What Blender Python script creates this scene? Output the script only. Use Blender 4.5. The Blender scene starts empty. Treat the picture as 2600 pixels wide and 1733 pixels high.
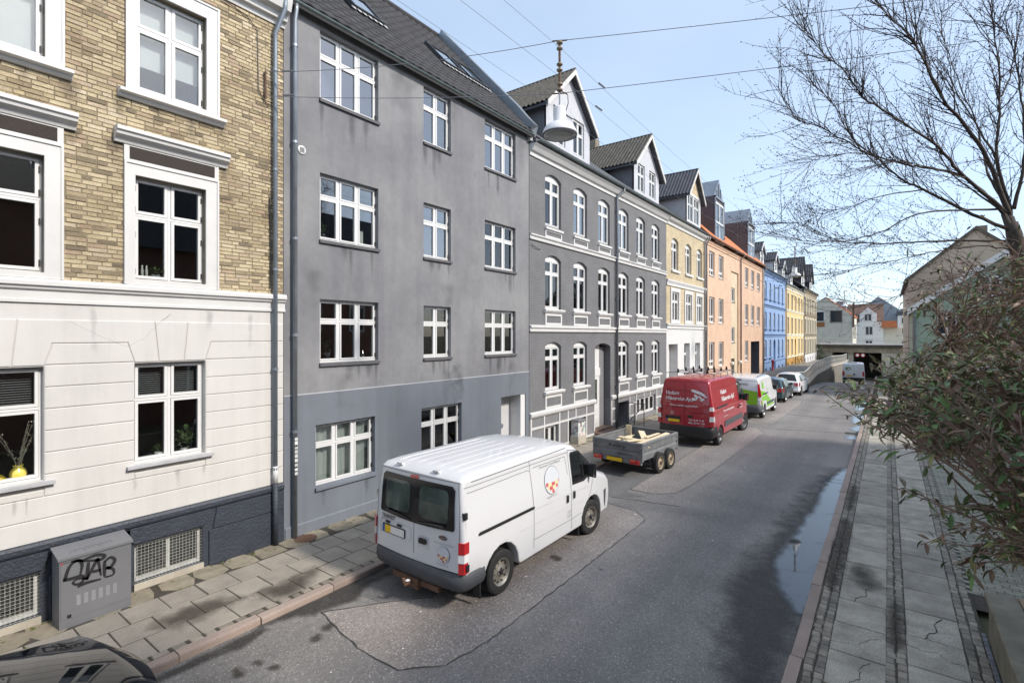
import bpy, bmesh, math, random
from mathutils import Vector, Matrix
R = random.Random(11)
S = bpy.context.scene
C = S.collection
rad = math.radians
# ---------------------------------------------------------------- camera, sky, sun, exposure
cam = bpy.data.cameras.new('camera'); cam.lens = 17.75; cam.sensor_width = 36
cam.shift_y = -0.0063; cam.clip_start = 0.05; cam.clip_end = 3000
co = bpy.data.objects.new('camera', cam); C.objects.link(co)
co.location = (0, 0, 4.0); co.rotation_euler = (rad(90), 0, rad(36.6835)); S.camera = co
SUN_EL, SUN_AZ = 38.0, 82.0        # azimuth from +Y towards +X
w = bpy.data.worlds.new('World'); S.world = w; w.use_nodes = True
nt = w.node_tree; nt.nodes.clear()
sky = nt.nodes.new('ShaderNodeTexSky'); sky.sky_type = 'NISHITA'; sky.sun_disc = False
sky.sun_elevation = rad(SUN_EL); sky.sun_rotation = rad(SUN_AZ)
sky.air_density = 0.8; sky.dust_density = 1.1; sky.ozone_density = 1.0
bg = nt.nodes.new('ShaderNodeBackground'); bg.inputs['Strength'].default_value = 0.15
wo = nt.nodes.new('ShaderNodeOutputWorld')
# thin high veil of cloud over the whole sky
tc = nt.nodes.new('ShaderNodeTexCoord'); mp = nt.nodes.new('ShaderNodeMapping'); mp.inputs['Scale'].default_value = (1.2, 1.2, 3.0)
nz = nt.nodes.new('ShaderNodeTexNoise'); nz.inputs['Scale'].default_value = 1.6; nz.inputs['Detail'].default_value = 6
mr = nt.nodes.new('ShaderNodeMapRange'); mr.inputs['From Min'].default_value = .3; mr.inputs['From Max'].default_value = .75
mr.inputs['To Min'].default_value = .42; mr.inputs['To Max'].default_value = .6
mx = nt.nodes.new('ShaderNodeMix'); mx.data_type = 'RGBA'; mx.inputs[7].default_value = (2.95, 3.5, 4.05, 1)
nt.links.new(tc.outputs['Generated'], mp.inputs['Vector']); nt.links.new(mp.outputs[0], nz.inputs['Vector'])
nt.links.new(nz.outputs['Fac'], mr.inputs['Value']); nt.links.new(mr.outputs[0], mx.inputs[0])
nt.links.new(sky.outputs[0], mx.inputs[6]); nt.links.new(mx.outputs[2], bg.inputs['Color']); nt.links.new(bg.outputs[0], wo.inputs['Surface'])
sl = bpy.data.lights.new('sun', 'SUN'); sl.energy = 2.1; sl.angle = rad(6); sl.color = (1, .93, .84)
so = bpy.data.objects.new('sun', sl); C.objects.link(so)
sd = Vector((math.sin(rad(SUN_AZ))*math.cos(rad(SUN_EL)), math.cos(rad(SUN_AZ))*math.cos(rad(SUN_EL)), math.sin(rad(SUN_EL))))
so.location = sd*60; so.rotation_euler = sd.to_track_quat('Z', 'Y').to_euler()
S.view_settings.view_transform = 'Standard'; S.view_settings.look = 'None'; S.view_settings.gamma = 1
S.view_settings.exposure = 1.0
S.render.engine = 'CYCLES'
S.cycles.max_bounces = 6; S.cycles.transparent_max_bounces = 12
# ---------------------------------------------------------------- materials
MATS = {}
def nodes(name):
    m = bpy.data.materials.new(name); m.use_nodes = True; t = m.node_tree
    b = t.nodes['Principled BSDF']; MATS[name] = m
    return m, t, b
def N(t, ty, **kw):
    n = t.nodes.new(ty)
    for k, v in kw.items():
        if k in n.inputs: n.inputs[k].default_value = v
        else: setattr(n, k, v)
    return n
def c4(c, k=1.): return (min(1, c[0]*k), min(1, c[1]*k), min(1, c[2]*k), 1)
def mixc(t, fac, a, b, bt='MIX'):
    m = N(t, 'ShaderNodeMix', data_type='RGBA', blend_type=bt)
    for i, x in ((0, fac), (6, a), (7, b)):
        if isinstance(x, (tuple, float, int)): m.inputs[i].default_value = x
        else: t.links.new(x, m.inputs[i])
    return m.outputs[2]
def rng(t, src, a, b, c=0., d=1.):
    n = N(t, 'ShaderNodeMapRange'); n.inputs[1].default_value = a; n.inputs[2].default_value = b
    n.inputs[3].default_value = c; n.inputs[4].default_value = d
    t.links.new(src, n.inputs[0]); return n.outputs[0]
def pos(t, scale=(1, 1, 1)):
    g = N(t, 'ShaderNodeNewGeometry'); m = N(t, 'ShaderNodeMapping'); m.inputs['Scale'].default_value = scale
    t.links.new(g.outputs['Position'], m.inputs['Vector']); return m.outputs[0]
def noise(t, scale, detail=4, rough=.6, sc=(1, 1, 1)):
    n = N(t, 'ShaderNodeTexNoise', Scale=scale, Detail=detail, Roughness=rough)
    t.links.new(pos(t, sc), n.inputs['Vector']); return n.outputs['Fac']
def bump(t, b, src, strength, dist=.01):
    n = N(t, 'ShaderNodeBump', Strength=strength, Distance=dist)
    t.links.new(src, n.inputs['Height']); t.links.new(n.outputs[0], b.inputs['Normal'])
def mat(name, col, rough=.7, var=.12, sc=2.5, speck=0., speck_sc=220., bmp=0., bsc=90., bd=.006, metal=0., spec=.5, streak=0., coat=0., objrand=0., island=0.):
    if name in MATS: return MATS[name]
    m, t, b = nodes(name)
    b.inputs['Roughness'].default_value = rough; b.inputs['Metallic'].default_value = metal
    b.inputs['Specular IOR Level'].default_value = spec
    if coat: b.inputs['Coat Weight'].default_value = coat; b.inputs['Coat Roughness'].default_value = .04
    out = mixc(t, rng(t, noise(t, sc, 6), .3, .7), c4(col, 1-var), c4(col, 1+var))
    if speck:
        f = rng(t, noise(t, speck_sc, 2, .5), .35, .65)
        out = mixc(t, 1., out, mixc(t, f, c4((1, 1, 1), 1-speck), c4((1, 1, 1), 1.)), 'MULTIPLY')
    if streak:
        f = rng(t, noise(t, 1., 5, .6, (5, 5, .35)), .42, .72)
        out = mixc(t, 1., out, mixc(t, f, (1, 1, 1, 1), c4((1, 1, 1), 1-streak)), 'MULTIPLY')
    if objrand or island:
        o = N(t, 'ShaderNodeObjectInfo').outputs['Random'] if objrand else N(t, 'ShaderNodeNewGeometry').outputs['Random Per Island']
        k = objrand or island
        out = mixc(t, 1., out, mixc(t, o, c4((1, 1, 1), 1-k), (1, 1, 1, 1)), 'MULTIPLY')
    t.links.new(out, b.inputs['Base Color'])
    if bmp: bump(t, b, noise(t, bsc, 3), bmp, bd)
    return m
def brickmat(name, cols, mortar, bw=.24, bh=.0665, rough=.85, bmp=.5, painted=False):
    m, t, b = nodes(name); b.inputs['Roughness'].default_value = rough
    g = N(t, 'ShaderNodeNewGeometry'); s = N(t, 'ShaderNodeSeparateXYZ'); cx = N(t, 'ShaderNodeCombineXYZ')
    t.links.new(g.outputs['Position'], s.inputs[0])
    a = N(t, 'ShaderNodeMath', operation='ADD'); t.links.new(s.outputs[1], a.inputs[0]); t.links.new(s.outputs[0], a.inputs[1])
    t.links.new(a.outputs[0], cx.inputs[0]); t.links.new(s.outputs[2], cx.inputs[1])
    k = N(t, 'ShaderNodeTexBrick', Scale=1.)
    k.inputs['Brick Width'].default_value = bw; k.inputs['Row Height'].default_value = bh
    k.inputs['Mortar Size'].default_value = .007; k.inputs['Mortar Smooth'].default_value = .3
    k.inputs['Color1'].default_value = c4(cols[0]); k.inputs['Color2'].default_value = c4(cols[1]); k.inputs['Mortar'].default_value = c4(mortar)
    t.links.new(cx.outputs[0], k.inputs['Vector'])
    out = mixc(t, 1., k.outputs['Color'], mixc(t, rng(t, noise(t, 1.3, 6), .3, .7), c4((1, 1, 1), .8), (1, 1, 1, 1)), 'MULTIPLY')
    t.links.new(out, b.inputs['Base Color'])
    iv = N(t, 'ShaderNodeMath', operation='SUBTRACT'); iv.inputs[0].default_value = 1; t.links.new(k.outputs['Fac'], iv.inputs[1])
    bump(t, b, iv.outputs[0], bmp, .01)
    return m
def glassmat(name, tint=(.9, .93, .93), refl=1.25, base=.06):
    m, t, b = nodes(name)
    t.nodes.remove(b); o = t.nodes['Material Output']
    tr = N(t, 'ShaderNodeBsdfTransparent'); tr.inputs[0].default_value = c4(tint)
    gl = N(t, 'ShaderNodeBsdfGlossy'); gl.inputs['Roughness'].default_value = .01
    fr = N(t, 'ShaderNodeFresnel', IOR=1.5)
    f = N(t, 'ShaderNodeMath', operation='MULTIPLY_ADD', use_clamp=True); f.inputs[1].default_value = refl; f.inputs[2].default_value = base
    t.links.new(fr.outputs[0], f.inputs[0])
    mm = N(t, 'ShaderNodeMixShader'); t.links.new(f.outputs[0], mm.inputs[0]); t.links.new(tr.outputs[0], mm.inputs[1]); t.links.new(gl.outputs[0], mm.inputs[2])
    t.links.new(mm.outputs[0], o.inputs['Surface'])
    return m
white = mat('white_paint', (.61, .605, .59), .5, .05, 3, bmp=.12, bsc=40)
upvc = mat('white_window_paint', (.68, .68, .67), .35, .03, 4)
cream = mat('cream_render', (.585, .57, .54), .75, .05, 1.2, streak=.07, bmp=.25, bsc=25)
navy = mat('blue_grey_plinth', (.036, .043, .058), .5, .15, 3, bmp=.9, bsc=22, bd=.02)
hw_ = MATS
m, t, b = nodes('grey_render'); b.inputs['Roughness'].default_value = .85
_c = mixc(t, rng(t, noise(t, .55, 7, .62), .36, .66), (.19, .191, .202, 1), (.268, .269, .273, 1))
_c = mixc(t, 1., _c, mixc(t, rng(t, noise(t, 1., 6, .6, (2.6, 2.6, .22)), .45, .8), (1, 1, 1, 1), (.80, .79, .83, 1)), 'MULTIPLY')
_c = mixc(t, 1., _c, mixc(t, rng(t, noise(t, 7, 5), .3, .7), (.9, .9, .9, 1), (1, 1, 1, 1)), 'MULTIPLY')
t.links.new(_c, b.inputs['Base Color']); bump(t, b, noise(t, 60, 4), .3, .006); grey_render = m
slate_render = mat('blue_grey_render', (.155, .171, .198), .8, .1, .7, streak=.12, bmp=.2, bsc=60)
grey_brick = brickmat('painted_grey_brick', ((.185, .185, .192), (.20, .20, .205)), (.14, .14, .145), bmp=.7)
grey_paint = mat('grey_paint', (.19, .19, .197), .8, .1, 2, bmp=.2)
yel_brick = brickmat('yellow_brick_far', ((.62, .51, .32), (.5, .41, .26)), (.46, .4, .32))
orange_brick = brickmat('orange_brick', ((.70, .47, .32), (.64, .42, .29)), (.62, .47, .36), bmp=.3)
sand_brick = brickmat('sand_brick', ((.68, .56, .38), (.62, .5, .34)), (.6, .52, .4), bmp=.3)
tan_brick = brickmat('tan_brick', ((.42, .34, .22), (.33, .27, .18)), (.35, .31, .25))
stone_brick = brickmat('stone_grey_brick', ((.70, .65, .54), (.62, .57, .47)), (.65, .6, .52))
blue_wall = mat('blue_render', (.24, .36, .58), .75, .06, .6, bmp=.1)
yellow_wall = mat('yellow_render', (.66, .47, .21), .75, .08, .5, bmp=.1)
cream_wall = mat('pale_wall', (.68, .64, .52), .8, .06, .6)
ochre = mat('ochre_plinth', (.40, .22, .05), .8, .1, 1)
beige_wall = mat('beige_render', (.5, .41, .31), .85, .12, .6, bmp=.2)
green_wall = mat('green_render', (.31, .39, .31), .85, .1, .6, bmp=.15)
mortar = mat('old_mortar', (.24, .20, .135), .95, .25, 5, bmp=.6, bsc=60)
def brickpiece(name, isl):
    m, t, b = nodes(name); b.inputs['Roughness'].default_value = .9
    o = N(t, 'ShaderNodeNewGeometry').outputs['Random Per Island'] if isl else N(t, 'ShaderNodeObjectInfo').outputs['Random']
    r = N(t, 'ShaderNodeValToRGB'); t.links.new(o, r.inputs[0]); e = r.color_ramp.elements
    e[0].position = 0; e[0].color = (.24, .20, .14, 1); e[1].position = 1; e[1].color = (.76, .67, .50, 1)
    for p, cc in ((.14, (.42, .345, .225, 1)), (.36, (.60, .50, .32, 1)), (.6, (.70, .60, .41, 1)), (.78, (.54, .455, .31, 1)), (.9, (.49, .37, .265, 1))):
        k = e.new(p); k.color = cc
    out = mixc(t, 1., r.outputs[0], mixc(t, rng(t, noise(t, 1.1, 6), .3, .66), (.64, .61, .57, 1), (1, 1, 1, 1)), 'MULTIPLY')
    out = mixc(t, 1., out, mixc(t, rng(t, noise(t, 45, 5), .3, .6), (.68, .66, .63, 1), (1, 1, 1, 1)), 'MULTIPLY')
    t.links.new(out, b.inputs['Base Color']); bump(t, b, noise(t, 70, 5), .8, .008); return m
brick_one = brickpiece('yellow_brick_piece', False); brick_many = brickpiece('yellow_brick_pieces', True)
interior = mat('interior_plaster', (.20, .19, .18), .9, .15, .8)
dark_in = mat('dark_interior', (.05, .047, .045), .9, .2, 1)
curtain_m = mat('white_curtain', (.75, .75, .74), .9, .05, 3)
blind_m = mat('frosted_blind', (.62, .65, .63), .8, .04, 3)
glass = glassmat('window_glass'); glass_up = glassmat('window_glass_coated', (.5, .5, .53), 2.0, .24)
car_glass = glassmat('car_glass', (.42, .46, .45), 1.4, .06)
black = mat('black_plastic', (.018, .018, .02), .45, .1, 5, bmp=.1)
rubber = mat('tyre_rubber', (.02, .02, .02), .85, .2, 8, bmp=.3, bsc=50)
dgrey = mat('dark_grey_plastic', (.07, .075, .085), .6, .1, 4, bmp=.2)
zinc = mat('galvanised_zinc', (.30, .33, .36), .4, .15, 3, metal=.65, bmp=.1)
zinc_dark = mat('weathered_zinc', (.16, .17, .18), .55, .2, 2, metal=.4)
gutter_m = mat('gutter_zinc', (.10, .125, .125), .5, .2, 3, metal=.3)
steel = mat('steel_rim', (.33, .31, .27), .45, .2, 12, metal=.6)
chrome = mat('chrome', (.75, .75, .76), .15, .02, metal=1.)
iron = mat('dark_iron', (.03, .03, .032), .6, .2, 6, metal=.3)
rust = mat('rusty_iron', (.13, .07, .045), .75, .3, 14, bmp=.4)
roof_dark = mat('dark_concrete_tile', (.045, .045, .05), .8, .25, 3, bmp=.4, bsc=50, objrand=.3)
roof_dark2 = mat('dark_concrete_tiles', (.045, .045, .05), .8, .25, 3, bmp=.4, bsc=50, island=.3)
roof_grey = mat('grey_roofing', (.085, .09, .10), .75, .2, 1.5, bmp=.3)
roof_moss = mat('mossy_fibre_cement', (.115, .105, .088), .9, .4, 7, speck=.5, speck_sc=60, bmp=.8, bsc=45)
roof_black = mat('black_glazed_tile', (.035, .035, .042), .4, .15, 3)
roof_orange = mat('orange_clay_tile', (.50, .17, .07), .8, .2, 2, bmp=.4, bsc=20)
zinc_clad = mat('standing_seam_zinc', (.24, .27, .31), .45, .1, .8, metal=.5)
zinc_black = mat('dark_zinc_cladding', (.085, .085, .095), .75, .15, .8)
red_l = mat('red_lens', (.45, .012, .015), .15, .1, 20, coat=1.)
clear_l = mat('clear_lens', (.75, .75, .75), .12, .05, coat=1.)
orange_l = mat('orange_lens', (.7, .18, .02), .2, .05)
plate_y = mat('plate_yellow', (.82, .52, .01), .45, .02); plate_w = mat('plate_white', (.8, .79, .76), .45, .02); plate_b = mat('plate_blue', (.02, .09, .42), .45, .02)
van_white = mat('white_car_paint', (.68, .685, .70), .3, .02, 1.2, coat=.6)
van_red = mat('red_car_paint', (.36, .012, .022), .3, .04, 1, coat=.8)
van_green = mat('green_vinyl', (.20, .52, .02), .35, .03, coat=.5)
van_teal = mat('dark_teal_paint', (.018, .055, .062), .25, .1, 1, coat=1., metal=.3)
car_black = mat('black_car_paint', (.008, .009, .011), .05, .05, 1, spec=.35, coat=.25)
ink_w = mat('white_lettering', (.8, .8, .8), .5, .02); ink_k = mat('black_lettering', (.02, .02, .022), .5, .05)
ink_g = mat('grey_lettering', (.22, .22, .24), .5, .05); ink_r = mat('logo_red', (.58, .10, .12), .5, .05); ink_y = mat('logo_yellow', (.80, .70, .36), .5, .05)
ink_lg = mat('pale_blue_print', (.64, .67, .71), .5, .02)
seam_m = mat('panel_gap', (.10, .10, .11), .7, .1)
cab_grey = mat('cabinet_grey', (.155, .158, .168), .5, .08, 2, bmp=.15)
wood_new = mat('fresh_pine', (.74, .62, .42), .7, .12, 6)
granite = mat('pink_granite', (.42, .33, .28), .85, .12, 2, speck=.35, speck_sc=140, bmp=.4, objrand=.22)
slab_m = mat('concrete_slab', (.385, .342, .285), .9, .16, 2.2, speck=.34, speck_sc=90, bmp=.5, bsc=160, objrand=.14)
slab_r = mat('damp_concrete_slab', (.47, .43, .355), .8, .3, 2.6, speck=.42, speck_sc=70, bmp=.6, bsc=90, objrand=.32)
cob_m = mat('granite_sett', (.36, .32, .26), .8, .25, 9, speck=.3, bmp=.7, bsc=50, objrand=.5)
cob_i = mat('granite_setts', (.36, .325, .265), .8, .25, 9, speck=.3, bmp=.7, bsc=50, island=.5)
paver_i = mat('mossy_block_pavers', (.34, .335, .27), .85, .25, 2, speck=.3, bmp=.5, island=.25)
joint_m = mat('sandy_joint', (.06, .052, .04), .95, .3, 8, bmp=.6)
moss = mat('green_moss', (.11, .12, .03), .95, .4, 20, bmp=1., bsc=120)
concrete = mat('old_concrete', (.45, .41, .34), .9, .2, 1.2, streak=.15, bmp=.5, bsc=30)
wet_conc = mat('damp_concrete_wall', (.17, .155, .115), .85, .35, 2, streak=.2, bmp=.6, bsc=30)
stonewall = mat('rubble_stone', (.30, .26, .20), .9, .3, 5, bmp=.8, bsc=12)
bark = mat('grey_brown_bark', (.085, .068, .055), .9, .3, 10, bmp=.8, bsc=60)
bud_m = mat('dark_bud', (.035, .018, .02), .7, .2, 10)
ground_m = mat('soil_and_grass', (.09, .085, .05), .95, .35, .5, bmp=.6, bsc=12)
# asphalt: worn binder with pale stone chips, tyre-polished bands lengthways, cloudy dirt
def asphalt(name, base, chip, chipamt, csc, crough=.85):
    m, t, b = nodes(name); b.inputs['Roughness'].default_value = crough
    cl = mixc(t, rng(t, noise(t, .35, 7, .65), .3, .7), c4(base, .76), c4(base, 1.25))
    cl = mixc(t, 1., cl, mixc(t, rng(t, noise(t, 1., 4, .5, (1.1, .04, 1)), .35, .7), (.82, .82, .84, 1), (1.1, 1.1, 1.1, 1)), 'MULTIPLY')
    v = N(t, 'ShaderNodeTexVoronoi', Scale=csc); t.links.new(pos(t), v.inputs['Vector'])
    sp = N(t, 'ShaderNodeSeparateColor'); t.links.new(v.outputs['Color'], sp.inputs[0])
    f = N(t, 'ShaderNodeMath', operation='MULTIPLY'); t.links.new(rng(t, sp.outputs[0], 1-chipamt, 1-chipamt*.5), f.inputs[0]); t.links.new(rng(t, v.outputs['Distance'], .45, .25), f.inputs[1])
    cl = mixc(t, f.outputs[0], cl, c4(chip))
    d = mixc(t, rng(t, sp.outputs[1], 0, 1), (.72, .72, .72, 1), (1.12, 1.12, 1.12, 1)); cl = mixc(t, 1., cl, d, 'MULTIPLY')
    v2 = N(t, 'ShaderNodeTexVoronoi', Scale=19.); t.links.new(pos(t), v2.inputs['Vector']); s2 = N(t, 'ShaderNodeSeparateColor'); t.links.new(v2.outputs['Color'], s2.inputs[0])
    f2 = N(t, 'ShaderNodeMath', operation='MULTIPLY'); t.links.new(rng(t, s2.outputs[0], .9, .93), f2.inputs[0]); t.links.new(rng(t, v2.outputs['Distance'], .22, .1), f2.inputs[1]); cl = mixc(t, f2.outputs[0], cl, c4(chip, 1.2))
    t.links.new(cl, b.inputs['Base Color']); bump(t, b, v.outputs['Distance'], .5, .006); return m
asph = asphalt('worn_asphalt', (.205, .193, .182), (.44, .41, .385), .2, 52)
asph_bay = asphalt('coarse_bay_asphalt', (.26, .232, .212), (.54, .50, .46), .36, 44)
asph_patch = asphalt('dark_patch_asphalt', (.14, .136, .134), (.36, .35, .34), .12, 60)
tar = mat('tar_seam', (.045, .043, .043), .6, .2, 6, bmp=.4)
def alphamat(name, col, rough, spec=.5, top=1.):
    # thin film whose thickness (vertex attribute 'a') fades out at its rim
    m, t, b = nodes(name); b.inputs['Base Color'].default_value = c4(col); b.inputs['Roughness'].default_value = rough; b.inputs['Specular IOR Level'].default_value = spec
    a = N(t, 'ShaderNodeAttribute', attribute_name='a'); n = noise(t, 3.5, 5)
    ad = N(t, 'ShaderNodeMath', operation='ADD'); t.links.new(a.outputs['Fac'], ad.inputs[0]); t.links.new(rng(t, n, .3, .7, -.3, .3), ad.inputs[1])
    t.links.new(rng(t, ad.outputs[0], .12, .85 if top == 1. else .95, 0, top), b.inputs['Alpha']); return m
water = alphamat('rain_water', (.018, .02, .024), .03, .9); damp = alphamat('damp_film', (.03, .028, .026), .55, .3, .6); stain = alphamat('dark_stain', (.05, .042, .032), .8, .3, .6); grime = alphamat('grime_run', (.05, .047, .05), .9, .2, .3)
frost = alphamat('dry_salt_mark', (.34, .33, .33), .9, .3, .22)
# ---------------------------------------------------------------- mesh helpers
class MB:
    def __init__(s): s.v = []; s.f = []; s.m = []
    def add(s, vs, fs, mi=0):
        o = len(s.v); s.v += [tuple(p) for p in vs]; s.f += [[i+o for i in f] for f in fs]; s.m += [mi]*len(fs); return s
    def box(s, x0, x1, y0, y1, z0, z1, mi=0):
        return s.add([(x0,y0,z0),(x1,y0,z0),(x1,y1,z0),(x0,y1,z0),(x0,y0,z1),(x1,y0,z1),(x1,y1,z1),(x0,y1,z1)],
            [(0,3,2,1),(4,5,6,7),(0,1,5,4),(1,2,6,5),(2,3,7,6),(3,0,4,7)], mi)
    def bbox(s, x0, x1, y0, y1, z0, z1, b=.004, mi=0, top=True):   # box with chamfered top edges
        v = [(x0,y0,z0),(x1,y0,z0),(x1,y1,z0),(x0,y1,z0),(x0,y0,z1-b),(x1,y0,z1-b),(x1,y1,z1-b),(x0,y1,z1-b),(x0+b,y0+b,z1),(x1-b,y0+b,z1),(x1-b,y1-b,z1),(x0+b,y1-b,z1)]
        return s.add(v, [(0,1,5,4),(1,2,6,5),(2,3,7,6),(3,0,4,7),(4,5,9,8),(5,6,10,9),(6,7,11,10),(7,4,8,11),(8,9,10,11)], mi)
    def prism(s, poly, axis, a, b, mi=0):    # poly in the two other axes, extruded from a to b along axis
        def p3(p, k):
            return (k, p[0], p[1]) if axis == 'x' else (p[0], k, p[1]) if axis == 'y' else (p[0], p[1], k)
        n = len(poly); vs = [p3(p, a) for p in poly]+[p3(p, b) for p in poly]
        return s.add(vs, [list(range(n))[::-1], list(range(n, 2*n))]+[(i, (i+1) % n, n+(i+1) % n, n+i) for i in range(n)], mi)
    def tube(s, pts, r, n=6, mi=0, cap=True):
        pts = [Vector(p) for p in pts]; k = len(pts); rs = r if isinstance(r, (list, tuple)) else [r]*k
        o = len(s.v); u = None
        for i, p in enumerate(pts):
            d = (pts[min(i+1, k-1)]-pts[max(i-1, 0)])
            d = d.normalized() if d.length > 1e-9 else Vector((0, 0, 1))
            if u is None: u = d.orthogonal().normalized()
            else:
                u = u-d*u.dot(d); u = u.normalized() if u.length > 1e-6 else d.orthogonal().normalized()
            q = d.cross(u)
            for j in range(n):
                a = 2*math.pi*j/n; s.v.append(tuple(p+(u*math.cos(a)+q*math.sin(a))*rs[i]))
        for i in range(k-1):
            for j in range(n):
                s.f.append([o+i*n+j, o+i*n+(j+1) % n, o+(i+1)*n+(j+1) % n, o+(i+1)*n+j]); s.m.append(mi)
        if cap:
            s.f.append([o+j for j in range(n)][::-1]); s.m.append(mi); s.f.append([o+(k-1)*n+j for j in range(n)]); s.m.append(mi)
        return s
    def lathe(s, prof, c=(0, 0, 0), axis='z', n=16, mi=0, close=False, caps=True):
        o = len(s.v); k = len(prof)
        for (r, h) in prof:
            for j in range(n):
                a = 2*math.pi*j/n; x, y = r*math.cos(a), r*math.sin(a)
                s.v.append((c[0]+x, c[1]+y, c[2]+h) if axis == 'z' else (c[0]+h, c[1]+x, c[2]+y))
        rng_ = range(k if close else k-1)
        for i in rng_:
            for j in range(n):
                s.f.append([o+i*n+j, o+i*n+(j+1) % n, o+((i+1) % k)*n+(j+1) % n, o+((i+1) % k)*n+j]); s.m.append(mi)
        if not close and caps:
            if prof[0][0] > 1e-4: s.f.append([o+j for j in range(n)][::-1]); s.m.append(mi)
            if prof[-1][0] > 1e-4: s.f.append([o+(k-1)*n+j for j in range(n)]); s.m.append(mi)
        return s
    def mesh(s, name, mats, smooth=False):
        me = bpy.data.meshes.new(name); me.from_pydata(s.v, [], s.f)
        for mm in (mats if isinstance(mats, (list, tuple)) else [mats]): me.materials.append(mm)
        if any(s.m): me.polygons.foreach_set('material_index', s.m)
        if smooth: me.polygons.foreach_set('use_smooth', [True]*len(me.polygons))
        me.update(); return me
    def build(s, name, mats, parent=None, smooth=False):
        return obj(name, s.mesh(name, mats, smooth), parent)
def obj(name, me, parent=None, loc=None):
    o = bpy.data.objects.new(name, me); C.objects.link(o)
    if parent is not None:
        o.parent = parent
        if parent.get('_org') is not None: o.matrix_parent_inverse = Matrix.Translation(-Vector(parent['_org']))
    if loc is not None: o.location = loc
    return o
def tag(o, label=None, cat=None, group=None, kind=None):
    if label: o['label'] = label
    if cat: o['category'] = cat
    if group: o['group'] = group
    if kind: o['kind'] = kind
    return o
ROOTS = []
def thing(name, label, cat, loc, group=None, world=True):
    o = bpy.data.objects.new(name, None); C.objects.link(o); o.location = loc; o.empty_display_size = .3
    if world: o['_org'] = list(loc); ROOTS.append(o)
    return tag(o, label, cat, group)
def fixn(me):     # consistent outward normals
    bm = bmesh.new(); bm.from_mesh(me); bmesh.ops.recalc_face_normals(bm, faces=bm.faces); bm.to_mesh(me); bm.free(); return me
def smooth_by_angle(me, ang=35):
    bm = bmesh.new(); bm.from_mesh(me); bmesh.ops.remove_doubles(bm, verts=bm.verts, dist=1e-4); bmesh.ops.recalc_face_normals(bm, faces=bm.faces)
    for f in bm.faces: f.smooth = True
    for e in bm.edges: e.smooth = not (len(e.link_faces) == 2 and e.calc_face_angle(0) > rad(ang))
    bm.to_mesh(me); bm.free(); return me
TXT = {}
def text2d(s, size=1., shear=0., bold=0.):
    k = (s, shear, bold)
    if k not in TXT:
        cu = bpy.data.curves.new('t', 'FONT'); cu.body = s; cu.size = 1; cu.shear = shear; cu.offset = bold; cu.resolution_u = 2
        ob = bpy.data.objects.new('t', cu); C.objects.link(ob)
        dg = bpy.context.evaluated_depsgraph_get(); dg.update(); ev = ob.evaluated_get(dg); me = ev.to_mesh()
        TXT[k] = ([(v.co.x, v.co.y) for v in me.vertices], [list(p.vertices) for p in me.polygons])
        ev.to_mesh_clear(); bpy.data.objects.remove(ob); bpy.data.curves.remove(cu)
    v, f = TXT[k]; return [(x*size, y*size) for x, y in v], f
# ---------------------------------------------------------------- setting: road, pavements, kerbs
RZ = -.10
def ss(a, b, x):
    t = max(0., min(1., (x-a)/(b-a))); return t*t*(3-2*t)
def zr(y): return RZ-3.1*ss(44, 98, y)+3.1*ss(108, 190, y)
def grid(name, xs, ys, zf, m, kind='structure', parent=None):
    b = MB(); n = len(xs)
    b.add([(x, y, zf(x, y)) for y in ys for x in xs], [(j*n+i, j*n+i+1, (j+1)*n+i+1, (j+1)*n+i) for j in range(len(ys)-1) for i in range(n-1)])
    o = b.build(name, m, parent, smooth=True); 
    if kind and parent is None: o['kind'] = kind
    return o
YS = [-40, -20, 0, 20, 40]+[44+3*i for i in range(22)]+[115, 130, 150, 170, 190, 300, 600]
road = grid('road', [-7.2, -4, -.9], YS, lambda x, y: zr(y), asph)
ground = MB()
ground.add([(-900, -300, -.22), (-9.6, -300, -.22), (-9.6, 1500, -.22), (-900, 1500, -.22)], [(0, 1, 2, 3)])
ground.add([(1.02, -300, -.12), (900, -300, -.12), (900, 1500, -.12), (1.02, 1500, -.12)], [(0, 1, 2, 3)])
tag(ground.build('ground', ground_m), kind='structure')
def film(name, poly, z, m, soft=.12, parent=None):
    """flat film on a fine grid; attribute a falls from 1 inside the outline to 0 a little outside it"""
    c = [Vector((p[0], p[1])) for p in poly]; n = len(c)
    x0, x1 = min(p.x for p in c)-soft, max(p.x for p in c)+soft; y0, y1 = min(p.y for p in c)-soft, max(p.y for p in c)+soft
    st = max(soft*.5, (x1-x0)/40, .02); sty = max(st, (y1-y0)/90); nx, ny = int((x1-x0)/st)+2, int((y1-y0)/sty)+2
    def sdist(p):
        ins = False; d = 1e9
        for i in range(n):
            a, b = c[i], c[i-1]
            if (a.y > p.y) != (b.y > p.y) and p.x < (b.x-a.x)*(p.y-a.y)/(b.y-a.y)+a.x: ins = not ins
            ab = b-a; t = max(0, min(1, (p-a).dot(ab)/max(1e-9, ab.length_squared))); d = min(d, (a+ab*t-p).length)
        return d if ins else -d
    val = {}; idx = {}; vs = []; al = []
    for j in range(ny):
        for i in range(nx): val[i, j] = .5+.5*max(-1.2, min(1, sdist(Vector((x0+i*st, y0+j*sty)))/soft))
    fs = []
    def V(i, j):
        if (i, j) not in idx: idx[i, j] = len(vs); vs.append((x0+i*st, y0+j*sty, z)); al.append(max(0, val[i, j]))
        return idx[i, j]
    for j in range(ny-1):
        for i in range(nx-1):
            q = ((i, j), (i+1, j), (i+1, j+1), (i, j+1))
            if max(val[k] for k in q) > 0: fs.append([V(*k) for k in q])
    b = MB(); b.add(vs, fs); me = b.mesh(name, m)
    at = me.attributes.new('a', 'FLOAT', 'POINT'); at.data.foreach_set('value', al)
    return obj(name, me, parent)
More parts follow.
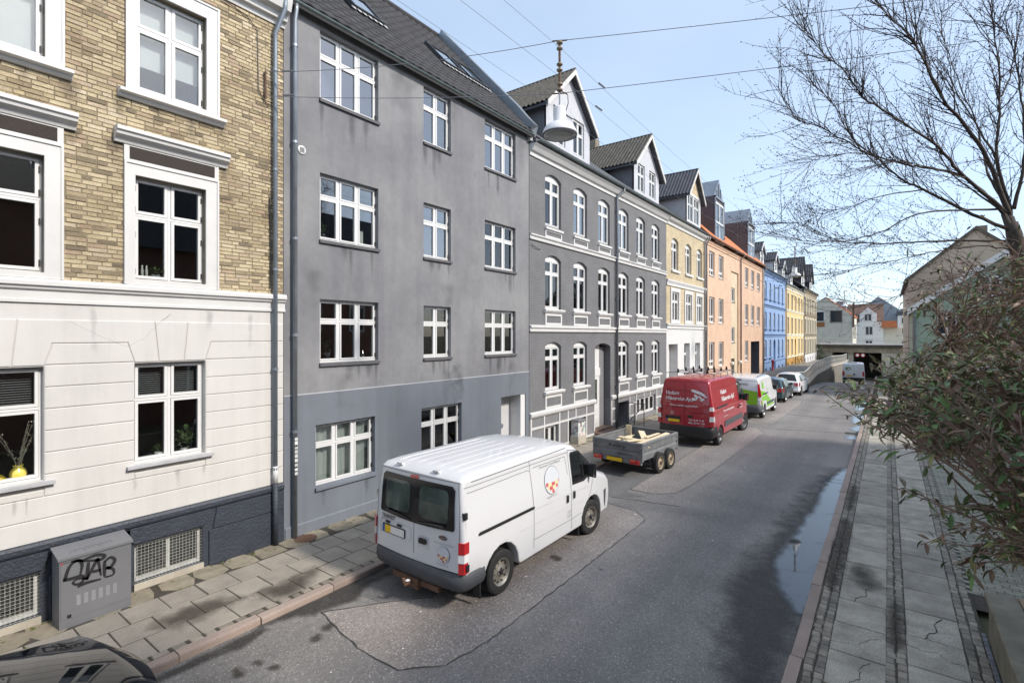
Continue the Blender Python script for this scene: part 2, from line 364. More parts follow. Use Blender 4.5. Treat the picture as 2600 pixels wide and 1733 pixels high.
def spline(poly, k=3):
    n = len(poly); out = []
    for i in range(n):
        p0, p1, p2, p3 = (Vector(poly[(i+j-1) % n]) for j in range(4))
        for s_ in range(k):
            t = s_/k
            out.append(tuple(.5*((2*p1)+(p2-p0)*t+(2*p0-5*p1+4*p2-p3)*t*t+(3*p1-p0-3*p2+p3)*t**3)))
    return out
def blob(cx, cy, rx, ry, n=14, j=.2, rot=0.):
    ph = R.random()*6; out = []
    for i in range(n):
        a = 2*math.pi*i/n; k = 1+j*math.sin(2*a+ph)+j*.6*math.sin(3*a+2*ph)+R.uniform(-j, j)*.3
        x, y = rx*k*math.cos(a), ry*k*math.sin(a); out.append((cx+x*math.cos(rot)-y*math.sin(rot), cy+x*math.sin(rot)+y*math.cos(rot)))
    return out
# parking bays of coarser stone, with tar seams
bays = [[(-6.72, 4.3), (-5.6, 4.1), (-4.8, 4.12), (-4.4, 4.55), (-4.3, 5.2), (-4.3, 8), (-4.32, 10.75), (-4.7, 11.15), (-5.6, 11.3), (-5.75, 9), (-5.72, 5.6), (-6.27, 4.95)],
        [(-5.5, 12.65), (-4.87, 12.62), (-4.42, 13.05), (-4.3, 14), (-4.22, 18), (-4.18, 23.2), (-4.6, 24.3), (-5.5, 24.5), (-5.5, 18)],
        [(-5.6, 25.6), (-4.9, 25.5), (-4.25, 26.1), (-4.15, 34), (-4.3, 36), (-5.6, 36)]]
for bi, pl in enumerate(bays):
    MB().add([(x, y, RZ+.004) for x, y in pl], [list(range(len(pl)))]).build('parking_bay', asph_bay, road)
    sm = MB()
    for i in range(len(pl)):
        a, b_ = Vector(pl[i]), Vector(pl[(i+1) % len(pl)])
        k = max(1, int((b_-a).length/.12)); d = (b_-a).normalized(); nn = Vector((-d.y, d.x)); pr = None
        for q in range(k+1):
            p = a.lerp(b_, q/k)+nn*R.uniform(-.016, .016); wd = R.uniform(.003, .013)
            cur = (p-nn*wd, p+nn*wd)
            if pr: sm.add([(*pr[0], RZ+.007), (*cur[0], RZ+.007), (*cur[1], RZ+.007), (*pr[1], RZ+.007)], [(0, 1, 2, 3)])
            pr = cur
    sm.build('tar_seam', tar, road)
for pl in ([(-7.0, 11.8), (-5.6, 11.75), (-4.9, 12.3), (-5.5, 12.4), (-5.6, 15.4), (-7.0, 15.6)], [(-6.95, 4.9), (-6.3, 5.0), (-5.75, 5.65), (-5.8, 9.8), (-6.95, 9.9)]):
    MB().add([(x, y, RZ+.003) for x, y in pl], [list(range(len(pl)))]).build('asphalt_patch', asph_patch, road)
for pl in ([(-5.6, 11.75), (-5.1, 11.9), (-4.6, 11.95), (-4.0, 12.1)], [(-3.9, 24.6), (-2.5, 24.9), (-1.0, 25.4)], [(-4.2, 29.5), (-2.2, 29.2), (-1.0, 29.6)], [(-4.6, 42.), (-3, 42.4), (-1, 42.1)], [(-4, 45.), (-2.5, 46.), (-1, 45.6)]):
    MB().tube([(x, y, RZ-.004) for x, y in pl], .013, 6).build('tar_seam', tar, road)
for x, y, rx, ry in ((-6.3, 4.13, .1, .07), (-6.2, 3.9, .09, .07), (-6.32, 2.92, .09, .06), (-6.31, 3.17, .05, .04), (-6.08, 3.24, .06, .05), (-4.88, 7.92, .11, .1), (-4.03, 8.01, .04, .03)):
    film('oil_stain', blob(x, y, rx, ry), RZ+.012, stain, .04, road)
for x, y, rx, ry, ro in ((-3.95, 7.9, .15, .45, 0), (-3.2, 4.9, .3, .25, .5), (-5.2, 10.4, .25, .12, .3), (-3.6, 10.2, .06, .3, .1), (-2.7, 6.6, .05, .3, -.25)):
    film('salt_mark', blob(x, y, rx, ry, rot=ro), RZ+.011, frost, .12, road)
gm = MB().lathe([(.0, .004), (.012, .003), (.018, 0)], n=7).mesh('chewing_gum', mat('old_gum', (.62, .6, .56), .8, .1))
for i in range(26):
    x, y = R.uniform(-6.6, -1.2), 3.5+R.random()**1.6*18
    o = obj('chewing_gum', gm, road, (x, y, RZ+.006)); k = R.uniform(.6, 1.5); o.scale = (k*R.uniform(.8, 1.4), k, 1)
# rain water along the right kerb, damp along the left one
pud = [(-1.0, 8.5), (-1.18, 8.72), (-1.34, 8.99), (-1.53, 9.58), (-1.61, 10.18), (-1.62, 10.83), (-1.56, 11.3), (-1.5, 12.1), (-1.46, 13.03), (-1.36, 14.0), (-1.38, 15.2), (-1.34, 16.08), (-1.28, 16.76), (-1.2, 17.58), (-1.11, 18.19), (-.97, 18.5), (-.93, 16.5), (-.93, 12.5), (-.93, 9.5)]
tag(film('puddle', spline(pud, 2), RZ+.012, water, .09), kind='structure')
for pl in ([(-1.41, 30.2), (-1.24, 28.15), (-.93, 29.0), (-.93, 31.3), (-1.18, 31.76)], [(-1.38, 24.07), (-1.21, 23.65), (-1.04, 24.12), (-1.15, 24.68)], [(-1.33, 26.46), (-1.02, 25.94), (-.95, 26.6), (-.96, 27.8)], [(-1.35, 33.), (-1.45, 36), (-1.1, 38), (-.92, 35)], [(-2.6, 47), (-1.6, 46.6), (-1.3, 48), (-2.2, 49)]):
    tag(film('puddle', spline(pl, 3), max(zr(pl[0][1]), zr(pl[2][1]))+.012, water, .12), kind='structure')
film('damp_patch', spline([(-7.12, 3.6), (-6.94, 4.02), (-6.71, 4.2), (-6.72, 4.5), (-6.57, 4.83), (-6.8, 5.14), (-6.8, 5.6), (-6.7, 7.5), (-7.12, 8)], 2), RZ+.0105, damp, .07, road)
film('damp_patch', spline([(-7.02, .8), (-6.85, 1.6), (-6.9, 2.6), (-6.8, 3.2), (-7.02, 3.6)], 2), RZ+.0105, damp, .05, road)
film('damp_patch', spline([(-1.0, 6.0), (-1.75, 7.2), (-2.1, 9), (-1.9, 11), (-1.75, 14), (-1.5, 17), (-1.0, 18)], 2), RZ+.0095, damp, .3, road)
# left pavement: slabs, setts, kerb stones
lp = MB(); lp.add([(-9.6, -8, -.006), (-7.2, -8, -.006), (-7.2, 42.5, -.006), (-9.6, 42.5, -.006)], [(0, 1, 2, 3)])
lpo = tag(lp.build('pavement_left', joint_m), kind='structure')
def slab_mesh(w, l, k=4):
    out = []
    for _ in range(k):
        b = MB(); j = lambda: R.uniform(-.004, .004)
        b.bbox(-w/2+j(), w/2+j(), -l/2+j(), l/2+j(), -.05, 0, .006); out.append(b.mesh('paving_slab', slab_m))
    return out
SL = slab_mesh(.502, .484)
for r in range(3):
    x = -7.38-.52*r-.26
    for k in range(84):
        y = -.3+.5*k+.25*(r % 2)
        if y > 42: break
        o = obj('paving_slab', SL[R.randrange(4)], lpo, (x, y, R.uniform(-.003, .003))); o.rotation_euler = (R.uniform(-.006, .006), R.uniform(-.006, .006), R.uniform(-.006, .006))
ed = []                        # irregular edging against the houses
for _ in range(5):
    b = MB(); n = 7; a0 = R.random()
    pl = [(.26*(1+R.uniform(-.12, .1))*max(-1, min(1, 1.25*math.cos(2*math.pi*i/n+a0))), .24*(1+R.uniform(-.12, .1))*max(-1, min(1, 1.25*math.sin(2*math.pi*i/n+a0)))) for i in range(n)]
    b.prism(pl, 'z', -.05, 0); ed.append(b.mesh('edging_stone', mat('pale_edging', (.30, .26, .19), .95, .25, 5, bmp=.6, objrand=.3)))
for k in range(70):
    y = -.2+.5*k+R.uniform(-.05, .05)
    o = obj('edging_stone', ed[k % 5], lpo, (-9.2, y, R.uniform(-.003, .004))); o.rotation_euler[2] = R.choice((0, math.pi))
CB = []
for _ in range(5):
    b = MB(); j = lambda: R.uniform(-.008, .008); b.bbox(-.058+j(), .058+j(), -.085+j(), .085+j(), -.06, 0, .016); CB.append(b.mesh('sett', cob_m))
y = -.2
while y < 30:
    l = R.uniform(.8, 1.25); o = obj('sett', CB[R.randrange(5)], lpo, (-7.325, y+.1*l, R.uniform(-.001, .005))); o.scale = (1, l, 1); o.rotation_euler[2] = R.uniform(-.05, .05); y += .2*l
def kerb_mesh(sx):
    b = MB(); b.add([(0, -.5, -.25), (.145*sx, -.5, -.25), (.145*sx, -.5, 0), (.022*sx, -.5, 0), (.006*sx, -.5, -.008), (0, -.5, -.03), (0, .5, -.25), (.145*sx, .5, -.25), (.145*sx, .5, 0), (.022*sx, .5, 0), (.006*sx, .5, -.008), (0, .5, -.03)],
        [(0, 1, 2, 3, 4, 5), (11, 10, 9, 8, 7, 6)]+[(i, (i+1) % 6, (i+1) % 6+6, i+6) for i in range(6)]); return fixn(b.mesh('kerb_stone', granite))
kl, kr = kerb_mesh(-1), kerb_mesh(1)
kbl = thing('kerb_left', None, None, (-7.05, 20, 0)); kbl['kind'] = 'structure'
y = -1.
while y < 42:
    l = R.uniform(.85, 1.35); o = obj('kerb_stone', kl, kbl, (-7.115+R.uniform(-.008, .008), y+l/2, R.uniform(-.008, .004))); o.scale = (1, l-.012, 1); y += l
# damp blotches, moss and a manhole on the left pavement
for pl in ([(-8.1, 2.6), (-7.84, 2.79), (-7.77, 3.07), (-7.79, 3.49), (-7.88, 3.72), (-8.02, 3.6), (-8.2, 3.35), (-8.23, 3.03)], [(-7.81, 3.95), (-7.45, 4.02), (-7.4, 4.34), (-7.51, 4.6), (-7.85, 4.96), (-7.9, 4.83), (-7.84, 4.38)], [(-8.1, 8.5), (-7.6, 8.7), (-7.5, 10.2), (-8.0, 10)]):
    film('damp_stain', spline(pl, 2), .006, stain, .16, lpo)
ms = MB()
for k in range(360):
    yy = R.uniform(-.5, 26); xx = -9.44+abs(R.gauss(0, .14)) if R.random() < .7 else -8.94+R.gauss(0, .02); rr = R.uniform(.008, .035)
    ms.lathe([(rr, -.012), (rr*.8, rr*.3-.004), (.001, rr*.42)], (xx, yy, -.003), n=6)
tag(ms.build('moss', moss, lpo), kind='stuff')
b = MB().lathe([(.21, -.02), (.21, .004), (.19, .006), (.001, .006)], n=28)
for k in range(7): b.box(-.17+.05*k, -.155+.05*k, -.1, .1, .005, .009)
tag(b.build('manhole_cover', rust), 'round rusty manhole cover in the pavement by the downpipes', 'manhole cover').location = (-9.2, 5.55, .0)
# right pavement
rp = MB(); rp.add([(-.9, -8, -.008), (1.03, -8, -.008), (1.03, 60, -.008), (-.9, 60, -.008)], [(0, 1, 2, 3)])
rpo = tag(rp.build('pavement_right', joint_m), kind='structure')
SR = []
for _ in range(4):
    b = MB(); j = lambda: R.uniform(-.004, .004); b.bbox(-.29+j(), .29+j(), -.38+j(), .38+j(), -.05, 0, .006); SR.append(b.mesh('paving_slab', slab_r))
crack = [[(-.3, .1), (-.12, .04), (.02, .1), (.1, -.05), (.3, -.02)], [(-.1, -.39), (-.04, -.2), (.05, -.1), (.02, .1), (.15, .39)], [(-.3, -.2), (0, -.1), (.12, .12), (.3, .3)]]
for col, x in ((0, -.31), (1, .485)):
    for k in range(62):
        y = 4.1+.78*k+.2*col
        o = obj('paving_slab', SR[R.randrange(4)], rpo, (x, y, R.uniform(-.004, .004))); o.rotation_euler = (R.uniform(-.008, .008), R.uniform(-.01, .01), R.uniform(-.006, .006))
        if (col, k) in ((0, 4), (0, 5), (0, 7), (1, 4), (1, 5), (1, 6), (1, 3), (0, 3)):
            MB().tube(*(lambda q: (q, [.0025+.0045*R.random() for _ in q]))([(x+p[0]+(q_[0]-p[0])*i_/5+R.gauss(0, .008), y+p[1]+(q_[1]-p[1])*i_/5+R.gauss(0, .008), -.0005) for p, q_ in zip(crack[(k+col) % 3], crack[(k+col) % 3][1:]) for i_ in range(5)]), 5).build('crack', joint_m, rpo)
b = MB(); sp = []
for x0 in (-.715, .08, .89):
    for cc in (-.056, .056):
        y = 5.5
        while y < 30:
            l = R.uniform(.11, .155); sp.append((x0+cc+R.uniform(-.006, .006), y+l/2, l)); y += l
sp.sort(key=lambda q: q[0]**2+q[1]**2); sp = [q for q in sp if q[1] > 6.3 or q[0] < 0]
CR = []
for _ in range(5):
    q = MB(); j = lambda: R.uniform(-.006, .006); q.bbox(-.051+j(), .051+j(), -.46, .46, -.06, 0, .014); CR.append(q.mesh('sett', cob_m))
for i, (x, y, l) in enumerate(sp):
    if i < 300:
        o = obj('sett', CR[R.randrange(5)], rpo, (x, y, R.uniform(-.002, .005))); o.scale = (1, l, 1); o.rotation_euler[2] = R.uniform(-.06, .06)
    else: b.bbox(x-.052, x+.052, y-l*.46, y+l*.46, -.06, R.uniform(-.002, .005), .012)
tag(b.build('setts', cob_i, rpo), kind='stuff')
for pl, so_ in (([(-.5, 9.9), (-.25, 9.7), (-.1, 10.1), (-.3, 10.6), (-.55, 10.5)], .16), ([(-.82, 9.6), (-.62, 9.6), (-.6, 11.5), (-.62, 13.0), (-.82, 13)], .06), ([(.0, 8.3), (.16, 8.2), (.15, 9.4), (.02, 9.3)], .06), ([(-.8, 14), (-.65, 14), (-.65, 16), (-.8, 16)], .06)):
    film('damp_stain', spline(pl, 2), .007, stain, so_, rpo)
kbr = thing('kerb_right', None, None, (-.97, 25, 0)); kbr['kind'] = 'structure'
y = 3.
while y < 60:
    l = R.uniform(.85, 1.3); o = obj('kerb_stone', kr, kbr, (-.99+R.uniform(-.008, .008), y+l/2, R.uniform(-.008, .004))); o.scale = (1, l-.012, 1); y += l
b = MB()
for i in range(13):
    for k in range(120):
        x, y = 1.06+.2*i+(.1 if k % 2 else 0), 10.6+.102*k
        if x < 3.4: b.bbox(x-.096, x+.096, y-.047, y+.047, -.07, R.uniform(-.008, -.001), .006)
pv = MB().add([(1.02, 10, -.02), (3.6, 10, -.02), (3.6, 26, -.02), (1.02, 26, -.02)], [(0, 1, 2, 3)]).build('driveway', joint_m); pv['kind'] = 'structure'
tag(b.build('block_pavers', paver_i, pv), kind='stuff')
# drain grates
for (x, y, lab) in ((-1.2, 16.75, 'iron drain grate in the gutter at the head of the long puddle'), (-1.2, 25.3, 'iron drain grate further up the right gutter by a small puddle')):
    t_ = thing('drain_grate', lab, 'drain', (x, y, RZ)); f_ = MB()
    for q in ((-.24, -.21, -.2, .2), (.21, .24, -.2, .2), (-.21, .21, -.2, -.17), (-.21, .21, .17, .2)): f_.box(x+q[0], x+q[1], y+q[2], y+q[3], RZ-.02, RZ+.012)
    f_.build('frame', iron, t_)
    for k in range(7): MB().box(x-.18+.06*k-.01, x-.18+.06*k+.01, y-.17, y+.17, RZ-.02, RZ+.011).build('bar', iron, t_)
    MB().box(x-.21, x+.21, y-.17, y+.17, RZ-.01, RZ+.004).build('pit', tar, t_)
# ---------------------------------------------------------------- building helpers (facades stand in the plane X = FX and face +X)
FX = -9.47
def arc(a, b, d, rise, n=8):   # points of a segmental arch from (a, d-rise) over (mid, d) to (b, d-rise)
    h = (b-a)/2; r = (h*h+rise*rise)/(2*rise); cy, cz = (a+b)/2, d-r; t0 = math.asin(h/r)
    return [(cy+r*math.sin(-t0+2*t0*i/n), cz+r*math.cos(-t0+2*t0*i/n)) for i in range(n+1)]
def wall(y0, y1, z0, z1, ops, X=FX, rv=.13, mb=None, mi=0, mr=None):
    b = mb or MB(); mr = mi if mr is None else mr
    ys = sorted({y0, y1, *[v for o in ops for v in o[:2] if y0 < v < y1]}); zs = sorted({z0, z1, *[v for o in ops for v in o[2:4] if z0 < v < z1]})
    for i in range(len(ys)-1):
        for j in range(len(zs)-1):
            cy, cz = (ys[i]+ys[i+1])/2, (zs[j]+zs[j+1])/2
            if any(o[0] < cy < o[1] and o[2] < cz < o[3] for o in ops): continue
            b.add([(X, ys[i], zs[j]), (X, ys[i+1], zs[j]), (X, ys[i+1], zs[j+1]), (X, ys[i], zs[j+1])], [(0, 1, 2, 3)], mi)
    for o in ops:
        a, c, d, e = o[:4]; lo, hi = d >= z0, e <= z1; d = max(d, z0); e = min(e, z1); rise = o[4] if len(o) > 4 else 0; q = o[5] if len(o) > 5 else rv
        if rise:
            ar = arc(a, c, e, rise); n = len(ar)-1; h = n//2
            b.add([(X, a, e)]+[(X, *p) for p in ar[:h+1]], [list(range(h+2))[::-1]], mi); b.add([(X, c, e)]+[(X, *p) for p in ar[h:]], [list(range(n-h+2))[::-1]], mi)
            for i in range(n): b.add([(X, *ar[i]), (X-q, *ar[i]), (X-q, *ar[i+1]), (X, *ar[i+1])], [(0, 1, 2, 3)], mr)
            e2 = e-rise
        else:
            e2 = e
            if hi: b.add([(X, a, e), (X-q, a, e), (X-q, c, e), (X, c, e)], [(0, 1, 2, 3)], mr)
        b.add([(X, a, d), (X-q, a, d), (X-q, a, e2), (X, a, e2)], [(0, 1, 2, 3)], mr)
        b.add([(X, c, d), (X, c, e2), (X-q, c, e2), (X-q, c, d)], [(0, 1, 2, 3)], mr)
        if lo: b.add([(X, a, d), (X, c, d), (X-q, c, d), (X-q, a, d)], [(0, 1, 2, 3)], mr)
    return b
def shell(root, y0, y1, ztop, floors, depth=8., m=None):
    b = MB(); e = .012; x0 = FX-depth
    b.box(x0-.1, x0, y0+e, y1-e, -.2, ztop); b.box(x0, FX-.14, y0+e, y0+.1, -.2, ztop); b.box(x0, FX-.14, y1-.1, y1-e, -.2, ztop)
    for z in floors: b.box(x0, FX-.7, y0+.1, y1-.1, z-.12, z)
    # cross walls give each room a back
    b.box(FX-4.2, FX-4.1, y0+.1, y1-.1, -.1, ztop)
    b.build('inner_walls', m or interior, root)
WM = {}
def winmesh(w, h, cols, rows, fw, mw, sash, rise, dep=.08):
    k = (round(w, 3), round(h, 3), cols, tuple(rows), fw, mw, sash, round(rise, 3))
    if k in WM: return WM[k]
    b = MB(); ht = h-rise
    b.box(-dep, 0, 0, fw, 0, ht); b.box(-dep, 0, w-fw, w, 0, ht); b.box(-dep, 0, fw, w-fw, 0, fw*1.1)
    if rise:
        ar = arc(0, w, h, rise); b.prism([(p[0], p[1]) for p in ar][::-1]+[(0, ht-fw*.9), (w, ht-fw*.9)], 'x', -dep, .004)
    else: b.box(-dep, 0, fw, w-fw, h-fw, h)
    top = ht-fw
    ye = [fw+(w-2*fw)*i/cols for i in range(cols+1)]; ze = [fw*1.1]+[h*r for r in rows]+[top]
    for y in ye[1:-1]: b.box(-dep, .003, y-mw/2, y+mw/2, fw, top)
    for z in ze[1:-1]: b.box(-dep, .006, fw, w-fw, z-mw*.42, z+mw*.42)
    panes = []
    for i in range(cols):
        a = ye[i]+(mw/2 if i else 0); c = ye[i+1]-(mw/2 if i < cols-1 else 0)
        for j in range(len(ze)-1):
            d = ze[j]+(mw*.42 if j else 0); e = ze[j+1]-(mw*.42 if j < len(ze)-2 else 0)
            g = .006; a2, c2, d2, e2 = a+g, c-g, d+g, e-g
            if sash:
                b.box(-.05, .013, a2, a2+sash, d2, e2); b.box(-.05, .013, c2-sash, c2, d2, e2); b.box(-.05, .013, a2+sash, c2-sash, d2, d2+sash); b.box(-.05, .013, a2+sash, c2-sash, e2-sash, e2)
            s_ = sash or 0.002
            panes.append(MB().box(-.026, -.02, a2+s_, c2-s_, d2+s_, e2-s_))
    WM[k] = (b, panes, {}); return WM[k]
HM = None
def win(root, a, b_, c, d, cols=2, rows=(.62,), fw=.05, mw=.07, sash=.04, rise=0, recess=.07, gl=None, fm=None, sill=None, hinges=(), name='window', curtain=None, X=None):
    w, h = b_-a, d-c; gl = gl or glass; fm = fm or upvc; X = FX if X is None else X
    mb, pn, cache = winmesh(w, h, cols, rows, fw, mw, sash, rise)
    if fm.name not in cache: cache[fm.name] = mb.mesh('window', fm)
    o = obj(name, cache[fm.name], root, (X-recess, a, c))
    if gl.name+'p' not in cache: cache[gl.name+'p'] = [p.mesh('pane', gl) for p in pn]
    for me in cache[gl.name+'p']: obj('pane', me, o)
    if sill:
        pr, th, ex, sm = sill
        bb = MB(); bb.add([(0, -ex, -th), (recess+pr, -ex, -th-.004), (recess+pr, -ex, -.012), (0, -ex, .0), (0, w+ex, -th), (recess+pr, w+ex, -th-.004), (recess+pr, w+ex, -.012), (0, w+ex, 0)], [(0, 3, 2, 1), (4, 5, 6, 7), (0, 1, 5, 4), (1, 2, 6, 5), (2, 3, 7, 6), (3, 0, 4, 7)])
        bb.build('sill', sm, o)
    global HM
    if hinges:
        if HM is None: HM = MB().box(0, .018, -.009, .009, -.045, .045).mesh('hinge', iron)
        for (fy, fz) in hinges: obj('hinge', HM, o, (.013, fy if fy >= 0 else w+fy, fz))
    if curtain:
        kind, y0, y1, z0, z1 = curtain; cb = MB(); n = 26
        amp = .025 if kind != 'blind' else 0
        for i in range(n):
            ya, yb = y0+(y1-y0)*i/n, y0+(y1-y0)*(i+1)/n; xa, xb = -.16+amp*math.sin(i*1.9), -.16+amp*math.sin((i+1)*1.9)
            cb.add([(xa, ya*w, z0*h), (xb, yb*w, z0*h), (xb, yb*w, z1*h), (xa, ya*w, z1*h)], [(0, 1, 2, 3)])
        cb.build('curtain' if kind != 'blind' else 'blind', curtain_m if kind in ('white', 'blind') else blind_m, o, smooth=True)
    return o
def profile(root, name, prof, y0, y1, m, X=FX, ret=True):   # moulding: prof = [(out, z)...] extruded along the facade
    b = MB(); b.prism([(X+p[0], p[1]) for p in prof], 'y', y0, y1); return obj(name, fixn(b.mesh(name, m)), root)
def pipe(root, y, z1, z0=0., X=FX+.09, r=.042, m=None, top=None, name='downpipe', clips=True):
    b = MB(); pts = (top or [])+[(X, y, z1), (X, y, z0)]
    b.tube(pts, r, 10)
    o = obj(name, fixn(b.mesh(name, m or zinc, True)), root)
    z = z1-.5
    while clips and z > z0+.3:
        MB().lathe([(r*1.25, -.025), (r*1.25, .025)], (X, y, z), n=10).build('clip', m or zinc, o).matrix_parent_inverse = Matrix(); MB().box(FX, X, y-.01, y+.01, z-.012, z+.012).build('bracket', m or zinc, o); z -= 1.9
    return o
def gutter(root, y0, y1, z, X, m=None, r=.065):
    b = MB(); n = 8; pr = [(X+r*math.cos(math.pi+math.pi*i/n), z+r*math.sin(math.pi+math.pi*i/n)) for i in range(n+1)]+[(X+.85*r*math.cos(2*math.pi-math.pi*i/n), z+.85*r*math.sin(2*math.pi-math.pi*i/n)) for i in range(n+1)]
    b.prism(pr, 'y', y0, y1); g = obj('gutter', fixn(b.mesh('gutter', m or gutter_m, False)), root)
    k = y0+.4
    while k < y1:
        q = MB(); pr2 = [(X+1.08*r*math.cos(math.pi+math.pi*i/n), z+1.08*r*math.sin(math.pi+math.pi*i/n)) for i in range(n+1)]; q.prism(pr2, 'y', k-.012, k+.012); q.build('gutter_bracket', m or gutter_m, g); k += .85
    return g
def roofslab(root, y0, y1, ze, pitch, depth, m, X=FX+.17, th=.12, name='roof', back=True):
    k = math.tan(rad(pitch)); zt = ze+k*depth; b = MB()
    b.prism([(X, ze), (X-depth, zt), (X-2*depth, ze), (X-2*depth, ze-th), (X-depth, zt-th), (X, ze-th)], 'y', y0, y1)
    return obj(name, fixn(b.mesh(name, m)), root)
def corrugated(name, root, p0, pu, pv, L, Hh, period, amp, m, over=0.):   # sheet: corner p0, unit along ridge pu, unit up the slope pv
    p0, pu, pv = Vector(p0), Vector(pu).normalized(), Vector(pv).normalized(); n = pu.cross(pv).normalized()
    if n.z < 0: n = -n
    k = max(2, int(L/period*6)); b = MB(); vs = []
    rows = max(1, int(Hh/1.1))
    for j in range(rows+1):
        for i in range(k+1):
            o = amp*math.sin(i/6*2*math.pi); vs.append(p0+pu*(L*i/k)+pv*(Hh*j/rows)+n*(amp+o))
    b.add(vs, [(j*(k+1)+i, j*(k+1)+i+1, (j+1)*(k+1)+i+1, (j+1)*(k+1)+i) for j in range(rows) for i in range(k)])
    o = len(b.v)
    b.add([v-n*.02 for v in vs[:k+1]]+vs[:k+1], [(i, i+1, k+2+i, k+1+i) for i in range(k)])
    return b.build(name, m, root, smooth=True)
def dormer(root, yc, hw, zb, zs, za, Xf, depth, cheek, front, roofm, barge, over=.25, side=.28, gable=None, wins=None, corr=.19):
    # gabled dormer: cheeks, front wall with openings, two corrugated slopes, bargeboards, soffit
    d = obj('dormer', fixn(MB().box(Xf-depth, Xf-.1, yc-hw, yc+hw, zb-.1, zs).mesh('dormer', cheek)), root)
    def ch(o): o.matrix_parent_inverse = Matrix(); return o
    f = MB(); ops = wins or []
    wall(yc-hw-.01, yc+hw+.01, zb, zs, [(a, b_, c, e, 0, .1) for a, b_, c, e in ops], X=Xf, mb=f)
    f.build('front_wall', front, d)
    g = MB(); g.prism([(yc-hw, zs), (yc+hw, zs), (yc, za-.1)], 'x', Xf-.12, Xf-.001); obj('gable', fixn(g.mesh('gable', gable or front)), d)
    for a, b_, c, e in ops: win(root, a, b_, c, e, 2, (.62,), .045, .05, .03, recess=.06, X=Xf)
    sl = math.hypot(hw+side, (za-zs)*(hw+side)/hw); dz = (za-zs)/hw
    for s_ in (-1, 1):
        pe = Vector((Xf+over, yc+s_*(hw+side), za-dz*(hw+side))); up = Vector((0, -s_, dz)).normalized()
        corrugated('roof_slope', d, pe+Vector((-depth-over, 0, .03)), (1, 0, 0), up, depth+over, sl, corr, .032, roofm)
        q = MB(); q.prism([(pe.y, pe.z-.02), (yc, za-.02), (yc, za-.10), (pe.y, pe.z-.10)], 'x', Xf-depth, Xf+over-.03); obj('soffit', fixn(q.mesh('soffit', mat('soffit_grey', (.07, .07, .08), .8))), d)
        q = MB(); q.prism([(pe.y, pe.z-.16), (pe.y, pe.z+.04), (yc, za+.04), (yc, za-.16)], 'x', Xf+over-.028, Xf+over+.01); obj('bargeboard', fixn(q.mesh('bargeboard', barge)), d)
    r_ = MB(); r_.tube([(Xf-depth, yc, za+.045), (Xf+over, yc, za+.045)], .06, 8); r_.build('ridge_cap', roofm, d)
    return d
# ---------------------------------------------------------------- house 1: yellow brick over a cream rusticated ground floor
H1 = thing('brick_house', 'yellow brick house with cream grooved ground floor and dark blue-grey plinth', 'house', (FX, 1, 0))
y0, y1 = -7., 5.235; P = 2.08
cols1 = [2.81-P*k for k in range(5)]
opsG = [(a, a+1.02, 1.97, 3.56, 0, .16) for a in cols1]; ops1 = [(a, a+1.02, 4.87, 6.5, 0, .16) for a in cols1]; ops2 = [(a+.02, a+1.03, 7.87, 9.46, 0, .16) for a in cols1]; opsB = [(a, a+.98, .1, .7, 0, .12) for a in cols1]
wall(y0, y1, 1.13, 4.48, opsG).build('rendered_wall', cream, H1)
wall(y0, y1, -.1, 1.13, opsB).build('plinth_wall', navy, H1)
wall(y0, y1, 4.48, 10.3, ops1+ops2, mi=0).build('mortar_bed', mortar, H1)
shell(H1, y0, y1, 10.3, (.95, 4.3, 7.4, 10.2))
# individual bricks
bk = []; XB = FX
exc = [(a-.145, a+1.225, 4.7, 7.0) for a in cols1]+[(a-.125, a+1.235, 7.78, 9.72) for a in cols1]
z = 4.775; row = 0
while z < 10.0:
    y = y1-.004-(0 if row % 2 else .06); pat = row % 3
    k = 0
    while y > -.6:
        l = .108 if (k+pat) % 3 == 2 else .228
        if R.random() < .06: l = .168
        a, b_ = y-l, y; k += 1; y -= l+.013
        segs = [(a, b_)]
        for e in exc:
            if z+.027 > e[2] and z+.027 < e[3]:
                ns = []
                for s0, s1 in segs:
                    if s1 <= e[0] or s0 >= e[1]: ns.append((s0, s1)); continue
                    if s0 < e[0]: ns.append((s0, e[0]))
                    if s1 > e[1]: ns.append((e[1], s1))
                segs = ns
        for s0, s1 in segs:
            if s1-s0 > .03: bk.append((s0, s1, z))
    z += .0655; row += 1
bk.sort(key=lambda q: (q[0]-0)**2*1.+(q[2]-4)**2 if q[1] > 1.25 else 999)
bms = []
for _ in range(6):
    b = MB(); j = lambda: R.uniform(-.003, .003)
    v = [(0, 0, 0), (0, 1, 0), (0, 1, .054), (0, 0, .054)]; o_ = [(.009+j(), .012, .003+j()), (.009+j(), .988, .003+j()), (.009+j(), .988, .051+j()), (.009+j(), .012, .051+j())]
    b.add(v+o_, [(4, 5, 6, 7), (0, 1, 5, 4), (1, 2, 6, 5), (2, 3, 7, 6), (3, 0, 4, 7)]); bms.append(b.mesh('brick', brick_one))
rest = MB()
for i, (a, b_, z) in enumerate(bk):
    d = R.uniform(-.004, .004)
    if i < 300:
        o = obj('brick', bms[R.randrange(6)], H1, (FX+d, a, z)); o.scale = (1, b_-a, 1); o.rotation_euler[0] = R.uniform(-.006, .006)
    else:
        x = FX+.009+d; j = lambda: R.uniform(-.003, .003)
        rest.add([(FX-.002, a, z), (FX-.002, b_, z), (FX-.002, b_, z+.054), (FX-.002, a, z+.054), (x, a+.004+j(), z+.003), (x+j(), b_-.004+j(), z+.003), (x, b_-.004, z+.051+j()), (x+j(), a+.004, z+.051)], [(4, 5, 6, 7), (0, 1, 5, 4), (1, 2, 6, 5), (2, 3, 7, 6), (3, 0, 4, 7)])
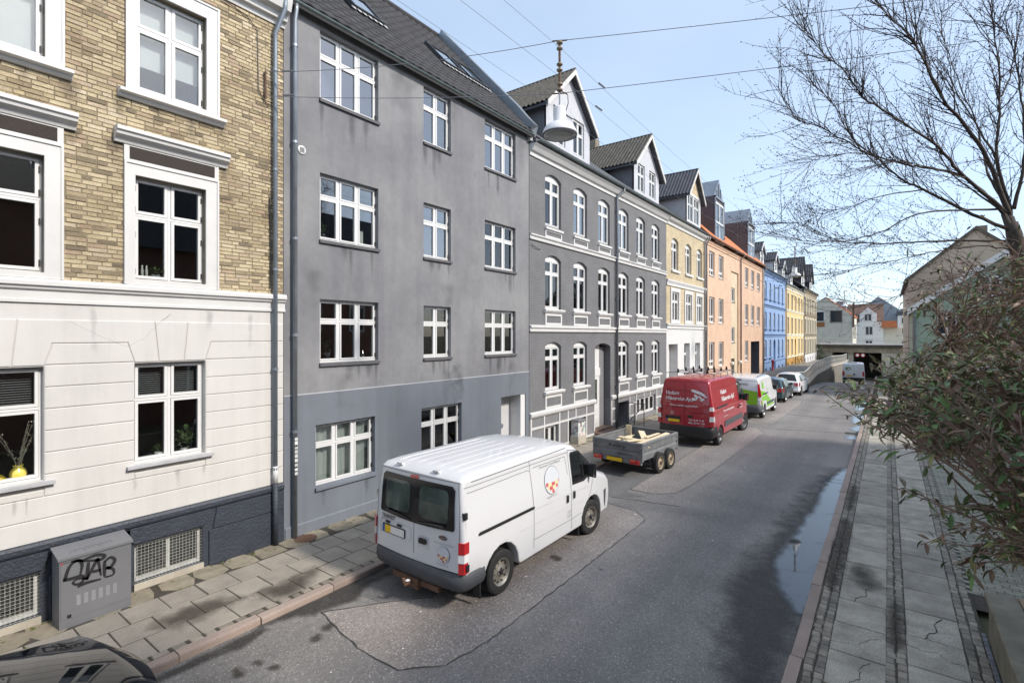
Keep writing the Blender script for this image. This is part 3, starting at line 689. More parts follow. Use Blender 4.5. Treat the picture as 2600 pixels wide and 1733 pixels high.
tag(rest.build('bricks', brick_many, H1), kind='stuff')
# rusticated courses and voussoirs
GP = .011; PR = .016
def slabx(name, poly, m=cream, pr=PR, root=None):
    c_ = Vector((sum(p[0] for p in poly)/len(poly), sum(p[1] for p in poly)/len(poly))); b = MB(); n = len(poly)
    inn = []
    for i in range(n):
        p, q, r_ = Vector(poly[i-1]), Vector(poly[i]), Vector(poly[(i+1) % n]); d1 = (q-p).normalized(); d2 = (r_-q).normalized()
        nrm = Vector((-d1.y-d2.y, d1.x+d2.x)); nrm = nrm.normalized()*GP/max(.35, abs(nrm.normalized().dot(Vector((-d1.y, d1.x)))))
        inn.append((q+nrm*.35, q+nrm*1.25))
    vs = [(FX-.002, *a) for a, _ in inn]+[(FX+pr*.5, *a) for a, _ in inn]+[(FX+pr, *b_) for _, b_ in inn]
    b.add(vs, [(k*n+i, k*n+(i+1) % n, (k+1)*n+(i+1) % n, (k+1)*n+i) for k in (0, 1) for i in range(n)]+[[2*n+i for i in range(n)]])
    return obj(name, fixn(b.mesh(name, m)), root or H1)
zc = [1.13, 1.44, 1.745, 2.05, 2.355, 2.66, 2.965, 3.27, 3.58]
for k in range(-1, 4):
    pa, pb = (cols1[k]+1.02, cols1[k-1]) if k > 0 else (cols1[0]+1.02, y1) if k == 0 else (None, None)
    if pa is None: continue
    for i in range(2, len(zc)-1):
        slabx('stone_course', [(pa, zc[i]), (pb, zc[i]), (pb, zc[i+1]), (pa, zc[i+1])])
    if k > 0:
        slabx('stone_course', [(pa, 3.58), (pb, 3.58), (pb-.09, 3.88), (pa+.09, 3.88)])
        slabx('stone_course', [(pa-.33, 3.57), (pa, 3.57), (pa+.09, 3.88), (pb-.09, 3.88), (pb, 3.57), (pb+.33, 3.57), (pb+.27, 4.22), (pa-.27, 4.22)])
    else:
        slabx('stone_course', [(pa, 3.58), (pb, 3.58), (pb, 3.88), (pa+.09, 3.88)])
        slabx('stone_course', [(pa-.33, 3.57), (pa, 3.57), (pa+.09, 3.88), (pb, 3.88), (pb, 4.22), (pa-.27, 4.22)])
for i in range(2): slabx('stone_course', [(y0, zc[i]), (y1, zc[i]), (y1, zc[i+1]), (y0, zc[i+1])])
for a in cols1[:3]:
    slabx('stone_course', [(a, 1.745), (a+1.02, 1.745), (a+1.02, 1.84), (a, 1.84)])
    slabx('keystone', [(a+.33, 3.57), (a+.69, 3.57), (a+.75, 4.22), (a+.27, 4.22)])
profile(H1, 'string_course', [(0, 4.45), (.03, 4.45), (.03, 4.49), (.012, 4.5), (.012, 4.62), (.05, 4.64), (.06, 4.68), (.09, 4.69), (.09, 4.74), (.075, 4.775), (0, 4.79)], y0, y1+.03, white)
profile(H1, 'top_cornice', [(0, 9.96), (.03, 9.96), (.05, 10.04), (.12, 10.06), (.14, 10.16), (.26, 10.2), (.30, 10.34), (.32, 10.42), (0, 10.44)], y0, y1+.02, white)
gutter(H1, y0, y1, 10.52, FX+.30)
roofslab(H1, y0, y1-.01, 10.5, 42, 5, roof_grey, X=FX+.25)
profile(H1, 'plinth_moulding', [(0, 1.0), (.035, 1.0), (.05, 1.03), (.05, 1.09), (.03, 1.125), (0, 1.14)], y0, y1, navy)
for a, b_ in ((cols1[0]+1.03, y1), (cols1[1]+1.03, cols1[0]-.05)):
    slabx('plinth_block', [(a+.04, -.05), (b_, -.05), (b_, .62), (a+.04, .62)], navy, .03); slabx('plinth_block', [(a+.1, .62), (b_, .62), (b_, .985), (a+.17, .985)], navy, .03)
for a in cols1[:3]: slabx('plinth_block', [(a-.02, .72), (a+1.0, .72), (a+1.12, .985), (a-.14, .985)], navy, .03)
hg = [(.03, .14), (.03, .72), (.03, 1.12), (.03, 1.45), (-.03, .14), (-.03, .72), (-.03, 1.12), (-.03, 1.45)]
frost_sill = mat('slate_sill', (.42, .42, .43), .6, .15, 4)
for i, a in enumerate(cols1[:3]):
    win(H1, a, a+1.02, 1.97, 3.56, 2, (.63,), .03, .045, .04, recess=.11, sill=(.09, .05, .11, frost_sill))
    win(H1, a, a+1.02, 4.87, 6.5, 2, (.635,), .025, .04, .044, recess=.1, hinges=hg)
    cu = ('blind', 0, 1, .3, 1.) if i == 0 else ('blind', 0, 1, 0., 1.)
    win(H1, a+.02, a+1.03, 7.87, 9.46, 2, (.635,), .025, .04, .044, recess=.1, hinges=hg, curtain=cu)
    # surrounds
    def ring(yA, yB, zA, zB, iA, iB, jA, jB, pr, nm='window_surround'):
        b = MB(); w_ = .045
        for q in ((yA, iA, zA, zB), (iB, yB, zA, zB), (iA, iB, jB, zB), (iA, iB, zA, jA)):
            if q[1]-q[0] > .005 and q[3]-q[2] > .005: b.box(FX-.01, FX+pr, *q)
        for q in ((yA, yA+.03, zA, zB), (yB-.03, yB, zA, zB), (yA+.03, yB-.03, zB-.03, zB)): b.box(FX+pr-.002, FX+pr+.018, *q)
        b.build(nm, white, H1)
    ring(a-.125, a+1.235, 7.8, 9.7, a+.02, a+1.03, 7.87, 9.46, .045)
    ring(a-.145, a+1.225, 4.785, 6.70, a, a+1.02, 4.87, 6.5, .045)
    b = MB(); b.box(FX-.01, FX+.045, a-.145, a+1.225, 6.702, 6.98); b.build('frieze', white, H1)
    MB().box(FX+.04, FX+.052, a-.075, a+1.155, 6.735, 6.925).build('frieze_panel', mat('dark_pebble_panel', (.045, .036, .032), .9, .3, 60, bmp=1., bsc=70), H1)
    profile(H1, 'window_cornice', [(0, 6.95), (.06, 6.95), (.08, 7.0), (.16, 7.05), (.17, 7.1), (.2, 7.11), (.2, 7.15), (.17, 7.175), (0, 7.19)], a-.27, a+1.36, white)
    profile(H1, 'window_sill', [(0, 7.66), (.06, 7.67), (.08, 7.72), (.15, 7.73), (.15, 7.775), (0, 7.81)], a-.22, a+1.32, white)
    # basement light with wire mesh
    win(H1, a, a+.98, .1, .7, 2, (), .05, .05, 0, recess=.09, fm=mat('old_white_frame', (.55, .55, .52), .7, .2, 8))
    g = MB()
    for k in range(21): g.box(FX-.03, FX-.026, a+k*.049-.0022, a+k*.049+.0022, .1, .7)
    for k in range(13): g.box(FX-.026, FX-.022, a, a+.98, .1+k*.05-.0022, .1+k*.05+.0022)
    g.build('wire_mesh', mat('galvanised_wire', (.5, .52, .5), .5, .1, metal=.5), H1)
    MB().box(FX-.09, FX+.03, a-.01, a+.99, -.02, .095).build('basement_sill', concrete, H1)
# venetian blinds behind the ground floor panes
for a in cols1[:2]:
    b = MB()
    for k in range(16): b.add([(FX-.24, a+.08, 2.98+.034*k), (FX-.215, a+.08, 2.97+.034*k), (FX-.215, a+.94, 2.97+.034*k), (FX-.24, a+.94, 2.98+.034*k)], [(0, 1, 2, 3)])
    b.build('venetian_blind', mat('grey_slat', (.32, .33, .34), .5), H1)
pipe(H1, 5.03, 9.55, .0, top=[(FX+.30, 5.12, 10.45), (FX+.28, 5.12, 10.2), (FX+.09, 5.03, 9.75)], m=mat('blue_grey_zinc', (.20, .235, .27), .5, .12, 4, metal=.35))
pipe(H1, 5.03, 1.17, 0., X=FX+.092, r=.052, m=navy, clips=False, name='pipe_foot'); pipe(H1, 5.03, 1.5, 1.18, X=FX+.092, r=.05, m=white, clips=False, name='pipe_collar')
cb = MB(); cb.tube([(FX+.035, 3.5, 10.02), (FX+.035, 4.5, 9.86), (FX+.03, 4.72, 9.7), (FX+.03, 4.74, 8.6), (FX+.03, 4.85, 8.4), (FX+.04, 5.0, 8.36)], .008, 5); cb.tube([(FX+.03, 4.95, 6.6), (FX+.035, 4.97, 5.6), (FX+.05, 4.96, 4.9)], .012, 5); cb.build('cable', black, H1)
br = MB(); br.tube([(FX+.05, 4.86, 8.98), (FX+.06, 4.86, 8.45)], .018, 6); br.box(FX, FX+.05, 4.84, 4.88, 8.9, 8.94); br.box(FX, FX+.05, 4.84, 4.88, 8.5, 8.54); br.build('wire_bracket', rust, H1)
# ---------------------------------------------------------------- things standing on the sills
def plant(name, label, y, z, pot, potm, n, ll, spread, leafm, X=FX-.2, up=.12):
    t_ = thing(name, label, 'plant', (X, y, z)); p = MB().lathe([(pot*.7, 0), (pot, pot*1.5), (pot*.9, pot*1.5), (pot*.8, pot*1.2), (.001, pot*1.2)], (X, y, z), n=14); p.build('pot', potm, t_, smooth=True)
    b = MB()
    for i in range(n):
        a = R.random()*6.28; e = R.uniform(.2, 1.3); l = ll*R.uniform(.6, 1.2); d = Vector((math.cos(a)*math.cos(e), math.sin(a)*math.cos(e), math.sin(e)))
        o = Vector((X, y, z+pot*1.3))+d*spread*R.uniform(.2, 1)+Vector((0, 0, up*R.random())); s_ = d.cross(Vector((0, 0, 1))).normalized()*l*.22
        b.add([o, o+d*l*.5+s_, o+d*l+Vector((0, 0, -.2*l)), o+d*l*.5-s_], [(0, 1, 2, 3)])
    b.build('foliage', leafm, t_)
    return t_
leaf_g = mat('houseplant_green', (.07, .12, .035), .5, .3, 20)
vase_y = mat('yellow_glaze', (.72, .58, .13), .25, .15, 30); pot_w = mat('white_glaze', (.75, .75, .72), .3, .04)
plant('houseplant', 'small green plant in pale pot left in the window beside the blinds', 3.2, 1.985, .06, pot_w, 40, .09, .07, leaf_g, up=.04)
plant('houseplant', 'tall leafy plant in white pot right in the window beside the blinds', 3.58, 1.985, .055, pot_w, 90, .11, .2, leaf_g, up=.2)
plant('houseplant', 'succulent in grey oval planter on the first floor brick-house sill', 3.16, 4.885, .07, mat('grey_planter', (.35, .36, .4), .5), 60, .08, .1, leaf_g, up=.03)
v_ = thing('vase', 'yellow ringed bulb vase with budding twigs at the left ground floor window', 'vase', (FX-.19, 1.52, 1.985))
MB().lathe([(.05, 0), (.085, .04), (.095, .09), (.085, .14), (.055, .18), (.05, .2), (.06, .215), (.05, .215), (.045, .19), (.001, .19)], (FX-.19, 1.52, 1.985), n=20).build('body', vase_y, v_, smooth=True)
b = MB()
for k in range(7):
    d = Vector((R.uniform(-.1, .1), R.uniform(-.35, .3), 1)); pts = [Vector((FX-.19, 1.52, 2.15))+d*(.12*i)+Vector((0, d.y*.012*i*i, 0)) for i in range(6)]; b.tube(pts, .004, 4)
    for p in pts[1:]:
        for _ in range(3): q = p+Vector((R.uniform(-.02, .02), R.uniform(-.02, .02), R.uniform(-.05, .05))); b.lathe([(.001, -.012), (.008, 0), (.001, .012)], q, n=5)
b.build('twigs', mat('catkin', (.35, .32, .26), .8, .3, 40), v_)
tag(MB().lathe([(.03, 0), (.07, .03), (.08, .07), (.04, .11), (.03, .12), (.001, .12)], n=16).build('bowl', mat('amber_glaze', (.45, .33, .04), .2, .1), smooth=True), 'squat amber glass jug beside the yellow ringed vase', 'jug').location = (FX-.19, 1.33, 1.985)
for k in (0, 1):
    tag(MB().lathe([(.02, 0), (.02, .16), (.012, .2), (.012, .24), (.001, .24)], n=10).build('candle', pot_w, smooth=True), ('taller white candle stick nearest the grey oval planter', 'white candle stick at the far left of the grey planter')[k], 'candle').location = (FX-.19, 3.03-.06*k, 4.885)
# ---------------------------------------------------------------- house 2: grey rendered
H2 = thing('grey_rendered_house', 'grey rendered house with white framed windows and dark tiled roof', 'house', (FX, 9.5, 0))
y0, y1 = 5.245, 13.64; cl = [(6.03, 7.53, 3), (8.95, 9.95, 2), (11.38, 12.9, 3)]
rows2 = [(8.92, 10.35), (5.99, 7.38), (3.42, 4.75)]
ops = [(a, b_, c, d, 0, .15) for a, b_, _ in cl for c, d in rows2]
opg = [(5.93, 7.43, .86, 2.14, 0, .17), (8.87, 10.37, .86, 2.14, 0, .17), (12.15, 13.45, -.05, 2.1, 0, .55)]
wall(y0, y1, 2.8, 10.6, ops).build('rendered_wall', grey_render, H2)
wall(y0, y1, -.1, 2.8, opg, X=FX+.006).build('ground_floor_wall', slate_render, H2)
profile(H2, 'paint_line', [(0, 2.79), (.009, 2.79), (.009, 2.812), (0, 2.814)], y0, y1, mat('pale_line', (.4, .41, .44), .8))
profile(H2, 'base_skirting', [(.005, -.1), (.03, -.1), (.03, .2), (.012, .225), (.005, .225)], y0+.02, 12.14, slate_render)
shell(H2, y0, y1, 10.6, (.0, 2.75, 5.5, 8.4, 10.6))
gsill = mat('dark_grey_sill', (.10, .10, .105), .75, .2, 5)
for i, (a, b_, n) in enumerate(cl):
    for j, (c, d) in enumerate(rows2):
        h = d-c; hz = [(-.03, .12), (-.03, h*.6), (-.03, h*.72), (-.03, h-.12)]
        cu = None
        if (i, j) == (1, 1): cu = ('white', .05, .95, 0, .98)
        if (i, j) == (1, 2): cu = ('white', .2, .5, 0, .95)
        win(H2, a, b_, c, d, n, (.655,), .036, .055, .033, recess=.11, gl=glass_up if j == 0 or (i, j) == (1, 1) else glass, sill=(.05, .07, .02, gsill), hinges=hz, curtain=cu)
for (a, b_) in ((5.93, 7.43), (8.87, 10.37)):
    win(H2, a, b_, .86, 2.14, 3, (.655,), .036, .055, .033, recess=.12, sill=(.06, .07, .02, slate_render), hinges=[(-.03, .15), (-.03, .75), (-.03, .95), (-.03, 1.15)], curtain=('frost', 0, 1, 0, 1))
# recessed door
dr = obj('front_door', fixn(MB().box(FX-.5, FX-.45, 12.15, 13.2, 0, 2.08).mesh('front_door', mat('pale_grey_door', (.55, .55, .56), .5, .05, 3))), H2)
MB().box(FX-.5, FX-.02, 13.2, 13.44, -.05, 2.09).build('door_frame', upvc, H2)
MB().lathe([(.075, 0), (.075, .02), (.001, .03)], (FX-.45, 12.75, 1.1), 'x', 14).build('knob', zinc, dr)
MB().box(FX-.45, FX-.435, 12.62, 12.7, 1.45, 1.56).build('name_plate', dgrey, dr)
vent = MB().lathe([(.085, 0), (.085, .02), (.07, .024), (.001, .024)], (FX, 5.62, 7.72), 'x', 20); v2 = vent.build('wall_vent', upvc, H2)
for k in range(6): MB().box(FX+.022, FX+.03, 5.57, 5.67, 7.67+.018*k, 7.676+.018*k).build('louvre', dgrey, v2)
ze = 10.62; gutter(H2, y0+.02, y1+.05, 10.56, FX+.14); pipe(H2, 5.43, 10.2, .0, r=.045, top=[(FX+.14, 5.43, 10.5), (FX+.14, 5.43, 10.4)])
# stickers stuck to the downpipe
for k in range(9):
    MB().box(FX+.133, FX+.1365, 5.40, 5.46, 1.25+.085*k, 1.25+.085*k+R.uniform(.04, .075)).build('sticker', mat('torn_sticker', (.7, .7, .68), .7, .1, 9, objrand=.35), H2)
# tiled roof
PI_ = rad(47); k_ = math.tan(PI_); X0r, Z0r = FX+.17, 10.6
roofslab(H2, y0, y1, 10.56, 47, 4.55, mat('roof_underlay', (.03, .03, .03), .9), X=X0r)
up = Vector((-math.cos(PI_), 0, math.sin(PI_))); nrm = Vector((math.sin(PI_), 0, math.cos(PI_)))
tl = MB(); tv = []; nn = 7; tw, tlg = .30, .345
for j, (s_, th) in enumerate(((0, .0), (.37, -.022))):
    for i in range(nn):
        u = i/(nn-1); hgt = .028*(.5-.5*math.cos(2*math.pi*u)) if u < .72 else .028*(.5-.5*math.cos(2*math.pi*u))
        p = up*s_+nrm*(.035+hgt+th); tv.append((p.x, u*tw, p.z))
for i in range(nn):
    u = i/(nn-1); p = nrm*(.012+.02*(.5-.5*math.cos(2*math.pi*u))); tv.append((p.x, u*tw, p.z))
tl.add(tv, [(i, i+1, nn+i+1, nn+i) for i in range(nn-1)]+[(2*nn+i, 2*nn+i+1, i+1, i) for i in range(nn-1)])
tme = tl.mesh('roof_tile', roof_dark, True)
sky_l = [(6.0, 7.0), (7.15, 8.05), (8.75-.9, 8.75)][:0]+[(5.95, 6.9), (7.75, 8.7), (10.95, 11.9), (12.1, 13.05)]
tiles = []
for rr in range(18):
    for cc in range(28):
        yy = y0+cc*.2998; s_ = rr*tlg+.02
        xm = X0r-math.cos(PI_)*(s_+.17)
        if -11.75 < xm < -10.75 and any(a-.1 < yy+.15 < b_+.1 for a, b_ in sky_l): continue
        tiles.append((s_, yy, (yy-5)**2+(s_*1.2)**2))
tiles.sort(key=lambda q: q[0]*1.5+max(0, q[1]-5))
rt = MB()
for i, (s_, yy, _) in enumerate(tiles):
    p = Vector((X0r, yy, Z0r-.03))+up*s_
    if i < 300: obj('roof_tile', tme, H2, p)
    else: rt.add([(v[0]+p.x, v[1]+p.y, v[2]+p.z) for v in tv], [f for f in tl.f])
rt_o = rt.build('roof_tiles', roof_dark2, H2, smooth=True); tag(rt_o, kind='stuff')
rdg = Vector((X0r, 0, Z0r))+up*6.35
MB().tube([(rdg.x, y0, rdg.z+.02), (rdg.x, y1, rdg.z+.02)], .1, 8).build('ridge_tiles', roof_dark2, H2)
for i, (a, b_) in enumerate(sky_l):
    def rp_(s_, h): return Vector((X0r, 0, Z0r))+up*s_+nrm*h
    def rbox(yA, yB, sA, sB, hA, hB):
        v = [Vector((0, yy, 0))+rp_(s_, h) for h in (hA, hB) for yy, s_ in ((yA, sA), (yB, sA), (yB, sB), (yA, sB))]
        return v, [(0, 3, 2, 1), (4, 5, 6, 7), (0, 1, 5, 4), (1, 2, 6, 5), (2, 3, 7, 6), (3, 0, 4, 7)]
    s0, s1 = 2.1, 3.35; f = MB()
    for q in ((a, a+.07, s0, s1), (b_-.07, b_, s0, s1), (a+.07, b_-.07, s0, s0+.09), (a+.07, b_-.07, s1-.09, s1)): f.add(*rbox(*q, .0, .12))
    sk = f.build('skylight', mat('skylight_frame', (.05, .05, .055), .5, .1, metal=.3), H2); MB().add(*rbox(a+.07, b_-.07, s0+.09, s1-.09, .07, .09)).build('pane', glass_up, sk)
    MB().add(*rbox(a+.07, b_-.07, s0+.09, s1-.09, .0, .012)).build('blind', mat('skylight_blind', (.55, .58, .62), .8), sk)
    fl = MB(); n = 7
    for k in range(n):
        ya = a-.1+(b_-a+.2)*k/n; q = (b_-a+.2)/n; fl.add([Vector((0, ya+.02, 0))+rp_(s0-.14, .068), Vector((0, ya+q*.6, 0))+rp_(s0-.17, .068), Vector((0, ya+q*.75, 0))+rp_(s0-.02, .075), Vector((0, ya, 0))+rp_(s0-.02, .075)], [(0, 1, 2, 3)])
    fl.build('flashing', mat('lead_flashing_pale', (.5, .5, .5), .5, .2, 6, metal=.3), sk)
fl = MB(); pts = [(.1, .16), (.5, .16), (1.2, .2), (6.3, .2)]
b = MB()
for (sa, ha), (sb, hb) in zip(pts, pts[1:]):
    v = []
    for s_, h in ((sa, ha), (sb, hb)):
        p = Vector((X0r, 0, Z0r))+up*s_; v += [p+Vector((0, y1-.1, -.05)), p+Vector((0, y1-.1, 0))+nrm*(h+.08), p+Vector((0, y1+.14, 0))+nrm*(h+.08), p+Vector((0, y1+.14, -.4))]
    b.add(v, [(0, 1, 5, 4), (1, 2, 6, 5), (2, 3, 7, 6), (0, 3, 2, 1), (4, 5, 6, 7)])
b.build('parapet_flashing', zinc, H2)
MB().box(FX-.1, FX+.13, y1-.1, y1+.15, 10.35, 10.78).build('parapet_end', mat('pale_parapet', (.5, .5, .5), .7, .15, 4), H2)
# sill ornaments
plant('houseplant', 'spiky green plant at the left pane of second floor grey-house window', 6.25, 6.07, .06, dgrey, 26, .16, .08, leaf_g, X=FX-.24)
plant('houseplant', 'dark bushy plant at the left pane of first floor grey-house window', 6.35, 3.5, .09, dgrey, 60, .12, .12, mat('dark_houseplant', (.02, .03, .015), .6), X=FX-.26)
tag(MB().box(-.01, .01, -.11, .11, 0, .3).build('picture_frame', pot_w), 'white picture card in the second floor grey-house window', 'picture').location = (FX-.22, 7.15, 6.07)
for k in (0, 1):
    tag(MB().lathe([(.03, 0), (.05, .03), (.045, .1), (.02, .13), (.025, .16), (.001, .17)], n=12).build('figurine', chrome, smooth=True), ('silver jug on first floor grey-house sill, left of the pair', 'taller silver jug on first floor grey-house sill, right of the pair')[k], 'jug').location = (FX-.22, 7.12+.13*k, 3.49)
tag(MB().lathe([(.035, 0), (.035, .22), (.02, .26), (.02, .32), (.001, .32)], n=10).build('bottle', mat('pink_plastic', (.6, .05, .12), .4), smooth=True), 'pink bottle at the left of the far first floor window', 'bottle').location = (FX-.22, 11.5, 3.49)

# grime runs and dirt under sills and cornices
def run(root, y, z, w_, h, m=None, X=FX+.012, top=1.):
    nu, nv = 6, 10; vs = []; al = []
    for j in range(nv+1):
        for i in range(nu+1):
            u, v = i/nu, j/nv; vs.append((X, y+(u-.5)*w_*(1-.35*v), z-v*h)); al.append(max(0, (1-abs(2*u-1)**1.5)*(1-v)**.7*min(1, v*8+.4))*top)
    b = MB(); b.add(vs, [(j*(nu+1)+i, j*(nu+1)+i+1, (j+1)*(nu+1)+i+1, (j+1)*(nu+1)+i) for j in range(nv) for i in range(nu)]); me = b.mesh('grime_run', m or grime); at = me.attributes.new('a', 'FLOAT', 'POINT'); at.data.foreach_set('value', al); return obj('grime_run', me, root)
RG = random.Random(17)
for a, b_, n in cl:
    for c, d in rows2:
        for _ in range(4 if c < 4 else 3): run(H2, RG.uniform(a, b_), c-.08, RG.uniform(.06, .3), RG.uniform(.3, .95), X=FX+.004+RG.random()*.004)
for _ in range(10): run(H2, RG.uniform(5.8, 13.4), RG.choice((10.4, 5.4, 3.2)), RG.uniform(.4, 1.3), RG.uniform(.8, 2.2), X=FX+.009+RG.random()*.004, top=.5)
for y in (6.1, 7.2, 9.0, 9.9): run(H2, y, .8, RG.uniform(.05, .2), .4, X=FX+.012)
for a in cols1[:2]:
    for yy, zz_ in ((a-.24, 6.99), (a+1.33, 6.99), (a-.2, 7.68), (a+1.3, 7.68), (a+.3, 7.66), (a+.8, 7.66)): run(H1, yy, zz_, RG.uniform(.18, .35), RG.uniform(.25, .5), X=FX+.017, top=1.)
    for _ in range(3): run(H1, RG.uniform(a-.1, a+1.1), 1.78, RG.uniform(.03, .12), RG.uniform(.2, .5), X=FX+.02, top=.7)
for yy in (1.0, 2.3, 3.9, 4.6): run(H1, yy, 4.44, RG.uniform(.05, .2), RG.uniform(.3, .8), X=FX+.019, top=.6)
hc = MB(); P_ = [(2.0, 4.2), (2.35, 4.0), (2.72, 3.82), (2.95, 3.95), (3.1, 4.15), (3.35, 4.4)]
hc.tube([(FX+.016, y+RG.uniform(-.02, .02), z) for y, z in cr_([(FX, *p) for p in P_])] if False else [(FX+.015, y+(y2-y)*i/5+RG.gauss(0, .008), z+(z2-z)*i/5+RG.gauss(0, .008)) for (y, z), (y2, z2) in zip(P_, P_[1:]) for i in range(5)], .0022, 4); hc.tube([(FX+.015, 4.05+RG.gauss(0, .006), 1.45-.05*i) for i in range(7)], .002, 4); hc.build('hairline_crack', mat('crack_grey', (.3, .29, .27), .9), H1)
# ---------------------------------------------------------------- house 3: painted grey brick with white mouldings
H3 = thing('grey_brick_house', 'dark grey painted brick house with white mouldings and arched windows', 'house', (FX, 20, 0))
y0, y1 = 13.66, 26.44; cx = [14.62, 16.58, 18.6, 20.53, 22.48, 24.4]; W3 = 1.06; RS = .16
zz = [(7.79, 9.62), (4.91, 6.8), (2.06, 3.76)]
ops = [(a, a+W3, c, d, RS, .16) for a in cx for c, d in zz[:2]]+[(a, a+W3, *zz[2], RS, .16) for i, a in enumerate(cx) if i != 2]+[(18.3, 19.72, .12, 3.66, .14, .5)]
wall(y0, y1, 1.3, 10.0, [o for o in ops if o[2] > 1]+[(18.3, 19.72, 1.2, 3.66, .14, .5)]).build('brick_wall', grey_brick, H3)
bw = [(14.62, 15.46, .06, .84, 0, .15), (16.78, 17.5, .06, .84, 0, .15), (20.45, 21.6, -.3, 1.04, 0, .9), (22.5, 24.9, .22, 1.02, 0, .15), (18.3, 19.72, .12, 1.5, 0, .5)]
wall(y0, y1, -.2, 1.3, bw, X=FX+.004).build('plinth_wall', grey_paint, H3)
shell(H3, y0, y1, 10.0, (.9, 4.2, 7.2, 10.0))
def wbox(root, nm, *q, pr=.03, m=white): return MB().box(FX-.005, FX+pr, *q).build(nm, m, root)
for z0, z1 in ((7.17, 7.38), (4.11, 4.34)):
    profile(H3, 'string_course', [(0, z0), (.05, z0), (.06, z0+.05), (.03, z0+.06), (.03, z0+.11), (.09, z0+.14), (.09, z1-.03), (0, z1)], y0, y1, white)
for a_, b_ in ((y0, 18.28), (19.74, y1)): profile(H3, 'plinth_moulding', [(0, 1.24), (.05, 1.24), (.09, 1.3), (.1, 1.38), (.04, 1.42), (0, 1.43)], a_, b_, white)
profile(H3, 'top_cornice', [(0, 9.93), (.04, 9.93), (.05, 10.06), (.12, 10.08), (.2, 10.2), (.28, 10.28), (0, 10.3)], y0, y1, white)
def ringf(root, nm, ya, yb, za, zb, t_=.07, pr=.03, m=white):
    b = MB()
    for q in ((ya, ya+t_, za, zb), (yb-t_, yb, za, zb), (ya+t_, yb-t_, za, za+t_), (ya+t_, yb-t_, zb-t_, zb)): b.box(FX-.005, FX+pr, *q)
    return b.build(nm, m, root)
RC = random.Random(5)
for i, a in enumerate(cx):
    for j, (c, d) in enumerate(zz):
        if j == 2 and i == 2: continue
        cu = ('white', .04, .96, .02, .9) if j == 0 else ('frost', .5, .98, .02, .85) if j == 1 and i < 2 else ('white', .1, .9, .5, .88) if RC.random() < .35 else ('frost', 0, .45, 0, .9) if RC.random() < .5 else None
        win(H3, a, a+W3, c, d, 2, (.66,), .06, .075, .03, rise=RS, recess=.1, gl=glass_up if (j == 0 and i in (1, 2, 3)) else glass, curtain=cu)
        if j == 0:
            wbox(H3, 'window_sill', a-.05, a+W3+.05, c-.14, c-.07, pr=.09); ringf(H3, 'apron_panel', a-.02, a+W3+.02, c-.41, c-.14, .06)
        else:
            profile(H3, 'window_sill', [(0, c-.16), (.05, c-.15), (.1, c-.1), (.12, c-.05), (.11, c-.02), (0, c)], a-.12, a+W3+.12, white); ringf(H3, 'apron_panel', a-.02, a+W3+.02, c-.57 if j == 1 else c-.63, c-.16, .085)
dd = wbox(H3, 'front_door', 18.34, 19.28, .15, 2.3, pr=-.3, m=upvc); dd.data = MB().box(FX-.36, FX-.3, 18.34, 19.28, .15, 2.3).mesh('front_door', upvc)
MB().box(FX-.3, FX-.29, 18.55, 19.07, 1.15, 2.15).build('pane', glass, dd); MB().box(FX-.3, FX-.285, 18.5, 19.12, .3, .6).build('panel', upvc, dd); MB().box(FX-.3, FX-.285, 18.5, 19.12, .68, 1.0).build('panel', upvc, dd); MB().box(FX-.3, FX-.26, 18.38, 18.41, 1.1, 1.25).build('handle', chrome, dd)
tr_ = MB().box(FX-.36, FX-.28, 18.3, 19.32, 2.3, 2.62).build('transom', upvc, H3); MB().box(FX-.36, FX-.31, 18.32, 19.3, 2.62, 3.6).build('overdoor_panel', upvc, H3)
MB().box(FX-.4, FX-.3, 19.28, 19.72, .12, 3.5).build('door_cheek', grey_paint, H3)
t_ = text2d('12', .16); MB().add([(FX-.279, 18.72+p[0], 2.39+p[1]) for p in t_[0]], t_[1]).build('house_number', ink_g, H3)
for k in range(2): MB().box(FX-.3, FX+.35-.3*k, 18.2, 19.8, -.05+.0*k, .07+.08*k).build('doorstep', mat('red_brown_step', (.14, .09, .07), .85, .3, 3, bmp=.5), H3)
for (a_, b_, zs_, vs_) in ((y0+.05, 18.28, (.84, .0), (13.7, 14.5, 15.5, 16.1, 16.68, 17.52, 18.18)), (19.76, y1, (.80, .26), (19.76, 20.33, 21.64, 22.4, 23.3, 24.1, 24.98, 25.7, 26.3))):
    for z_ in zs_:
        segs = [(a_, b_)]
        for o in bw:
            if o[2] < z_+.04 < o[3]: segs = [s_ for p in segs for s_ in ((p[0], min(p[1], o[0])), (max(p[0], o[1]), p[1])) if s_[1]-s_[0] > .02]
        for s_ in segs: wbox(H3, 'white_band', s_[0], s_[1], z_, z_+.075, pr=.028)
    for v_ in vs_:
        segs = [(.0, 1.24)]
        for o in bw:
            if o[0] < v_+.03 < o[1]: segs = [(o[3], 1.24)]
        for s_ in segs: wbox(H3, 'white_band', v_, v_+.075, s_[0], s_[1], pr=.03)
for o in bw[:2]: win(H3, o[0], o[1], o[2], o[3], 2, (), .06, .07, .03, recess=.1)
win(H3, 22.5, 24.9, .22, 1.02, 4, (), .06, .07, .03, recess=.1)
MB().box(FX-.9, FX-.85, 20.4, 21.65, -.3, 1.05).build('basement_door', black, H3)
pipe(H3, 20.19, 9.85, .0, r=.055, top=[(FX+.3, 20.45, 10.36), (FX+.3, 20.45, 10.2), (FX+.09, 20.19, 9.98)], m=mat('dark_zinc_pipe', (.17, .18, .2), .5, .15, 3, metal=.4))
gutter(H3, y0+.1, y1, 10.4, FX+.3)
roofslab(H3, y0+.02, y1, 10.44, 38, 4.8, roof_grey, X=FX+.25)
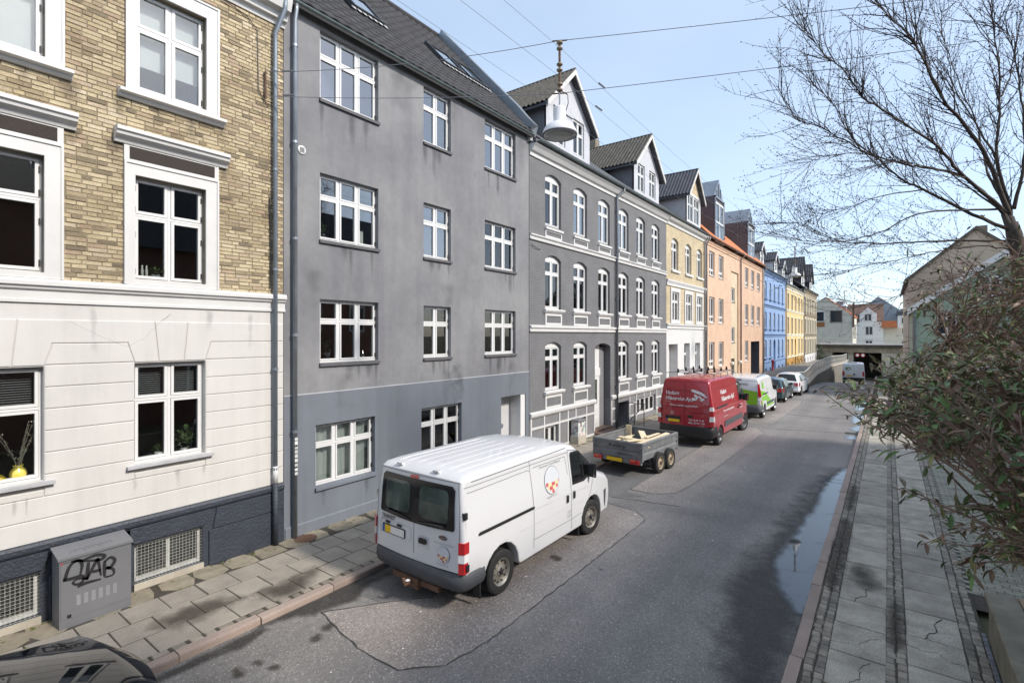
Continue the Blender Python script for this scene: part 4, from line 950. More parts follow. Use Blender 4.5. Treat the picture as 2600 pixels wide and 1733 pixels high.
corrugated('roof_sheet', H3, (FX+.26, y0+.16, 10.47), (0, 1, 0), (-math.cos(rad(38)), 0, math.sin(rad(38))), y1-y0-.16, 6.0, .18, .016, roof_grey)
dgw = mat('dormer_grey', (.16, .165, .18), .8, .15, 2, streak=.2); dwf = mat('dormer_pale_front', (.50, .51, .55), .7, .08, 2, streak=.1); brg = mat('dirty_white_board', (.62, .61, .58), .6, .15, 3, streak=.2)
for yc in (16.58, 24.24):
    dormer(H3, yc, 1.6, 10.7, 12.35, 13.9, FX-.18, 4.6, dgw, dwf, roof_moss, brg, over=.27, side=.3, wins=[(yc-1.15, yc-.3, 10.95, 12.3), (yc+.3, yc+1.15, 10.95, 12.3)])
for (a, b_) in ((18.95, 20.6),): MB().box(FX-2.2, FX-1.9, a, b_, 12.0, 12.6).build('roof_hatch', roof_grey, H3)
MB().box(FX-4.6, FX-3.9, 25.9, 26.4, 13, 15.2).build('chimney', mat('chimney_brick', (.2, .17, .13), .9, .2, 6), H3)
MB().box(FX-3.2, FX+.18, y1-.12, y1+.1, 10.3, 10.4).build('party_coping', zinc, H3)
cbl = MB().tube([(FX+.02, 13.75, 7.0), (FX+.05, 14.0, 6.92), (FX+.03, 14.3, 6.9)], .01, 5); cbl.build('cable', black, H3)
# ---------------------------------------------------------------- house 4: yellow brick over white
H4 = thing('white_and_brick_house', 'narrow yellow brick house with white painted ground floor', 'house', (FX, 30, 0))
y0, y1 = 26.46, 33.55; o2 = [(a, a+1.13, 7.57, 9.36, .17, .16) for a in (27.27, 29.62, 31.8)]; o1 = [(a+.22, a+1.3, 4.75, 6.4, 0, .25) for a in (27.05, 29.39, 31.48)]
og = [(26.81, 28.27, -.05, 3.5, 0, .6), (29.39, 30.42, 1.84, 3.52, 0, .25), (31.47, 32.46, 1.84, 3.52, 0, .25)]
wall(y0, y1, 4.45, 10.0, o2+o1).build('brick_wall', yel_brick, H4); wall(y0, y1, -.2, 4.45, og, X=FX+.004).build('white_wall', white, H4)
shell(H4, y0, y1, 10, (.9, 4.3, 7.2, 10))
for z0, z1 in ((6.67, 7.0), (4.35, 4.62)): profile(H4, 'string_course', [(0, z0), (.06, z0), (.06, z0+.08), (.03, z0+.1), (.11, z1-.08), (.11, z1-.02), (0, z1)], y0, y1+.05, white)
profile(H4, 'top_cornice', [(0, 9.93), (.06, 9.95), (.08, 10.08), (.2, 10.16), (.28, 10.28), (0, 10.3)], y0, y1+.02, white)
for o in o2:
    win(H4, *o[:4], 2, (.66,), .06, .075, .03, rise=.17, recess=.12); wbox(H4, 'window_sill', o[0]-.1, o[1]+.1, o[2]-.12, o[2], pr=.1)
for o in o1:
    ringf(H4, 'window_surround', o[0]-.22, o[1]+.22, 4.63, 6.58, .2, .06); win(H4, *o[:4], 2, (.66,), .06, .075, .03, recess=.03, curtain=('white', 0, 1, 0, .7) if o[0] < 29 else None)
for o in og[1:]: win(H4, *o[:4], 2, (.62,), .06, .075, .03, recess=.2, sill=(.06, .1, .05, gsill))
dd = obj('front_door', MB().box(FX-.6, FX-.5, 26.81, 27.9, 0, 2.0).mesh('front_door', mat('grey_door', (.25, .25, .26), .5)), H4); MB().box(FX-.5, FX-.49, 26.95, 27.4, .9, 1.9).build('pane', glass, dd)
win(H4, 26.85, 27.6, 2.15, 3.4, 1, (), .08, .08, .03, recess=.5, name='overdoor_window'); MB().box(FX-.6, FX-.45, 27.6, 28.27, 0, 3.5).build('door_cheek', white, H4); MB().box(FX-.6, FX-.48, 26.81, 27.6, 2.0, 2.14).build('transom', white, H4)
for y_ in (33.2, 33.62): pipe(H4, y_, 9.7, 0., r=.05, top=[(FX+.28, y_+.1, 10.3), (FX+.25, y_+.1, 10.15), (FX+.09, y_, 9.85)], m=mat('grey_pipe', (.26, .25, .25), .5, .1, metal=.3))
gutter(H4, y0, y1, 10.38, FX+.3); roofslab(H4, y0, y1, 10.42, 38, 4.8, roof_grey, X=FX+.24)
corrugated('roof_sheet', H4, (FX+.25, y0+.02, 10.45), (0, 1, 0), (-math.cos(rad(38)), 0, math.sin(rad(38))), y1-y0-.04, 6.0, .2, .016, roof_dark2)
dormer(H4, 32.05, 1.35, 10.75, 12.75, 14.25, FX-.25, 4.6, mat('pale_lilac_cheek', (.5, .48, .49), .8, .06), upvc, mat('black_corrugated', (.05, .05, .058), .45, .15, 3), brg, over=.28, side=.3, gable=yel_brick, wins=[(30.85, 31.95, 10.95, 12.6), (32.1, 33.2, 10.95, 12.6)], corr=.2)
# ---------------------------------------------------------------- house 5: orange brick with two zinc dormers
H5 = thing('orange_brick_house', 'orange brick house with tall zinc clad dormers and clay roof', 'house', (FX, 43, 0))
y0, y1 = 33.75, 52.15; rows5 = [(7.98, 9.6), (4.83, 6.55), (1.83, 3.52)]
ca = [34.5, 36.85]; cb_ = [44.85, 47.2, 49.6]
o5 = [(a, a+1.3, c, d, 0, .14) for a in ca for c, d in rows5]+[(a, a+1.3, c, d, 0, .14) for a in cb_ for c, d in rows5[:2]]+[(44.85, 46.15, *rows5[2], 0, .14), (47.1, 50.7, -.2, 3.44, 0, .02)]
st5 = [(40.55, 41.85, 6.54, 7.63, 0, .12), (40.55, 41.8, 3.43, 4.6, 0, .12), (40.5, 41.75, -.1, 2.2, 0, .25)]
wall(y0, y1, -.2, 10.3, o5+[(40.33, 42.65, -.2, 8.83, 0, .1)]).build('brick_wall', orange_brick, H5); wall(40.33, 42.65, -.2, 8.83, st5, X=FX-.1).build('stair_panel', sand_brick, H5)
shell(H5, y0, 47.0, 10.3, (.9, 4.1, 7.2, 10.3)); 
p_ = MB(); p_.box(FX-6, FX-.02, 47.0, 47.1, -.2, 3.44); p_.box(FX-6, FX-.02, 50.7, 50.8, -.2, 3.44); p_.box(FX-6, FX-.02, 47.1, 50.7, 3.44, 3.5); p_.box(FX-6, FX-5.9, 47.1, 50.7, -.2, 3.44); p_.box(FX-8, FX-.14, 47.1, y1-.02, 4.0, 4.1); p_.box(FX-8, FX-7.9, 47, y1-.02, 0, 10.3); p_.box(FX-8, FX-.14, y1-.1, y1-.02, -.2, 10.3); p_.box(FX-3, FX-2.9, 47.1, y1-.1, 4.1, 10.2); p_.build('passage_walls', mat('passage_grey', (.10, .10, .115), .8, .1), H5)
MB().box(FX-1.5, FX-1.4, 47.1, 50.7, -.2, .9).build('gate', mat('grey_gate', (.2, .2, .21), .6), H5)
RC = random.Random(9)
for o in o5[:-1]: win(H5, *o[:4], 1 if o[0] > 99 else 2, (.24,), .07, .08, .03, recess=.1, sill=(.05, .05, .05, mat('pale_sill', (.6, .55, .5), .7)), curtain=('white', .1, .9, .02, .3) if RC.random() < .5 else None)
for o in st5[:2]: win(H5, *o[:4], 2, (), .07, .08, .03, recess=.08, X=FX-.1, sill=(.04, .05, .03, gsill))
MB().box(FX-.35, FX-.3, 40.5, 41.75, -.1, 2.2).build('front_door', mat('dark_green_door', (.03, .05, .03), .5), H5)
for y_ in (40.15, 42.75): MB().lathe([(.06, 0), (.12, .05), (.12, .2), (.05, .25), (.001, .26)], (FX+.12, y_, 1.75), n=12).build('wall_lamp', pot_w, H5, smooth=True)
pipe(H5, 43.1, 10.0, 0, r=.055, m=mat('brown_pipe', (.16, .11, .09), .5, .1), top=[(FX+.3, 43.4, 10.45), (FX+.25, 43.4, 10.25)]); pipe(H5, 52.0, 10.2, 0, r=.055, m=MATS['grey_pipe'])
for z_ in (9.9, 10.08): profile(H5, 'brick_band', [(0, z_), (.05, z_+.005), (.05, z_+.07), (0, z_+.075)], y0, y1, orange_brick)
gutter(H5, y0, y1, 10.42, FX+.26, MATS['brown_pipe']); roofslab(H5, y0, y1, 10.44, 45, 4.2, roof_orange, X=FX+.22)
corrugated('roof_sheet', H5, (FX+.24, y0+.02, 10.47), (0, 1, 0), (-1, 0, 1), y1-y0-.04, 5.8, .28, .025, roof_orange)
def zdormer(yc, hw, zb, zs, za):
    d = obj('dormer', fixn(MB().box(FX-4.3, FX-.02, yc-hw, yc+hw, zb-.3, zs).mesh('dormer', zinc_black)), H5)
    for k in range(5): MB().box(FX-.8-.75*k, FX-.77-.75*k, yc-hw-.02, yc+hw+.02, zb, zs).build('seam', zinc_dark, d)
    g = MB(); g.prism([(yc-hw, zs), (yc+hw, zs), (yc, za)], 'x', FX-4.3, FX-.03); obj('zinc_roof', fixn(g.mesh('zinc_roof', zinc_clad)), d)
    for k in range(6):
        for s_ in (-1, 1): MB().tube([(FX-.1-.7*k, yc+s_*hw, zs), (FX-.1-.7*k, yc, za)], .022, 4).build('standing_seam', zinc_clad, d)
    fm = MB(); 
    for q in ((yc-hw, yc-hw+.12, zb, zs), (yc+hw-.12, yc+hw, zb, zs), (yc-hw, yc+hw, zs-.1, zs+.02)): fm.box(FX-.05, FX+.06, *q)
    fm.build('front_frame', zinc_clad, d)
    for k in range(3): MB().box(FX-.03, FX+.03, yc-.6+.45*k, yc-.5+.45*k, zs, za-.25-abs(yc-.55+.45*k-yc)*1.1).build('fin', zinc_clad, d)
    win(H5, yc-hw+.13, yc+hw-.13, zb+.1, zs-.35, 2, (.45,), .09, .09, .04, recess=-.02)
    MB().box(FX+.02, FX+.06, yc-hw+.1, yc+hw-.1, zb+1.15, zb+1.2).build('rail', zinc, d); MB().box(FX+.02, FX+.03, yc-hw+.1, yc+hw-.1, zb+.05, zb+1.15).build('glass_guard', glass, d); MB().box(FX, FX+.2, yc-hw, yc+hw, zb-.1, zb+.03).build('apron', pot_w, d)
zdormer(37.0, 1.2, 10.5, 13.5, 14.85); zdormer(47.1, 1.3, 10.5, 13.55, 14.85)
MB().box(FX-3.5, FX-3.2, 39.6, 40.2, 12.4, 12.8).build('roof_vent', zinc_dark, H5)
# ---------------------------------------------------------------- houses 6, 7, 8
def plainhouse(name, label, y0, y1, wallm, cols, rows_, zt, trim, W=1.05, rise=.16, rooff=None, door=None, plinth=None, surround=None, gl=None, fm=None):
    h = thing(name, label, 'house', (FX, (y0+y1)/2, 0)); ops = [(a, a+W, c, d, rise, .2) for i, a in enumerate(cols) for j, (c, d) in enumerate(rows_) if not (door == i and j == len(rows_)-1)]
    if door is not None: ops.append((cols[door], cols[door]+1.15, -.3, rows_[-1][1], rise, .35))
    wall(y0, y1, 1.3, zt, [o for o in ops if o[2] > 1.2]+([(cols[door], cols[door]+1.15, 1.2, rows_[-1][1], rise, .35)] if door is not None else [])).build('wall', wallm, h)
    bo = [(a+.15, a+.9, .1, .75, 0, .15) for i, a in enumerate(cols) if i != door]
    wall(y0, y1, -.6, 1.3, bo+([(cols[door], cols[door]+1.15, -.55, 1.45, 0, .35)] if door is not None else []), X=FX+.02).build('plinth', plinth or wallm, h)
    shell(h, y0, y1, zt, (1., 4.1, 7.2, zt))
    for o in ops:
        if o[2] < 0: continue
        if surround: ringf(h, 'window_surround', o[0]-.14, o[1]+.14, o[2]-.1, o[3]+.16, .13, .05, surround)
        win(h, *o[:4], 2, (.66,), .06, .07, .03, rise=rise, recess=.12, fm=fm, curtain=('white', 0, 1, 0, .92) if R.random() < .6 else None); wbox(h, 'window_sill', o[0]-.12, o[1]+.12, o[2]-.13, o[2], pr=.12, m=trim)
    for o in bo: MB().box(FX-.1, FX-.06, o[0], o[1], .1, .75).build('basement_window', dark_in, h)
    if door is not None: MB().box(FX-.35, FX-.3, cols[door], cols[door]+1.15, -.3, 2.6).build('front_door', mat('panelled_door', (.5, .55, .65), .5), h)
    for z0 in (6.75, 3.85): profile(h, 'string_course', [(0, z0), (.06, z0), (.03, z0+.1), (.1, z0+.18), (.1, z0+.24), (0, z0+.26)], y0, y1, trim)
    profile(h, 'top_cornice', [(0, zt-.45), (.05, zt-.45), (.08, zt-.25), (.2, zt-.1), (.26, zt), (0, zt+.02)], y0, y1, trim)
    profile(h, 'plinth_moulding', [(.02, 1.26), (.07, 1.28), (.07, 1.36), (0, 1.4)], y0, y1, trim)
    gutter(h, y0, y1, zt+.1, FX+.3); pipe(h, y0+.12, zt-.2, -.2, r=.05, m=MATS['grey_pipe'], top=[(FX+.3, y0+.3, zt+.05), (FX+.25, y0+.3, zt-.08)])
    roofslab(h, y0, y1, zt+.12, 40, 4.6, rooff or roof_grey, X=FX+.24); return h
dblue = mat('dark_blue_trim', (.12, .2, .36), .7, .08, 1)
H6 = plainhouse('blue_house', 'pale blue rendered house with dark blue window sills', 52.2, 65.1, blue_wall, [53.2, 55.5, 57.8, 60.3, 62.8], [(7.54, 9.25), (4.6, 6.3), (1.75, 3.55)], 10.2, dblue, door=2, rise=.3)
for yc in (54.6, 62.2): dormer(H6, yc, .95, 10.9, 12.3, 13.1, FX-.5, 3.6, mat('pale_grey_board', (.6, .61, .63), .7, .05), upvc, roof_black, upvc, over=.2, side=.2, wins=[(yc-.6, yc+.6, 11.1, 12.2)], corr=.24)
H7 = plainhouse('yellow_house', 'yellow rendered house with cream window surrounds and ochre plinth', 65.15, 80.7, yellow_wall, [66.6, 69.6, 72.6, 75.6, 78.3], [(7.0, 8.9), (4.1, 6.1), (1.5, 3.5)], 9.75, cream_wall, W=1.2, rise=0, door=2, plinth=ochre, surround=cream_wall)
for yc in (67.2, 73.5): dormer(H7, yc, .9, 10.5, 12.0, 12.8, FX-.5, 3.6, upvc, upvc, roof_black, upvc, over=.2, side=.2, wins=[(yc-.6, yc+.6, 10.8, 11.9)], corr=.24)
H8 = plainhouse('tan_brick_house', 'tan brick corner house with dark sills and white cellar wall', 80.75, 97.0, tan_brick, [82, 85, 88, 91, 94.2], [(7.3, 9.4), (4.2, 6.3), (1.4, 3.4)], 10.5, mat('dark_stone_trim', (.2, .17, .12), .8), W=1.2, plinth=white, rise=.15, surround=cream_wall)
for yc in (83.5, 93.0):
    dormer(H8, yc, 1.6, 11.0, 13.0, 15.2, FX-.4, 4.6, mat('black_board', (.05, .05, .055), .7), upvc, roof_black, mat('black_board2', (.06, .06, .065), .7), over=.25, side=.5, wins=[(yc-.9, yc+.9, 11.2, 12.8)], corr=.3)
# ---------------------------------------------------------------- ramp, railing, bridge
WX = -5.05
rs = MB(); ysr = [42+2*i for i in range(28)]
def hp(y): return .48*ss(43, 53, y)*(1-ss(64, 90, y))
def wx(y): return -7.1+2.05*ss(41.5, 44.5, y)
rs.add([p for y in ysr for p in ((-9.6, y, .005+hp(y)), (wx(y), y, .005+hp(y)))], [(2*i, 2*i+1, 2*i+3, 2*i+2) for i in range(len(ysr)-1)])
tag(rs.build('raised_pavement', mat('grey_paving', (.19, .175, .15), .9, .15, 1.5, bmp=.3)), kind='structure')
rw = MB()
for y, y_n in zip(ysr, ysr[1:]):
    rw.add([(wx(y), y, zr(y)-.2), (wx(y_n), y_n, zr(y_n)-.2), (wx(y_n), y_n, .1+hp(y_n)), (wx(y), y, .1+hp(y))], [(0, 1, 2, 3)]); rw.add([(wx(y)-.3, y, .1+hp(y)), (wx(y)+.04, y, .1+hp(y)), (wx(y_n)+.04, y_n, .1+hp(y_n)), (wx(y_n)-.3, y_n, .1+hp(y_n))], [(0, 1, 2, 3)], 1); rw.add([(wx(y)+.04, y, .1+hp(y)), (wx(y)+.04, y, -.02+hp(y)), (wx(y_n)+.04, y_n, -.02+hp(y_n)), (wx(y_n)+.04, y_n, .1+hp(y_n))], [(0, 1, 2, 3)], 1)
tag(rw.build('retaining_wall', [mat('stained_wall', (.15, .135, .11), .9, .25, 1., streak=.25, bmp=.4), concrete]), 'low concrete retaining wall along the dipping road', 'wall')
rl = thing('ramp_railing', 'grey steel railing along the raised pavement above the dipping road', 'railing', (WX, 60, 0)); gal = mat('railing_steel', (.55, .53, .48), .5, .1, metal=.4)
for zt_ in (1.12, .62, .22): MB().tube([(wx(y)-.12, y, zt_+hp(y)) for y in [43+1.5*i for i in range(35)]], .04 if zt_ > 1 else .025, 6).build('rail', gal, rl)
pm = MB().box(-.04, .04, -.04, .04, .1, 1.14).mesh('post', gal); bm_ = MB().box(-.014, .014, -.014, .014, .22, 1.1).mesh('baluster', gal)
for i in range(36): obj('post', pm, rl, (wx(43+1.45*i)-.12, 43+1.45*i, hp(43+1.45*i)))
for i in range(75): obj('baluster', bm_, rl, (wx(43+.7*i)-.12, 43+.7*i, hp(43+.7*i)))
BR = thing('railway_bridge', 'concrete railway bridge with pale handrail crossing above the road', 'bridge', (-3, 99, 0))
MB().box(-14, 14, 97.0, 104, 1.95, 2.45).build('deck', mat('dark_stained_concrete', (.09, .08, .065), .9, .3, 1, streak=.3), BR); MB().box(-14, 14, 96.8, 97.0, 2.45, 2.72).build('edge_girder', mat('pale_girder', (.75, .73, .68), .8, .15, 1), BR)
MB().box(-9.3, 14, 97.3, 103.8, 1.2, 1.95).build('beam', mat('dirty_beam', (.28, .24, .18), .9, .25, 1., streak=.3), BR); MB().box(-14, -7.3, 97.4, 104, -4, 1.3).build('abutment', stonewall, BR); MB().box(-5.2, -4.5, 97.8, 103.5, -4, 1.25).build('pier', concrete, BR); MB().box(-.8, 14, 97.4, 104, -4, 1.3).build('abutment', concrete, BR)
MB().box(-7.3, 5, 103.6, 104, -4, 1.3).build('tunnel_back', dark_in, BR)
for z_ in (3.1, 3.45): MB().tube([(-12, 97.0, z_), (12, 97.0, z_)], .045, 5).build('handrail', gal, BR)
for i in range(13): MB().box(-12+2*i-.03, -12+2*i+.03, 96.97, 97.03, 2.7, 3.45).build('post', gal, BR)
for k, x in enumerate((-3.9, -3.2)):
    s_ = thing('traffic_sign', ('left', 'right')[k]+' round red and white height limit sign on the bridge', 'sign', (x, 97.1, .8)); MB().lathe([(.3, 0), (.3, -.03), (.001, -.03)], (0, 0, 0), 'x', 18).build('disc', red_l, s_).matrix_parent_inverse = Matrix()
    o = s_.children[0]; o.rotation_euler[2] = rad(90); o2_ = MB().lathe([(.2, -.035), (.001, -.036)], (0, 0, 0), 'x', 18).build('white_field', ink_w, s_); o2_.matrix_parent_inverse = Matrix(); o2_.rotation_euler[2] = rad(90)
# ---------------------------------------------------------------- far houses behind the bridge
F1_ = thing('gable_house', 'grey brick gable house with orange roof just behind the bridge', 'house', (-8.5, 115, 0))
g = MB(); g.prism([(-11.8, -1), (-5.4, -1), (-5.4, 7.7), (-9.7, 11.2), (-11.8, 9.8)], 'y', 115, 130); obj('wall', fixn(g.mesh('wall', stone_brick)), F1_)
g = MB(); g.prism([(-5.2, 7.5), (-5.2, 7.75), (-9.7, 11.42), (-9.7, 11.17)], 'y', 115.3, 130.2); obj('roof', fixn(g.mesh('roof', roof_orange)), F1_)
g = MB(); g.prism([(-12.0, 9.7), (-12.0, 9.9), (-9.7, 11.42), (-9.7, 11.2)], 'y', 115.3, 130.2); obj('roof', fixn(g.mesh('roof', roof_grey)), F1_)
def ywin(root, x0, x1, z0, z1, Y, fm=upvc, t_=.12, cols=1):
    b = MB(); 
    for q in ((x0, x0+t_, z0, z1), (x1-t_, x1, z0, z1), (x0, x1, z0, z0+t_), (x0, x1, z1-t_, z1)): b.box(q[0], q[1], Y-.1, Y-.001, q[2], q[3])
    for k in range(1, cols): b.box(x0+(x1-x0)*k/cols-t_/2, x0+(x1-x0)*k/cols+t_/2, Y-.1, Y-.001, z0, z1)
    o = b.build('window', fm, root); MB().box(x0+t_, x1-t_, Y-.05, Y-.002, z0+t_, z1-t_).build('pane', mat('dark_glazing', (.03, .035, .045), .08), o)
ywin(F1_, -11.7, -9.9, 6.6, 8.6, 115); ywin(F1_, -9.0, -7.0, 6.4, 8.7, 115, mat('olive_frame', (.2, .2, .16), .7)); MB().box(-11.6, -9.9, 114.93, 114.99, 5.6, 6.5).build('patch', mat('brick_patch', (.3, .13, .05), .9), F1_)
MB().box(-5.4, -5.1, 114.8, 115, 5.5, 10).build('downpipe', rust, F1_); MB().box(-8.2, -6.6, 118, 121, 9.0, 10.6).build('dormer', zinc_clad, F1_)
for x_ in ():
    pass
def xwins(root, X, ys_, zs_, w_=1., h_=1.7):
    for y in ys_:
        for z in zs_:
            o = MB().box(X-.02, X+.05, y, y+w_, z, z+h_).build('window', mat('pale_frame', (.45, .43, .36), .7), root); MB().box(X+.045, X+.06, y+.1, y+w_-.1, z+.1, z+h_-.1).build('pane', MATS['dark_glazing'], o)
xwins(F1_, -5.4, (116, 118.5, 121, 123.5, 126), (3.2,), 1.2, 3.)
cr = MB().box(-5.41, -5.38, 115.01, 130, -1, 7.5).build('side_wall', cream_wall, F1_)
F2_ = thing('white_gabled_house', 'white house with small white gable and orange roof beyond the bridge', 'house', (-3, 135, 0))
MB().box(-9, -.8, 134, 145, -1, 6.8).build('wall', pot_w, F2_); g = MB(); g.prism([(-5.0, 6.8), (-2.0, 6.8), (-2.0, 8.6), (-3.5, 10.0), (-5.0, 8.6)], 'y', 134.0, 140); obj('gable', fixn(g.mesh('gable', pot_w)), F2_)
g = MB(); g.prism([(134.2, 6.8), (145, 6.8), (145, 7), (139.5, 11.0), (134.2, 7)], 'x', -9, -.8); obj('roof', fixn(g.mesh('roof', mat('brown_roof', (.13, .08, .06), .85, .2, 2))), F2_)
ywin(F2_, -4.2, -2.8, 7.0, 8.6, 134, cols=2); ywin(F2_, -4.0, -2.6, 4.0, 5.9, 134, cols=2); ywin(F2_, -4.0, -2.6, 1.2, 3.0, 134, cols=2); g = MB(); g.prism([(-1.2, 5.6), (1.6, 5.6), (1.4, 7.0), (-1, 7.0)], 'y', 133, 140); obj('orange_roof', fixn(g.mesh('orange_roof', roof_orange)), F2_); MB().box(-.8, 2.4, 134.5, 142, -1, 5.6).build('side_wing', cream_wall, F2_)
F3_ = thing('slate_gable_house', 'tall grey slate gable rising behind the white houses', 'house', (-2, 155, 0))
g = MB(); g.prism([(-8, -1), (5, -1), (5, 8), (-2.0, 13.6), (-8, 8)], 'y', 155, 165); obj('gable_wall', fixn(g.mesh('gable_wall', mat('pale_slate', (.28, .3, .33), .8, .1, .5))), F3_); MB().box(2.4, 5.2, 156, 162, 10, 10.4).build('penthouse_roof', zinc_dark, F3_); MB().box(2.8, 4.6, 156.2, 161, 8, 10).build('penthouse', zinc_clad, F3_)
F4_ = thing('white_block', 'white house at the far end of the street right of the gables', 'house', (5, 150, 0)); MB().box(1.8, 9, 146, 160, -1, 8.5).build('wall', pot_w, F4_); MB().box(1.6, 9.2, 145.8, 160.2, 8.5, 9.4).build('roof', roof_grey, F4_)
for x in (2.4, 4.0, 5.6):
    for z in (1.5, 4.2, 6.6): ywin(F4_, x, x+.9, z, z+1.4, 146, cols=2)
# ---------------------------------------------------------------- houses on the near side
B1 = thing('beige_gable_house', 'beige gable wall seen through the bare tree on the right', 'house', (5.2, 50, 0))
g = MB(); g.prism([(1.27, -1), (9.1, -1), (9.1, 8.29), (5.17, 11.73), (1.27, 8.29)], 'y', 50, 68); obj('wall', fixn(g.mesh('wall', beige_wall)), B1)
for s_ in (-1, 1):
    g = MB(); g.prism([(5.17+s_*4.15, 8.06), (5.17, 11.73), (5.17, 11.99), (5.17+s_*4.15, 8.32)], 'y', 49.85, 68.2); obj('roof', fixn(g.mesh('roof', mat('mossy_brown_roof', (.12, .10, .075), .9, .3, 3))), B1)
MB().box(5.85, 6.6, 57, 58, 10, 13.1).build('chimney', MATS['chimney_brick'], B1)
B2 = thing('green_house', 'pale green rendered gable house behind the leafy shrub', 'house', (5.5, 43, 0))
g = MB(); g.prism([(1.3, -1), (9.9, -1), (9.9, 5.69), (5.6, 8.87), (1.3, 5.69)], 'y', 42.25, 49.8); obj('wall', fixn(g.mesh('wall', green_wall)), B2)
for s_ in (-1, 1):
    g = MB(); g.prism([(5.6+s_*4.6, 5.43), (5.6, 8.87), (5.6, 9.1), (5.6+s_*4.6, 5.69)], 'y', 42.0, 49.8); obj('roof', fixn(g.mesh('roof', roof_grey)), B2)
    g = MB(); g.prism([(5.6+s_*4.6, 5.3), (5.6, 8.72), (5.6, 9.13), (5.6+s_*4.6, 5.72)], 'y', 41.86, 41.98); obj('bargeboard', fixn(g.mesh('bargeboard', upvc)), B2)
for (a, b_, c, d) in ((2.47, 3.5, 4.0, 5.5), (3.9, 5.05, 4.0, 5.5), (6.0, 7.0, 4.0, 5.5), (4.5, 5.5, 6.35, 7.6), (2.47, 3.55, .6, 2.1), (4.4, 5.6, .6, 2.1)): ywin(B2, a, b_, c, d, 42.25, t_=.1, cols=2)
MB().tube([(1.36, 42.1, 5.4), (1.36, 42.1, 0)], .08, 8).build('downpipe', zinc_dark, B2)
# garden house and the corner block the photograph is taken from: they stand outside the picture but mirror in the panes and shade the street
OB = thing('garden_house', 'red brick house set back in the garden opposite', 'house', (9, 15, 0)); rb = brickmat('red_brick', ((.22, .10, .07), (.17, .08, .06)), (.2, .17, .15))
MB().box(7.5, 15, 5.5, 24.2, -.2, 8.0).build('wall', rb, OB); g = MB(); g.prism([(7.2, 7.9), (15.3, 7.9), (11.2, 12.2)], 'y', 5.3, 24.4); obj('roof', fixn(g.mesh('roof', roof_dark2)), OB)
for y in (7, 10, 13, 16, 19, 22):
    for z in (1, 4.2):
        o = MB().box(7.44, 7.52, y, y+1.1, z, z+1.6).build('window', upvc, OB); MB().box(7.42, 7.45, y+.1, y+1., z+.1, z+1.5).build('pane', MATS['dark_glazing'], o)
CBk = thing('corner_house', 'brick house at whose window the photographer stands', 'house', (6, -10, 0)); MB().box(2.6, 11, -40, 4.0, -.2, 8.3).build('wall', rb, CBk); g = MB(); g.prism([(2.3, 8.2), (11.3, 8.2), (6.8, 11)], 'y', -40.2, 4.2); obj('roof', fixn(g.mesh('roof', roof_dark2)), CBk)
for k in range(10):
    for z in (1.2, 3.8, 6.3):
        o = MB().box(2.54, 2.62, -3.8*k+1, -3.8*k+2.2, z, z+1.6).build('window', upvc, CBk); MB().box(2.52, 2.55, -3.8*k+1.1, -3.8*k+2.1, z+.1, z+1.5).build('pane', MATS['dark_glazing'], o)
# low wall of the front garden, bottom right
GW = thing('garden_wall', 'damp mossy concrete garden wall at the corner of the right pavement', 'wall', (1.2, 7, 0))
q = MB().box(1.06, 1.3, 2.0, 9.05, -.1, .56); q.build('wall', wet_conc, GW); MB().bbox(1.02, 1.34, 1.9, 9.1, .56, .62, .015).build('coping', wet_conc, GW); MB().box(1.3, 3.4, 8.8, 9.04, -.1, .56).build('return_wall', wet_conc, GW); MB().bbox(1.345, 3.4, 8.76, 9.1, .56, .63, .015).build('return_coping', mat('pale_coping', (.28, .22, .15), .9, .3, 3, bmp=.5), GW)
for k in range(5): MB().bbox(1.35, 1.95, 3.0+1.15*k, 4.1+1.15*k, .3, .42, .01).build('garden_slab', wet_conc, GW)
tag(MB().box(1.3, 3.4, 2, 8.8, -.1, .3).build('flower_bed', mat('dark_soil', (.02, .016, .012), .95, .3, 8, bmp=.8, bsc=30)), kind='structure')
b = MB(); y = 3.
for k in range(34): b.bbox(1.0+.0, 1.05, 5.2+.118*k, 5.305+.118*k, -.05, .012, .008)
b.build('edging_setts', mat('bluish_sett', (.17, .18, .2), .6, .3, 9, bmp=.5, island=.4), GW)['kind'] = 'stuff'
